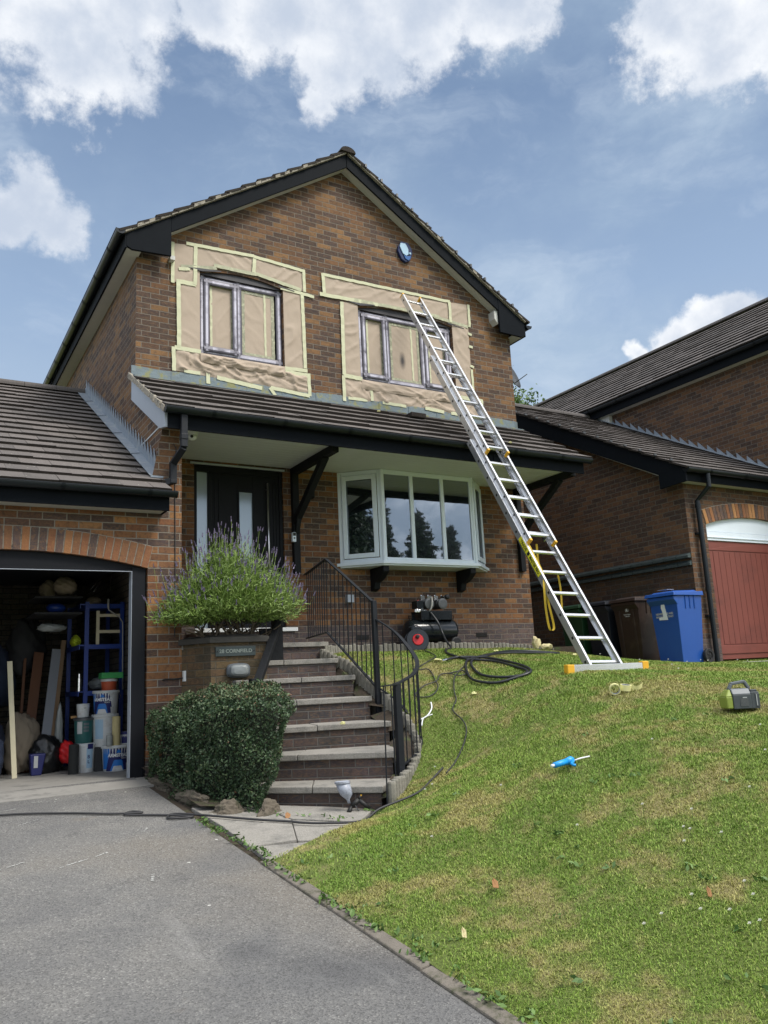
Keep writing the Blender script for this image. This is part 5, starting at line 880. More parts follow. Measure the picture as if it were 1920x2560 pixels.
# weeds along the kerb and paving joints
vw = []; rg = np.random.default_rng(9)
for (xa, ya, xb, yb, n_, s_) in ((2.02, 6.3, 2.10, 5.1, 260, .030), (2.05, 5.15, 2.12, 1.5, 500, .026), (2.4, 6.4, 3.0, 5.65, 60, .018), (3.2, 5.9, 3.32, 5.7, 60, .03)):
    t_ = rg.random(n_); cl_ = np.sin(t_*40)*np.sin(t_*17+1); t_ = t_[cl_ > -.2]; vw.append(np.c_[xa+(xb-xa)*t_+rg.normal(0, .025, len(t_)), ya+(yb-ya)*t_, drive_z(2.1, ya+(yb-ya)*t_)+.02+rg.random(len(t_))*.02])
for k in range(70):                     # broad-leaved rosettes in the lawn, thickest near the kerb
    x = 2.12+rg.random()**2.2*3.2; y = rg.uniform(1.6, 5.0); z = LZ(x, y)+.012; n_ = int(rg.integers(5, 13)); a_ = rg.uniform(0, 6.28, n_); r_ = rg.uniform(.008, .045, n_); vw.append(np.c_[x+np.cos(a_)*r_, y+np.sin(a_)*r_, np.full(n_, z)+rg.random(n_)*.012])
pw = np.concatenate(vw); v, f = leaves(len(pw), pw, .034, .45, np.tile([0, 0, 1.], (len(pw), 1)), .45, 3); kind(fmesh('weeds', v, f, 'weed_leaf', rnd=rg.random(len(f))), 'stuff')
# ================= ladder =================
lad = thing('ladder', 'aluminium triple extension ladder leaning over the porch roof to the upstairs window', 'ladder', (6.08, 6.0, -.04))
LB, LTP = V(6.08, 6.0, -.03), V(6.28, 9.52, 5.47); ld = (LTP-LB).normalized(); lx = V(1, 0, 0); lx = (lx-ld*lx.dot(ld)).normalized(); ln_ = ld.cross(lx)          # ln_ points away from the wall side
if ln_.y > 0: ln_ = -ln_
def lp(s_, t_, o_): return LB+ld*s_+lx*t_+ln_*o_
def section(s0, s1, w_, o_, nr_first, caps):
    for sg in (-1, 1):
        q = M(); a, b_ = s0, s1; x0 = sg*w_; t = .026; h = .040
        q.beam(lp(a, x0, o_), lp(b_, x0, o_), .004, 2*h, up=ln_); q.beam(lp(a, x0-sg*t/2, o_+h-.002), lp(b_, x0-sg*t/2, o_+h-.002), t, .004, up=ln_); q.beam(lp(a, x0-sg*t/2, o_-h+.002), lp(b_, x0-sg*t/2, o_-h+.002), t, .004, up=ln_)
        st_ = q.build('stile', 'alu', lad)
        q = M(); s_ = nr_first
        while s_ < s1-.03:
            c_ = lp(s_, x0+sg*.0025, o_); q.beam(c_-lx*sg*.001, c_+lx*sg*.0015, .026, .026, up=ln_, mi=0); s_ += .293
        q.build('rivets', 'ink_black', st_)
        for (e, cm) in caps: q = M(); q.beam(lp(e-.012, x0-sg*t/2, o_), lp(e+.022, x0-sg*t/2, o_), .032, 2*h+.006, up=ln_); q.build('end_cap', 'yellow_cap', st_, bevel=.006)
    s_ = nr_first
    while s_ < s1-.03: q = M(); q.beam(lp(s_, -w_+.003, o_), lp(s_, w_-.003, o_), .030, .026, up=ln_); q.build('rung', 'alu_bright', lad, bevel=.003); s_ += .293
section(.03, 3.38, .222, -.02, .09, []); section(1.66, 5.05, .192, .045, 1.76, [(1.64, 0)]); section(3.08, 6.50, .163, .11, 3.16, [(3.06, 0), (6.50, 0)])
q = M(); q.beam(V(5.57, 6.0, -.022), V(6.60, 6.0, -.032), .05, .085); sb = q.build('stabiliser_bar', 'alu_bright', lad, bevel=.004)
for x0 in (5.53, 6.55): q = M(); q.beam(V(x0, 6.0, -.025), V(x0+.09, 6.0, -.027), .06, .10); q.build('end_cap', 'yellow_cap', sb, bevel=.008)
for (s_, o1) in ((3.16, .08), (1.76, .01)):
    for sg in (-1, 1): q = M(); q.beam(lp(s_-.03, sg*.12, o1), lp(s_+.05, sg*.12, o1), .012, .06, up=ln_); q.beam(lp(s_+.04, sg*.12, o1-.03), lp(s_+.07, sg*.12, o1+.03), .012, .012, up=ln_); q.build('rung_hook', 'chrome', lad)
q = M(); c_ = -.2268
def stk(a, b_, o0, o1, m_, off_): q.hexa([lp(a, c_-off_, o0), lp(b_, c_-off_, o0), lp(b_, c_-off_+.001, o0), lp(a, c_-off_+.001, o0), lp(a, c_-off_, o1), lp(b_, c_-off_, o1), lp(b_, c_-off_+.001, o1), lp(a, c_-off_+.001, o1)], m_)
stk(1.20, 1.75, -.045, .014, 0, .0005); stk(1.20, 1.75, -.052, -.043, 1, .0009); stk(1.49, 1.53, -.035, .012, 1, .0012); sk = q.build('warning_sticker', ['sticker_yellow', 'ink_black'], lad)
text('lettering', 'TRADE', .052, lp(1.635, c_-.0022, -.013), -ld, ln_, 'ink_black', sk, sx=.95, bold=.001, ext=.0003); text('lettering', 'MASTER PRO', .052, lp(1.345, c_-.0022, -.013), -ld, ln_, 'ink_black', sk, sx=.80, bold=.001, ext=.0003)
# yellow webbing strap hanging in loops from the rungs
sp_ = M()
def strap(pts, w_=.024):
    P = spl([Vector(p) for p in pts], 8)
    for a, b_ in zip(P[:-1], P[1:]):
        d = b_-a; s_ = V(.82, -.5, 0)*(w_/2); sp_.hexa([a-s_, a+s_, a+s_+V(.001, .002, 0), a-s_+V(.001, .002, 0), b_-s_, b_+s_, b_+s_+V(.001, .002, 0), b_-s_+V(.001, .002, 0)])
strap([lp(2.1, -.16, -.01), lp(1.75, -.185, .02), lp(1.45, -.19, .02), lp(1.2, -.2, .015), lp(1.05, -.24, -.02), lp(1.0, -.25, -.04)+V(0, 0, -.18), lp(1.0, -.25, -.04)+V(.02, 0, -.36), lp(1.0, -.25, -.04)+V(.05, 0, -.41), lp(1.0, -.25, -.04)+V(.09, .0, -.36), lp(1.0, -.25, -.04)+V(.04, .0, -.10), lp(1.18, -.2, .0)])
strap([lp(1.72, .03, -.06), lp(1.72, .05, -.08)+V(0, 0, -.22), lp(1.72, .07, -.08)+V(.01, 0, -.45), lp(1.47, .12, -.05)+V(0, 0, -.45)]); strap([lp(1.28, .12, -.08), lp(1.25, .14, -.10)+V(0, 0, -.12), lp(1.2, .12, -.10)+V(-.01, 0, -.28), lp(1.2, .10, -.08)+V(-.02, 0, -.34)], .02)
sp_.build('strap', 'yellow_strap', lad)
# ================= compressor, reel, hoses =================
ac = thing('air_compressor', 'black twin motor air compressor standing against the wall under the bay window', 'compressor', (6.2, 9.32, .34))
q = M(); q.lathe((5.84, 9.32, .575), [(.03, -.03), (.10, -.015), (.145, .02), (.152, .05), (.152, .70), (.145, .735), (.10, .77), (.03, .785)], 32, axis=(1, 0, 0)); q.build('tank', 'tank_black', ac, smooth=True)
q = M()
for x in (6.03, 6.49): q.box(x, x+.012, 9.20, 9.44, .70, .83)
q.box(6.0, 6.5, 9.19, 9.45, .825, .838); q.box(6.0, 6.5, 9.19, 9.196, .715, .83); q.box(6.0, 6.5, 9.44, 9.446, .715, .83); q.build('mounting_plate', 'tank_black', ac, bevel=.003)
for x in (6.15, 6.37):
    q = M(); q.lathe((x, 9.44, .935), [(.05, 0), (.066, .01), (.068, .03), (.068, .17), (.060, .18), (.060, .20), (.072, .205), (.074, .235), (.05, .24)], 24, axis=(0, -1, 0), mis=[0, 0, 1, 1, 0, 0, 1, 1]); 
    for k in range(9): q.beam((x-.05+k*.0125, 9.198, .885), (x-.05+k*.0125, 9.198, .985), .004, .004, mi=0)
    mo = q.build('motor', ['ink_black', 'motor_grey'], ac, smooth=False)
    for dx in (-.055, .055):
        q = M()
        for k in range(5): q.box(x+dx-.036+.003*(k % 2), x+dx+.036-.003*(k % 2), 9.28, 9.36, .985+k*.012, .993+k*.012)
        q.box(x+dx-.03, x+dx+.03, 9.29, 9.35, .98, 1.05); q.lathe((x+dx, 9.32, 1.05), [(.012, 0), (.012, .012)], 8); q.build('cylinder_head', 'chrome', mo)
q = M(); q.lathe((6.455, 9.25, 1.03), [(.03, 0), (.034, .01), (.034, .045), (.02, .055)], 20, axis=(0, -1, 0)); q.build('air_filter', 'rubber', ac, smooth=True)
q = M(); q.box(5.96, 6.06, 9.22, 9.36, .87, .975); q.box(5.99, 6.01, 9.25, 9.28, .975, .985, 1); q.build('pressure_switch', ['tank_black', 'red_plastic'], ac, bevel=.006)
for x in (5.925, 5.965): q = M(); q.lathe((x, 9.20, .835), [(.022, 0), (.024, .004), (.024, .018), (.021, .02), (.018, .021)], 20, axis=(-.5, -.85, 0), mis=[1, 1, 1, 1, 0]); q.build('gauge', ['print_white', 'chrome'], ac)
q = M(); q.tube([(5.95, 9.23, .84), (6.10, 9.22, .845)], .011, 8); q.box(6.0, 6.04, 9.20, 9.24, .82, .87); q.tube([(6.08, 9.22, .84), (6.13, 9.21, .82)], .013, 8, 1); q.build('regulator', ['chrome', 'rubber'], ac)
q = M(); q.tube([(6.19, 9.20, 1.02), (6.17, 9.17, .97), (6.165, 9.17, .92), (6.15, 9.18, .86), (6.13, 9.20, .83)], .011, 8); q.build('delivery_pipe', 'grey_tube', ac, smooth=True)
for (a, b_) in (((5.88, .70), (5.86, .77)), ((6.58, .70), (6.60, .77))): q = M(); s_ = 1 if a[0] > 6 else -1; q.tube([(a[0]-s_*.07, 9.3, .73), (a[0]-s_*.06, 9.3, .775), (b_[0], 9.3, .775), (a[0], 9.3, .70)], .007, 6); q.build('handle', 'tank_black', ac)
for y0 in (9.17, 9.47): q = M(); q.lathe((6.52, y0, .40), [(.03, -.015), (.06, -.018), (.062, -.02), (.08, -.015), (.08, .015), (.062, .02), (.06, .018), (.03, .015)], 24, axis=(0, 1, 0)); q.build('wheel', 'rubber', ac)
q = M(); q.tube([(5.98, 9.3, .44), (5.98, 9.28, .33)], .014, 8); q.build('foot', 'rubber', ac)
rl = thing('cable_reel', 'round black cable reel with red hub leaning on the log edging by the compressor', 'reel', (5.71, 8.87, .28))
q = M(); ax = (-.30, -.93, .16); c_ = V(5.735, 8.93, .43); q.lathe(c_, [(.05, -.07), (.145, -.075), (.150, -.07), (.150, -.055), (.11, -.05), (.11, .03), (.150, .035), (.150, .052), (.143, .058), (.075, .058), (.07, .05)], 36, axis=ax); q.build('drum', 'tank_black', rl, smooth=False)
q = M(); q.lathe(c_+Vector(ax)*.052, [(.072, 0), (.072, .014), (.066, .020), (.02, .021)], 28, axis=ax); q.build('hub', 'red_plastic', rl); q = M(); q.lathe(c_+Vector(ax)*.07+V(-.008, 0, .035), [(.026, 0), (.024, .03), (.01, .034)], 16, axis=ax); q.build('plug', 'rubber', rl)
q = M(); q.tube([(5.80, 8.88, .33), (5.86, 8.80, .27)], .009, 6); q.tube([(5.62, 8.92, .60), (5.70, 8.86, .62), (5.79, 8.87, .58)], .008, 6); q.build('stand', 'tank_black', rl)
def ground_tube(name, pts, r, m_, label, cat, group=None, n=6, lift=0.0, zs=None, w=4):
    P = []
    for k, p in enumerate(pts):
        P.append(Vector(p) if len(p) == 3 else V(p[0], p[1], LZ(p[0], p[1])+r+.012+lift))
    P = spl(P, w); q = M(); q.tube(P, r, 8); return tag(q.build(name, m_, smooth=True), label, cat, group)
ground_tube('air_hose', [(6.14, 9.19, .82), (6.19, 9.10, .68), (6.22, 9.04, .52), (6.17, 8.9, .42), (6.1, 8.7, .32), (5.78, 8.35), (5.45, 7.85), (5.40, 7.51), (5.46, 7.36), (5.57, 7.13), (5.53, 6.74), (5.47, 6.5), (5.34, 6.42), (5.22, 6.6), (5.16, 6.85), (5.28, 7.17), (5.5, 7.41), (5.78, 7.54), (6.25, 7.84), (6.63, 8.02), (6.9, 8.0), (7.1, 7.85), (7.0, 7.74), (6.53, 7.70), (6.1, 7.66), (5.74, 7.49), (5.38, 7.37), (5.12, 7.04), (5.03, 6.8), (5.1, 6.55), (5.26, 6.44), (5.45, 6.42), (5.6, 6.7), (5.66, 7.1), (5.62, 7.40), (5.40, 7.56), (5.2, 7.52)], .014, 'hose_black', 'thick black air hose running from the compressor and looping over the lawn', 'hose', w=6)
tag((lambda q: (q.tube([(5.2, 7.52, LZ(5.2, 7.52)+.03), (5.13, 7.50, LZ(5.13, 7.5)+.03)], .011, 8), q.build('hose_connector', 'chrome'))[1])(M()), 'short silver connector at the loose end of the thick hose', 'connector')
ground_tube('power_cable', [(5.74, 8.84), (5.36, 8.08), (5.22, 7.75), (5.05, 7.62), (4.75, 7.45), (4.86, 7.4), (4.84, 7.28), (4.78, 7.14), (4.72, 7.0), (4.63, 6.93), (4.53, 6.93), (4.46, 7.03), (4.62, 7.11), (4.77, 7.1), (4.88, 7.19), (4.97, 7.16), (5.01, 7.04), (5.09, 7.02), (5.12, 7.12), (4.96, 7.16)], .006, 'cable_black', 'thin black cable wriggling across the grass below the reel', 'cable')
ground_tube('power_cable', [(5.24, 7.24), (5.07, 7.12), (4.94, 7.02), (4.78, 6.81), (4.7, 6.67), (4.58, 6.57), (4.54, 6.37), (4.46, 6.2), (4.29, 6.02), (4.06, 5.83), (3.88, 5.71)], .006, 'cable_black', 'thin black cable trailing down the slope towards the foot of the steps', 'cable')
ground_tube('white_cable', [(4.51, 6.83), (4.46, 6.75), (4.37, 6.7), (4.28, 6.71)], .007, 'print_white', 'white offcut of cable lying on grass beside the railing, upper piece', 'cable offcut'); ground_tube('white_cable', [(4.42, 6.68), (4.33, 6.70), (4.26, 6.63)], .006, 'print_white', 'white offcut of cable lying on grass beside the railing, lower crossing piece', 'cable offcut')
dz_ = lambda x, y, h=.014: (x, y, drive_z(x, y)+h)
ground_tube('extension_cable', [dz_(-2.5, 7.7), dz_(0, 7.46), dz_(.76, 7.34), dz_(1.2, 7.12), dz_(1.5, 6.90), dz_(1.72, 6.80), dz_(1.66, 6.88), dz_(1.60, 6.80), dz_(1.85, 6.62), dz_(2.02, 6.45), dz_(1.85, 6.50), dz_(1.92, 6.62), dz_(2.1, 6.36, .03), dz_(2.28, 6.14, .03), dz_(2.42, 5.98, .03), dz_(2.56, 5.84, .03), dz_(2.62, 5.76, .03), dz_(2.75, 5.66, .03), dz_(3.0, 5.55, .035), (3.16, 5.55, LZ(3.2, 5.55)+.03), (3.5, 5.58), (3.75, 5.74), (3.95, 5.86)], .0085, 'cable_black', 'black extension cable lying across the driveway and paving below the steps', 'cable', w=6)
# ================= things on the grass =================
sg = thing('spray_gun', 'gravity spray gun with grey paint cup lying at the foot of the steps', 'spray gun', (3.15, 5.93, -1.03))
q = M(); cx = V(3.10, 5.93, -.955); tp = V(3.055, 5.945, -.80); d = (tp-cx).normalized(); q.lathe(cx, [(.012, 0), (.013, .03), (.045, .065), (.052, .085), (.056, .155)], 20, axis=tuple(d)); q.build('paint_cup', 'cup_grey', sg, smooth=True)
q = M(); q.lathe(cx+d*.155, [(.06, 0), (.062, .004), (.062, .018), (.05, .024)], 24, axis=tuple(d)); q.build('cup_lid', 'cup_grey', sg)
q = M(); hb = V(3.115, 5.92, -.975); q.beam(hb, V(3.17, 5.90, -.935), .028, .035); q.tube([hb, V(3.095, 5.915, -1.0), V(3.085, 5.91, -1.02)], [.012, .017, .02], 12); q.tube([V(3.17, 5.90, -.935), V(3.215, 5.885, -.975), V(3.25, 5.875, -1.005)], [.016, .017, .014], 10); q.tube([V(3.17, 5.90, -.93), V(3.185, 5.895, -.905)], .010, 8); q.build('gun_body', 'ink_black', sg, smooth=True)
q = M(); q.tube([V(3.135, 5.90, -.97), V(3.15, 5.89, -1.0), V(3.165, 5.885, -1.02)], .004, 6); q.build('trigger', 'motor_grey', sg); q = M(); q.tube([V(3.25, 5.875, -1.005), V(3.275, 5.87, -1.02)], .009, 8); q.tube([V(3.178, 5.898, -.918), V(3.19, 5.893, -.898)], .006, 8, 1); q.build('fittings', ['chrome', 'yellow_cap'], sg)
def roll(name, c, ax, label):
    q = M(); q.lathe(c, [(.038, -.024), (.047, -.024), (.047, .024), (.038, .024), (.038, -.024)], 28, axis=ax, mis=[0, 0, 0, 1], caps=False); o = q.build(name, ['tape_roll', 'core_grey'], loc=c); return tag(o, label, 'tape roll', 'rolls of masking tape')
z_ = LZ(5.25, 5.12); r1 = roll('tape_roll', (5.25, 5.12, z_+.052), (-.62, -.72, -.15), 'roll of yellow masking tape standing on edge on the lawn, its open core facing out')
r2 = roll('tape_roll', (5.345, 5.09, LZ(5.345, 5.09)+.042), (.15, -.2, 1), 'roll of masking tape lying flat on the lawn with a loose end trailing')
q = M(); P = spl([V(5.385, 5.07, z_+.06), V(5.42, 5.06, z_+.03), V(5.45, 5.04, z_+.035), V(5.49, 5.04, z_+.055), V(5.50, 5.05, z_+.05)], 5)
for a, b_ in zip(P[:-1], P[1:]): q.hexa([a, b_, b_+V(0, .001, 0), a+V(0, .001, 0), a+V(0, -.01, .04), b_+V(0, -.01, .04), b_+V(0, -.009, .04), a+V(0, -.009, .04)])
q.build('loose_end', 'tape_roll', r2)
gn = thing('blow_gun', 'bright blue air blow gun with white nozzle lying on the lawn', 'blow gun', (3.92, 4.3, LZ(3.92, 4.3)))
gx = V(.86, -.50, -.02).normalized(); gy = V(.5, .84, .16).normalized(); g0 = V(3.90, 4.30, LZ(3.92, 4.3)+.035); GP = lambda a, b_, h=0: g0+gx*a+gy*b_+V(0, 0, h)
q = M(); q.tube([GP(-.105, -.085), GP(-.04, -.035), GP(0, .0)], [.018, .020, .019], 12); q.tube([GP(-.01, -.01), GP(.03, .02), GP(.05, .025)], [.022, .028, .018], 12, flat=.8); q.build('gun_body', 'air_blue', gn, smooth=True)
q = M(); q.tube([GP(.045, .005), GP(.03, -.03), GP(.015, -.06), GP(.02, -.09), GP(.035, -.10)], .009, 8); q.build('trigger', 'air_blue', gn, smooth=True); q = M(); q.tube([GP(.055, .02), GP(.10, .045, .005), GP(.17, .07, .01)], .005, 8); q.tube([GP(-.105, -.085), GP(-.125, -.10)], .010, 8); q.build('nozzle', 'print_white', gn, smooth=True)
inf = thing('tyre_inflator', 'lime and grey battery inflator with carrying handle sitting on the lawn at right', 'inflator', (5.4, 4.0, LZ(5.4, 4.0)))
ix = V(.862, -.504, 0).normalized(); iy = V(.504, .862, 0).normalized(); i0 = V(5.385, 4.03, LZ(5.39, 4.0)+.005); IP = lambda a, b_, h: i0+ix*a+iy*b_+V(0, 0, h)
def ibox(q, a0, a1, b0, b1, h0, h1, mi=0, ch=.0, e0=0, e1=0): q.hexa([IP(a0, b0, h0), IP(a1, b0, h0), IP(a1, b1, h0), IP(a0, b1, h0), IP(a0+e0, b0+ch, h1), IP(a1-e1, b0+ch, h1), IP(a1-e1, b1-ch, h1), IP(a0+e0, b1-ch, h1)], mi)
q = M(); ibox(q, -.07, .065, -.075, .075, .01, .115); ibox(q, -.07, .065, -.075, .075, .115, .155, 1, .03); q.build('body', ['tool_grey', 'tool_grey_top'], inf, bevel=.006)
q = M(); ibox(q, -.115, -.071, -.07, .07, .015, .10, e0=-.005); ibox(q, -.12, -.071, -.07, .07, .10, .150, 0, .03, .035, 0); q.build('front_cover', 'lime', inf, bevel=.008); q = M(); ibox(q, .067, .13, -.06, .07, .008, .13); ibox(q, .075, .125, -.045, .05, .13, .145); ibox(q, .095, .131, -.063, -.01, .02, .12); q.build('battery', 'tool_grey', inf, bevel=.006)
q = M(); [q.beam(IP(a, 0, h), IP(b_, 0, h2), .032, .022) for a, h, b_, h2 in ((-.065, .15, -.045, .19), (-.05, .19, .06, .205), (.055, .205, .085, .15))]; q.build('handle', 'tool_grey_top', inf, bevel=.006)
q = M(); ibox(q, -.02, .04, -.078, -.0755, .03, .085); ibox(q, .105, .11, -.0655, -.063, .03, .11, 1); ibox(q, .0, .03, -.0785, -.0755, .088, .094, 1); q.build('control_panel', ['motor_grey', 'print_grey'], inf)
def scrap(name, c, s_, m_, label, cat, seed, group=None):
    bm = bmesh.new(); bmesh.ops.create_icosphere(bm, subdivisions=2, radius=1); rg = random.Random(seed)
    for v_ in bm.verts: k = rg.uniform(.62, 1.15); v_.co = Vector((v_.co.x*s_[0]*k, v_.co.y*s_[1]*k, v_.co.z*s_[2]*k))
    me = bpy.data.meshes.new(name); bm.to_mesh(me); bm.free(); me.materials.append(MATS[m_]); ob = bpy.data.objects.new(name, me); ob.location = c; COL.objects.link(ob); return tag(ob, label, cat, group)
scrap('crumpled_paper', (7.72, 8.92, .36), (.07, .06, .10), 'paper_scrap', 'crumpled ball of masking tape and paper against the log edging', 'paper scrap', 3, 'scraps of tape'); scrap('crumpled_paper', (7.83, 8.86, LZ(7.8, 8.86)+.05), (.12, .06, .05), 'paper_scrap', 'flatter crumpled strip beside the ball of paper by the log edging', 'paper scrap', 4, 'scraps of tape')
for k, (x, y, s_, lb) in enumerate([(4.87, 6.6, .03, 'small cream scrap on the slope below the coiled hose'), (7.37, 7.81, .035, 'small cream scrap on the crest near the ladder foot'), (6.35, 8.1, .035, 'small cream scrap on the grass in front of the compressor'), (5.14, 7.60, .05, 'cream scrap of tape beside the loose hose end'), (7.0, 7.95, .02, 'tiny cream scrap inside the far loop of hose')]): scrap('tape_scrap', (x, y, LZ(x, y)+.02), (s_, s_*.7, .014), 'tape_roll', lb, 'tape scrap', 20+k, 'scraps of tape')
scrap('tape_scrap', (3.55, 6.86, -.40), (.028, .02, .018), 'tape_roll', 'little yellow scrap lying on a slab tread halfway up the steps', 'tape scrap', 31, 'scraps of tape')
for k, (x, y, lb) in enumerate([(6.7, 8.55, 'cream scrap caught on the porch roof tiles beside the ladder, upper'), (6.98, 8.25, 'cream scrap caught on the porch roof tiles beside the ladder, lower'), (5.5, 9.2, 'torn tape scrap on the porch roof under the upstairs windows')]): scrap('tape_scrap', (x, y, LT(y)+.055), (.03, .02, .012), 'tape_roll', lb, 'tape scrap', 40+k, 'scraps of tape')
def leafobj(x, y, m_, label, s_, seed, z=None):
    q = M(); z = (LZ(x, y)+.03) if z is None else z; a = V(s_, s_*.3, .01); b_ = V(-s_*.25, s_*.55, .02); c_ = V(x, y, z); q.poly([c_-a, c_-b_*.8, c_+a*.2-b_, c_+a, c_+b_, c_-a*.4+b_+V(0, 0, .006)]); q.poly([c_-a*.2, c_+b_*1.1+V(0, 0, .008), c_+a*.7+V(0, 0, .006)])
    return tag(q.build('fallen_leaf', m_, loc=c_, solid=.002), label, 'leaf', 'fallen leaves')
leafobj(2.67, 3.55, 'leaf_dead', 'curled orange brown leaf on the lawn near the kerb', .022, 1); leafobj(3.17, 2.65, 'leaf_dead', 'small pinkish brown leaf on the lawn at the far right', .016, 2); leafobj(2.3, 3.32, 'paper_scrap', 'pale yellow green leaf on the grass close to the kerb', .015, 3); leafobj(2.62, 6.02, 'leaf_dead', 'brown leaf on the paving at the corner of the bottom step', .025, 4, -1.0)
fls = [(3.51, 4.53), (3.29, 3.59), (3.64, 3.43), (3.73, 3.17), (4.1, 3.07), (3.56, 3.09), (3.56, 3.05), (3.61, 2.9), (3.45, 3.0), (3.3, 2.56), (3.23, 2.47), (3.02, 2.58), (2.9, 2.69), (2.8, 2.7), (3.08, 2.48), (3.08, 2.34), (2.81, 4.33), (3.04, 2.36), (3.09, 2.68), (4.6, 3.3), (5.0, 3.6), (6.4, 5.4), (6.9, 5.9), (7.5, 6.2), (7.9, 6.8), (8.1, 6.4), (8.6, 6.9), (7.2, 6.6), (4.4, 4.0), (3.9, 5.9), (3.5, 5.45), (3.6, 5.5), (8.4, 6.1), (8.9, 6.6), (6.9, 8.2), (6.6, 8.4), (7.9, 7.9)]
f0 = None
for (x, y) in fls:
    if f0 is None:
        q = M(); rg_ = random.Random(2)
        for k in range(16): a = rg_.uniform(0, 6.28); e = rg_.uniform(-.2, 1.3); d = V(cos(a)*cos(e), sin(a)*cos(e), sin(e))*.0055; q.prism([d*.3+V(0, 0, .035), d+V(.003, 0, .037), d+V(-.003, .001, .036)], d.normalized()*.003)
        f0 = tag(q.build('clover_flower', 'petal', loc=(0, 0, 0)), 'tiny white clover flower dotted in the lawn grass', 'flower', 'clover flowers in the lawn')
        q = M(); q.tube([(0, 0, -.02), (0, 0, .033)], .0012, 4); q.build('stem', 'weed_leaf', f0); o = f0
    else:
        o = f0.copy(); COL.objects.link(o)
        for ch in f0.children: c2 = ch.copy(); COL.objects.link(c2); c2.parent = o
    o.location = (x, y, LZ(x, y)+.012)
# ================= bins =================
def bin_(y0, m_, label, ribs=False, x0=9.15, g='wheelie bins along the neighbour wall', h=1.0):
    b0 = thing('wheelie_bin', label, 'bin', (x0+.28, y0+.24, -.04), g); z0 = -.035; W_ = .48; L_ = .52
    q = M(); q.hexa([(x0+.05, y0+.045, z0), (x0+L_-.06, y0+.045, z0), (x0+L_-.06, y0+W_-.045, z0), (x0+.05, y0+W_-.045, z0), (x0, y0, z0+h-.07), (x0+L_, y0, z0+h-.07), (x0+L_, y0+W_, z0+h-.07), (x0, y0+W_, z0+h-.07)])
    for k in range(3): q.hexa([(x0+.17+k*.09, y0-.004, z0+h-.25), (x0+.185+k*.09, y0-.004, z0+h-.25), (x0+.185+k*.09, y0+.02, z0+h-.25), (x0+.17+k*.09, y0+.02, z0+h-.25), (x0+.17+k*.09, y0-.012, z0+h-.07), (x0+.185+k*.09, y0-.012, z0+h-.07), (x0+.185+k*.09, y0+.01, z0+h-.07), (x0+.17+k*.09, y0+.01, z0+h-.07)])
    if ribs:
        for k in (.10, .36): q.hexa([(x0+.046, y0+k, z0+.02), (x0+.06, y0+k, z0+.02), (x0+.06, y0+k+.03, z0+.02), (x0+.046, y0+k+.03, z0+.02), (x0-.010, y0+k, z0+h-.08), (x0+.02, y0+k, z0+h-.08), (x0+.02, y0+k+.03, z0+h-.08), (x0-.010, y0+k+.03, z0+h-.08)])
    q.hexa([(x0-.05, y0-.0, z0+h-.12), (x0+.02, y0, z0+h-.20), (x0+.02, y0+W_, z0+h-.20), (x0-.05, y0+W_, z0+h-.12), (x0-.05, y0, z0+h-.075), (x0+.02, y0, z0+h-.075), (x0+.02, y0+W_, z0+h-.075), (x0-.05, y0+W_, z0+h-.075)]); q.build('body', m_, b0, bevel=.012)
    q = M(); zl = z0+h-.068; q.hexa([(x0-.07, y0-.025, zl), (x0+L_+.02, y0-.025, zl), (x0+L_+.02, y0+W_+.025, zl), (x0-.07, y0+W_+.025, zl), (x0-.055, y0-.015, zl+.045), (x0+L_+.02, y0-.015, zl+.06), (x0+L_+.02, y0+W_+.015, zl+.06), (x0-.055, y0+W_+.015, zl+.045)]); q.hexa([(x0+.0, y0+.04, zl+.045), (x0+L_-.02, y0+.04, zl+.058), (x0+L_-.02, y0+W_-.04, zl+.058), (x0+.0, y0+W_-.04, zl+.045), (x0+.03, y0+.07, zl+.07), (x0+L_-.05, y0+.07, zl+.085), (x0+L_-.05, y0+W_-.07, zl+.085), (x0+.03, y0+W_-.07, zl+.07)]); q.tube([(x0+L_+.03, y0, zl+.045), (x0+L_+.03, y0+W_, zl+.045)], .018, 10); q.build('lid', m_, b0, bevel=.008)
    for yy in (y0-.025, y0+W_-.02): q = M(); q.lathe((x0+L_+.0, yy, z0+.10), [(.02, .01), (.055, .015), (.06, 0), (.092, -.002), (.098, .008), (.098, .04), (.092, .05), (.06, .048)], 26, axis=(0, 1, 0)); [q.beam((x0+L_+.06*cos(a), yy+.012, z0+.10+.06*sin(a)), (x0+L_, yy+.012, z0+.10), .012, .01) for a in np.arange(5)*2*pi/5]; q.build('wheel', 'rubber', b0)
    return b0
FN = V(-1, 0, .055).normalized(); FU = V(-.055, 0, 1).normalized()
b1 = bin_(7.62, 'bin_blue', 'bright blue wheelie bin with torn white sticker, nearest the garage door'); fx = lambda z: 9.15+.05*(1-(z+.035)/.93)-.004
for bod, sz, z, yy in (('NEWSPAPERS AND', .040, .66, 7.86), ('MAGAZINES ONLY', .040, .62, 7.86)): text('lettering', bod, sz, (fx(z), yy, z), (0, -1, 0), FU, 'print_grey', b1, sx=.88, bold=.001)
q = M(); q.prism([(fx(.84)-.002, 7.875-a*.9, z) for a, z in ((-.005, .85), (.03, .85), (.075, .575), (-.095, .58), (-.095, .615), (-.01, .62), (-.02, .70), (-.035, .74), (-.025, .79), (.0, .815))][::-1], (.001, 0, 0)); 
for v_i in range(len(q.v)): x_, y_, z__ = q.v[v_i]; q.v[v_i] = (fx(z__)-.0025+(.001 if v_i >= 10 else 0), y_, z__)
q.build('torn_sticker', 'print_white', b1); q = M(); q.box(9.20, 9.34, 7.80, 7.98, .998, 1.0005); q.build('lid_sticker', 'print_white', b1)
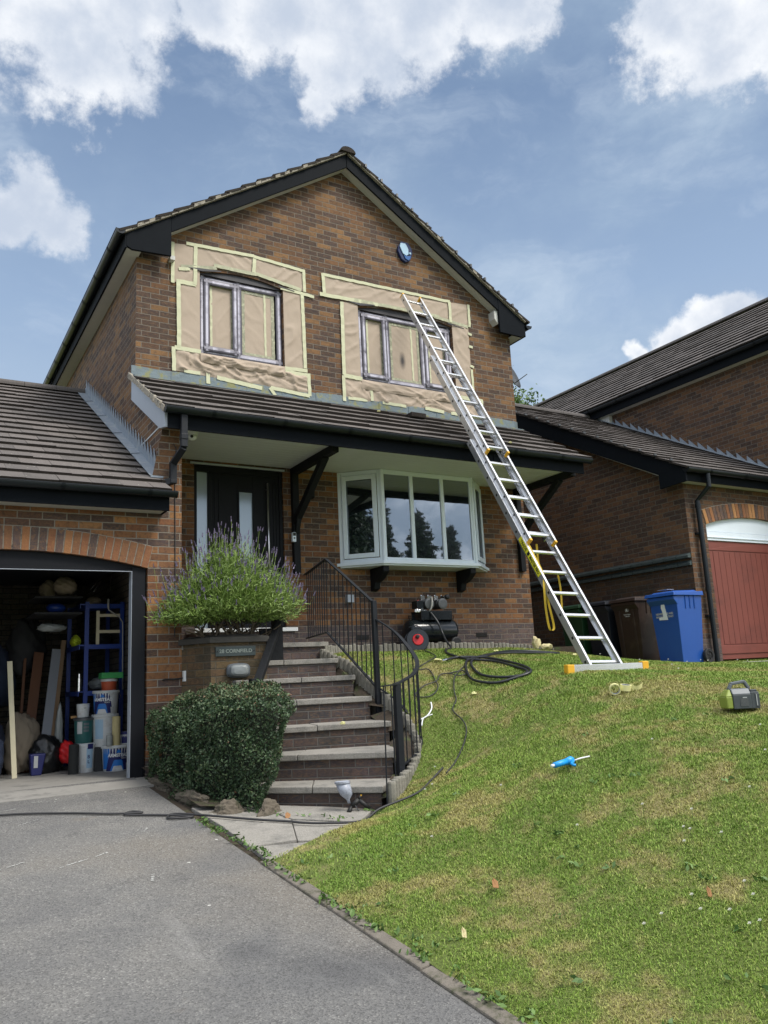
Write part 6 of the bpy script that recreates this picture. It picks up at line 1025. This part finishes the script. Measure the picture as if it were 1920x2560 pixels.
b2 = bin_(8.36, 'bin_brown', 'dark brown wheelie bin with small white emblem, between the blue and black bins', True, 9.20); q = M(); fx2 = lambda z: 9.20+.05*(1-(z+.035)/.93)-.014
for (a0, a1, z0, z1) in ((.0, .055, .83, .834), (.0, .055, .755, .759), (.0, .004, .755, .834), (.051, .055, .755, .834)): q.box(fx2(z0)-.001, fx2(z0), 8.60-a1, 8.60-a0, z0, z1)
q.prism([(fx2(.79)-.001, 8.60-a, z) for a, z in ((.024, .828), (.034, .80), (.030, .785), (.042, .762), (.020, .765), (.018, .79), (.014, .80))], (.001, 0, 0)); eb = q.build('emblem', 'print_white', b2)
text('lettering', 'Garden Waste', .022, (fx2(.72)-.001, 8.575, .715), (0, -1, 0), FU, 'print_grey', b2, bold=.0006); text('lettering', 'Collection', .022, (fx2(.69)-.001, 8.575, .69), (0, -1, 0), FU, 'print_grey', b2, bold=.0006)
bin_(8.95, 'bin_black', 'black wheelie bin standing between the brown and green bins', x0=9.2); bin_(9.52, 'bin_green', 'green wheelie bin glimpsed through the ladder rungs, deepest in the row', x0=9.2)
# ================= garage contents =================
FZ = -.845
rk = thing('shelf_rack', 'blue metal shelving rack inside the garage', 'shelving', (1.95, 10.0, FZ))
for (x, y) in ((1.83, 9.75), (2.22, 9.75), (1.77, 10.5), (2.22, 10.5)): q = M(); q.box(x-.022, x+.022, y-.004, y, FZ, 1.0); q.box(x-.022, x-.018, y, y+.04, FZ, 1.0); q.build('upright', 'rack_blue', rk)
for z in (-.60, .0, .515, .975): q = M(); q.box(1.81, 2.24, 9.735, 9.745, z-.05, z); q.box(1.75, 2.24, 9.746, 10.52, z-.012, z+.002); q.box(1.75, 1.76, 9.75, 10.52, z-.05, z-.013); q.build('shelf', 'rack_blue', rk)
def bucket(x, y, z, r, h, label, lid=True, parts=None, m_='bucket_white', name='paint_bucket', cat='paint bucket', grp='tubs and tins of paint in the garage'):
    b0 = thing(name, label, cat, (x, y, z), grp); q = M(); q.lathe((x, y, z), [(r*.86, 0), (r*.88, .004), (r*.98, h-.03), (r*.98, h-.001)], 28); bd = q.build('body', m_, b0, smooth=True)
    if lid: q = M(); q.lathe((x, y, z+h-.028), [(r*1.0, 0), (r*1.06, .002), (r*1.06, .024), (r*1.02, .030), (r*.92, .030), (r*.90, .024)], 28); q.build('lid', 'bucket_white' if lid is True else lid, b0)
    return b0
def wrap(b0, x, y, z, r, h, name, poly, m_, out=.001, seg=10):
    """a printed patch wrapped round the tub; poly is (angle, height fraction) with angle 0 facing the drive"""
    a0 = math.atan2(-y, -x); q = M(); n_ = len(poly)
    def P(a, t_): rr = r*(.88+.10*t_)+out; ang = a0+a; return V(x+rr*cos(ang), y+rr*sin(ang), z+h*t_)
    amin, amax = min(p[0] for p in poly), max(p[0] for p in poly)
    def yr(a):
        ts = []
        for i_ in range(n_):
            (u0, t0), (u1, t1) = poly[i_], poly[(i_+1) % n_]
            if (u0-a)*(u1-a) <= 0 and u0 != u1: ts.append(t0+(t1-t0)*(a-u0)/(u1-u0))
        return (min(ts), max(ts)) if ts else (0, 0)
    us = sorted(set(list(np.linspace(amin+1e-4, amax-1e-4, seg)))); 
    for a, b_ in zip(us[:-1], us[1:]): (l0, h0), (l1, h1) = yr(a), yr(b_); q.poly([P(a, l0), P(b_, l1), P(b_, h1), P(a, h0)])
    q.build(name, m_, b0)
def btext(b0, x, y, z, r, h, body, size, a_c, t_c, m_, bold=.001):
    a0 = math.atan2(-y, -x); text('lettering', body, size, (0, 0, 0), (1, 0, 0), (0, 0, 1), m_, b0, ext=.0003, bold=bold, warp=lambda u, w_, e: (lambda rr, ang: Vector((x+rr*cos(ang), y+rr*sin(ang), z+h*t_c+w_)))(r*(.88+.10*t_c)+.0028+e, a0+a_c+u/r))
def armstead(x, y, z, r, h, label, sh=0.0):
    b0 = bucket(x, y, z, r, h, label); wrap(b0, x, y, z, r, h, 'label', [(-.85+sh, .02), (-.35+sh, .93), (.75+sh, .93), (1.15+sh, .05)], 'label_navy', .001, 24); wrap(b0, x, y, z, r, h, 'label', [(-1.25+sh, .1), (-1.2+sh, .90), (-.38+sh, .90), (-.8+sh, .1)], 'label_blue', .0012, 14)
    wrap(b0, x, y, z, r, h, 'label', [(-.45+sh, .03), (-.12+sh, .45), (.50+sh, .45), (.68+sh, .03)], 'label_blue', .0018, 16); wrap(b0, x, y, z, r, h, 'label', [(-.30+sh, .03), (-.15+sh, .22), (.45+sh, .22), (.60+sh, .03)], 'bucket_white', .0024, 14)
    wrap(b0, x, y, z, r, h, 'label', [(.02+sh, .72), (.16+sh, .86), (.30+sh, .84), (.40+sh, .72)], 'label_blue', .0018, 10); btext(b0, x, y, z, r, h, 'ARMSTEAD', .046, .2+sh, .62, 'print_white', .0016); btext(b0, x, y, z, r, h, 'TRADE', .020, .60+sh, .50, 'print_grey', .0006); wrap(b0, x, y, z, r, h, 'label', [(.92+sh, .05), (.90+sh, .30), (1.25+sh, .30), (1.3+sh, .05)], 'print_grey', .002, 8)
    q = M(); q.tube([(x+r*1.05, y, z+h-.03), (x+r*1.14, y-.03, z+h*.72), (x+r*1.0, y-.05, z+h*.62)], .003, 5); q.build('wire_handle', 'chrome', b0); return b0
armstead(2.08, 9.34, FZ, .145, .265, 'white paint tub with navy ARMSTEAD label on the garage floor')
bk2 = bucket(2.0, 9.52, FZ+.25, .135, .34, 'plain white tub with pale blue label in the middle of the stack of tubs'); wrap(bk2, 2.0, 9.52, FZ+.25, .135, .34, 'label', [(-.9, .25), (-.9, .85), (-.15, .85), (-.15, .25)], 'label_pale', .001, 10)
q = M(); q.box(1.88, 2.12, 9.42, 9.62, FZ, FZ+.245); tag(q.build('cardboard_box', 'dark_stuff', bevel=.004), 'box holding up the stack of white tubs behind the floor level tub', 'box')
armstead(2.0, 9.50, FZ+.592, .135, .25, 'white paint tub with navy label near the top of the stack in the garage', -.5)
bucket(2.03, 9.50, FZ+.842, .085, .125, 'small red and orange tub on top of the tall stack of white tubs', m_='tub_red', name='paint_tub', cat='paint tub'); q = M(); q.box(1.93, 2.16, 9.40, 9.56, FZ+.972, FZ+1.035); gb = tag(q.build('green_box', 'box_green', bevel=.002), 'long green box balanced on the small red tub', 'box')
t1 = bucket(1.80, 9.50, FZ, .095, .30, 'white and pale blue paint tin on the garage floor beside the labelled tub', lid=False, name='paint_tin', cat='paint tin'); wrap(t1, 1.80, 9.50, FZ, .095, .30, 'label', [(.1, .15), (.1, .85), (.9, .85), (.9, .15)], 'label_pale', .001, 8); wrap(t1, 1.80, 9.50, FZ, .095, .30, 'label', [(.2, .80), (.2, .98), (.9, .98), (.9, .80)], 'label_navy', .002, 8); btext(t1, 1.80, 9.50, FZ, .095, .30, 'B\nL', .05, .35, .45, 'label_navy')
t2 = bucket(1.78, 9.54, FZ+.30, .10, .265, 'large teal paint tin stacked between two white tins', lid='motor_grey', m_='tin_teal', name='paint_tin', cat='paint tin'); wrap(t2, 1.78, 9.54, FZ+.30, .10, .265, 'label', [(-.75, .38), (-.75, .86), (-.15, .86), (-.15, .38)], 'print_grey', .001, 8)
for k in range(3): wrap(t2, 1.78, 9.54, FZ+.30, .10, .265, 'label', [(.0, .45+.13*k), (.0, .54+.13*k), (.6, .54+.13*k), (.6, .45+.13*k)], 'tool_grey_top', .0012, 6)
t3 = bucket(1.77, 9.54, FZ+.57, .068, .145, 'small white tin on top of the teal tin', lid=False, name='paint_tin', cat='paint tin'); btext(t3, 1.77, 9.54, FZ+.57, .068, .145, '---', .03, .3, .7, 'ink_black')
t4 = bucket(2.17, 9.30, FZ+.267, .056, .13, 'small navy and white tub on the lid of the floor level tub', lid='label_navy', name='paint_tub', cat='paint tub'); wrap(t4, 2.17, 9.30, FZ+.267, .056, .13, 'label', [(-.9, .1), (-.9, .85), (.5, .85), (.5, .1)], 'label_navy', .001, 10)
q = M(); q.lathe((2.06, 9.25, FZ+.267), [(.042, 0), (.042, .30), (.02, .301), (.02, .29)], 24); tag(q.build('paper_roll', 'roll_cream', loc=(2.06, 9.25, FZ+.267)), 'cream roll of lining paper standing on the lid of the labelled tub', 'paper roll'); q = M(); q.lathe((1.66, 9.40, FZ), [(.052, 0), (.052, .30), (.02, .301)], 20); tag(q.build('foam_roll', 'roll_black', loc=(1.66, 9.40, FZ)), 'black cylinder of foam standing on the garage floor beside the white tin', 'roll')
q = M(); q.lathe((1.985, 9.22, FZ+.267), [(.034, 0), (.034, .11), (.012, .115)], 18); tag(q.build('glass_jar', 'clear_wrap', loc=(1.985, 9.22, FZ+.267)), 'small clear jar beside the cream paper roll on the tub lid', 'jar')
q = M(); q.lathe((1.84, 10.2, .003), [(.045, 0), (.045, .05), (.043, .051), (.043, .1), (.045, .101), (.045, .15), (.03, .155), (.03, .2)], 20); tag(q.build('metal_canister', 'chrome', loc=(1.84, 10.2, .003)), 'shiny metal canister stacked on the rack beside its left upright', 'canister')
fm = thing('timber_trestle', 'white painted timber frame piece standing on the upper shelf of the blue rack', 'timber frame', (2.0, 9.78, .517)); q = M(); q.box(1.935, 1.97, 9.76, 9.785, .517, .90); q.build('stile', 'timber_cream', fm, bevel=.002)
for z in (.83, .645): q = M(); q.box(1.97, 2.22, 9.763, 9.782, z, z+.034); q.build('crossbar', 'timber_cream', fm, bevel=.002)
def plank(p, q_, w_, h, m_, label, name='plank', grp='planks leaning in the garage', up=(0, 1, 0)):
    q = M(); q.beam(p, q_, w_, h, up=up); return tag(q.build(name, m_, loc=p, bevel=.002), label, 'plank', grp)
plank((1.11, 9.55, FZ), (1.02, 9.55, .35), .05, .02, 'timber_cream', 'pale cream moulded timber strip standing upright in the open garage', 'timber_strip')
plank((1.42, 9.9, FZ), (1.60, 10.3, .50), .10, .02, 'plank_grey', 'grey board leaning in the garage behind the black bag'); plank((1.50, 9.95, FZ), (1.68, 10.35, .60), .05, .06, 'cardboard', 'brown edged board directly behind the grey board'); plank((1.27, 10.1, FZ), (1.45, 10.6, .48), .11, .02, 'plank_brown', 'wide reddish brown plank leaning left of the grey board'); plank((1.22, 10.3, FZ), (1.31, 10.7, .42), .03, .03, 'plank_brown', 'narrow brown batten leaning beside the wide plank'); plank((.98, 10.4, FZ), (.99, 10.8, .48), .08, .03, 'plank_brown', 'dark brown board standing behind the cream strip')
def blob(name, c, s_, m_, label, cat, seed, sub=4, amp=.16, group=None):
    bm = bmesh.new(); bmesh.ops.create_icosphere(bm, subdivisions=sub, radius=1); rg = random.Random(seed); ph = [rg.uniform(0, 6) for _ in range(8)]
    for v_ in bm.verts:
        x, y, z = v_.co; n_ = 1+amp*sin(x*3.1+ph[0])*sin(y*2.7+ph[1])+amp*.7*abs(sin(z*6+x*4+ph[2]))-amp*.7*abs(sin(y*8+x*6-z*5+ph[3]))+amp*.3*sin(x*17+ph[4])*sin(z*15+ph[5]); v_.co = Vector((x*s_[0]*n_, y*s_[1]*n_, max(z, -.8)*s_[2]*n_))
    me = bpy.data.meshes.new(name); bm.to_mesh(me); bm.free(); me.materials.append(MATS[m_]); [setattr(pg, 'use_smooth', True) for pg in me.polygons]; ob = bpy.data.objects.new(name, me); ob.location = c; COL.objects.link(ob); return tag(ob, label, cat, group)
blob('dust_sheet', (1.24, 10.1, FZ+.30), (.17, .16, .36), 'cloth_beige', 'crumpled beige dust sheet heaped behind the cream timber strip', 'dust sheet', 1); blob('bin_bag', (1.46, 9.85, FZ+.17), (.19, .13, .22), 'bag_black', 'black plastic bag slumped on the garage floor', 'bag', 2, amp=.13); blob('cloth_pile', (.80, 9.9, FZ+.32), (.22, .2, .42), 'cloth_navy', 'dark navy cloth heap at the left edge of the garage opening', 'cloth', 3)
blob('cloth_pile', (.86, 9.7, FZ+.22), (.15, .2, .30), 'cloth_navy', 'lower navy cloth bundle beside the cream timber strip', 'cloth', 4); blob('wrapped_roll', (1.60, 10.0, FZ+.34), (.045, .045, .36), 'clear_wrap', 'clear plastic wrapped roll standing left of the blue rack', 'roll', 5, amp=.1); blob('hi_vis_vest', (1.80, 10.25, .58), (.06, .12, .07), 'hiviz', 'fluorescent yellow vest stuffed between the rack uprights', 'vest', 6)
q = M(); q.box(1.25, 1.75, 9.6, 10.3, .85, .87); q.box(1.25, 1.75, 9.6, 10.3, 1.03, 1.045); tag(q.build('high_shelf', 'dark_stuff', loc=(1.5, 9.9, .85)), 'dark wooden shelves high up on the left of the blue rack', 'shelf')
blob('folded_sheet', (1.58, 9.75, 1.17), (.13, .14, .11), 'cloth_beige', 'beige folded sheet stored high under the garage ceiling', 'dust sheet', 7, amp=.12); blob('folded_sheet', (1.42, 9.9, 1.14), (.09, .1, .12), 'cloth_beige', 'small beige sheet at the left of the high storage', 'dust sheet', 17, amp=.12); blob('storage_box', (1.50, 9.8, .93), (.10, .1, .06), 'rack_blue', 'dark blue box under the high folded sheets', 'box', 8, amp=.05); blob('folded_sheet', (1.95, 10.0, 1.03), (.09, .12, .05), 'cloth_beige', 'flat beige sheet lying on top of the rack', 'dust sheet', 9, amp=.1)
blob('folded_sheet', (1.48, 9.9, .72), (.15, .10, .05), 'clear_wrap', 'grey plastic sheet sticking out beside the rack', 'dust sheet', 10); blob('clear_bag', (2.05, 10.1, .08), (.12, .12, .07), 'clear_wrap', 'clear bag of fittings on the middle rack shelf', 'bag', 11); blob('clear_bag', (2.05, 10.1, .60), (.12, .12, .09), 'dark_stuff', 'dark bag on the upper rack shelf behind the white frame', 'bag', 12); blob('clear_bag', (1.92, 10.1, -.40), (.10, .12, .14), 'clear_wrap', 'bag of clear wrapping on the lower rack shelf', 'bag', 13); blob('clear_bag', (2.05, 10.2, .10), (.14, .12, .06), 'dark_stuff', 'dark crumpled bag under the upper shelf', 'bag', 19)
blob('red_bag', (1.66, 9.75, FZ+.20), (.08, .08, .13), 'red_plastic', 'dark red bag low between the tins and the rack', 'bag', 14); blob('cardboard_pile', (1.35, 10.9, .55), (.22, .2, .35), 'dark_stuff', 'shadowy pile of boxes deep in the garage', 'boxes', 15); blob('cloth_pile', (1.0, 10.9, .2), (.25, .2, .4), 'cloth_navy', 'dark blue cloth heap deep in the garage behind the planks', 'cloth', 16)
q = M(); q.tube([(1.66, 9.62, -.27), (1.72, 9.62, -.265), (1.78, 9.62, -.26)], [.016, .012, .010], 8); q.tube([(1.78, 9.62, -.26), (1.88, 9.62, -.25)], .012, 6, 1); tag(q.build('brush', ['wood_handle', 'ink_black'], loc=(1.72, 9.62, -.26)), 'brush with pale wooden handle resting against the rack', 'brush')
q = M(); q.tube([(2.05, 9.70, 1.03), (2.05, 9.70, .95), (2.06, 9.70, .90), (2.17, 9.68, .82), (2.21, 9.68, .76), (2.215, 9.68, .4), (2.22, 9.68, .0)], [.012, .012, .006, .006, .006, .006, .006], 8); tag(q.build('roller_pole', 'grey_tube', loc=(2.1, 9.7, .4), smooth=True), 'thin bent metal roller frame hanging over the front of the rack', 'paint roller')
q = M(); q.tube([(1.99, 9.3, 1.26), (1.985, 9.3, 1.08)], .005, 6); q.tube([(1.80, 9.4, 1.10), (1.88, 9.4, 1.22)], .004, 6); q.tube([(1.83, 9.4, 1.08), (1.90, 9.4, 1.19)], .004, 6); tag(q.build('wire_tools', 'chrome', loc=(1.9, 9.4, 1.15)), 'thin bright metal rods stored above the rack', 'rods')
q = M(); q.prism([(1.28, 9.62, FZ), (1.38, 9.62, FZ), (1.42, 9.62, FZ+.22), (1.26, 9.62, FZ+.22)], (0, .12, 0)); tg = tag(q.build('paint_tub', 'label_navy', loc=(1.33, 9.66, FZ), bevel=.01), 'navy and white plastic tub half behind the black bag', 'paint tub')
q = M(); q.box(1.30, 1.34, 9.612, 9.618, FZ+.08, FZ+.2); q.build('label', 'print_grey', tg)
# ================= trees =================
def tree(name, base, trunk_h, crown_c, crown_r, n, leaf, m_, label, seed, cat='tree', group=None, conifer=False):
    t_ = thing(name, label, cat, base, group); rg = np.random.default_rng(seed); base = np.array(base, float); q = M(); cc = np.array(crown_c, float); cr_ = np.array(crown_r, float)
    if conifer:
        H_ = cr_[2]*2; q.tube([base, base+[0, 0, H_*.5], base+[.05, 0, H_*.97]], [.16, .10, .015], 8); P = []
        for k in range(int(H_*16)):
            z = H_*(.06+.93*k/(H_*16)); L = cr_[0]*(1-z/H_)**.85*rg.uniform(.7, 1.15)+.08; a = k*2.4+rg.uniform(-.3, .3); e = base+np.array([cos(a)*L, sin(a)*L, z-.12*L+.1*L*L/cr_[0]]); b0 = base+[0, 0, z]; q.tube([b0, (b0+e)/2-[0, 0, .03*L], e], [.03*(1-z/H_)+.006, .012, .004], 5)
            m2 = max(20, int(n*L/(cr_[0]*H_*2.6))); tt = rg.random(m2)**.7; pp = b0+(e-b0)*tt[:, None]+rg.normal(0, 1, (m2, 3))*np.array([.09, .09, .06])*(.5+L*.5)-np.c_[np.zeros(m2), np.zeros(m2), rg.random(m2)*.10]; P.append(pp)
        P = np.concatenate(P); q.build('trunk', 'bark', t_); v, f = leaves(len(P), P, leaf, .35, None, 0, seed)
    else:
        q.tube([base, base+(cc-base)*.45+rg.normal(0, .1, 3), cc-[0, 0, cr_[2]*.3]], [.22, .16, .09], 8); ends = []
        for k in range(16):
            d = rg.normal(size=3); d /= np.linalg.norm(d); d[2] = abs(d[2])*.8-.1; e = cc+d*cr_*rg.uniform(.6, .92); s0 = base+(cc-base)*rg.uniform(.45, .9); mid = (s0+e)/2+rg.normal(0, .15, 3); q.tube([s0, mid, e], [.07, .04, .012], 6); ends += [e, mid, (mid+e)/2]
            for j in range(3): e2 = e+rg.normal(0, .35, 3); q.tube([(mid+e)/2, e2], [.02, .006], 4); ends.append(e2)
        q.build('trunk', 'bark', t_); ends = np.array(ends); i_ = rg.integers(len(ends), size=n); P = ends[i_]+rg.normal(0, .30, (n, 3))*np.array([1, 1, .8]); v, f = leaves(n, P, leaf, .5, None, 0, seed)
    fmesh('crown', v, f, m_, t_, rnd=np.clip(rg.normal(.5, .25, len(f)), 0, 1)); return t_
tree('broadleaf_tree', (17.9, 21.8, -.5), 4, (17.9, 21.8, 8.7), (1.1, 1.1, 1.5), 9000, .13, 'tree_leaf', 'leafy green tree showing past the corner of the house roof', 2)
for k, (x, y, h, r, lb) in enumerate([(-8.1, .2, 9.4, 2.6, 'dark conifer on the far side of the driveway'), (19.3, -14.5, 10.6, 2.9, 'tall dark conifer across the road'), (22.3, -15.5, 9.9, 2.7, 'shorter dark conifer across the road next to the tall one'), (25.6, -17.5, 9.6, 2.3, 'slim dark conifer across the road'), (16.0, -16.0, 8.6, 2.3, 'broad dark conifer nearest along the road'), (-12, -7, 9.5, 2.8, 'big conifer across the road on the left')]):
    tree('conifer_tree', (x, y, -1.6 if y < -3 else -1.7), 1, (x, y, h/2), (r, r, h/2), 16000, .20, 'conifer_leaf', lb, 60+k, group='conifers across the road', conifer=True)
# ================= grass =================
rg = np.random.default_rng(77)
def grass(n, xr, yr, hmin, hmax, w_, seed):
    rg = np.random.default_rng(seed); x = rg.uniform(*xr, n); y = rg.uniform(*yr, n); xl = np.array([lawn_left(a) for a in np.linspace(-6, 9.3, 400)]); lx_ = np.interp(y, np.linspace(-6, 9.3, 400), xl)
    k = (x > lx_+.01) & (y < 9.03); ang = np.arctan2(x, y); el = (ang > rad(-2)) & (ang < rad(86)); k &= el; x, y = x[k], y[k]
    ds = np.hypot(x, y); keep = rg.random(len(x)) < np.clip((3.2/ds)**1.35, .10, 1); x, y = x[keep], y[keep]; ds = ds[keep]
    bare = np.sin(x*2.1+y*1.3)*np.sin(x*1.1-y*2.4+2); keep = rg.random(len(x)) < np.where((x < 2.6) & (bare > .1), .35, 1.0); x, y, ds = x[keep], y[keep], ds[keep]
    z = lawn_z(x, y)+.012*np.sin(x*5.1+y*3)*np.sin(y*4.3)-.004; n2 = len(x); sc = (ds/3.2)**.55; h = rg.uniform(hmin, hmax, n2)*np.clip(sc, .8, 1.5); a = rg.uniform(0, 2*pi, n2); ln2 = rg.uniform(.2, 1.6, n2); w2 = w_*sc*rg.uniform(.7, 1.3, n2); b_ = rg.uniform(0, 2*pi, n2)
    s_ = np.stack([np.cos(b_)*w2, np.sin(b_)*w2, np.zeros(n2)], 1); p = np.stack([x, y, z], 1); t1 = p+np.stack([np.cos(a)*h*ln2*.35, np.sin(a)*h*ln2*.35, h*.65], 1); t2 = p+np.stack([np.cos(a)*h*ln2, np.sin(a)*h*ln2, h*(1.0-.28*ln2)], 1)
    v = np.stack([p-s_, p+s_, t1+s_*.8, t2, t1-s_*.8], 1).reshape(-1, 3); i_ = np.arange(n2)[:, None]*5; f = np.concatenate([i_+[0, 1, 2, 4]], 1); f2 = np.concatenate([i_+[4, 2, 3, 3]], 1)
    return v, i_, n2, rg.random(n2)
V_, F4, R_, o = [], [], [], 0
v, i_, n2, r = grass(3000000, (2.0, 12.5), (.3, 9.05), .008, .020, .0016, 5)
me = bpy.data.meshes.new('grass'); me.vertices.add(len(v)); me.vertices.foreach_set('co', v.ravel())
qd = (i_+np.array([0, 1, 2, 4])).ravel(); tr = (i_+np.array([4, 2, 3])).ravel(); me.loops.add(len(qd)+len(tr)); me.loops.foreach_set('vertex_index', np.r_[qd, tr].astype(np.int32)); me.polygons.add(2*n2)
me.polygons.foreach_set('loop_start', np.r_[np.arange(n2)*4, n2*4+np.arange(n2)*3].astype(np.int32)); me.polygons.foreach_set('loop_total', np.r_[np.full(n2, 4), np.full(n2, 3)].astype(np.int32)); me.materials.append(MATS['grass_blade']); me.update(calc_edges=True)
me.attributes.new('rnd', 'FLOAT', 'FACE').data.foreach_set('value', np.r_[r, r].astype(np.float32)); g_ = link('grass', me, None, Vector((0, 0, 0))); kind(g_, 'stuff'); print('grass blades', n2)
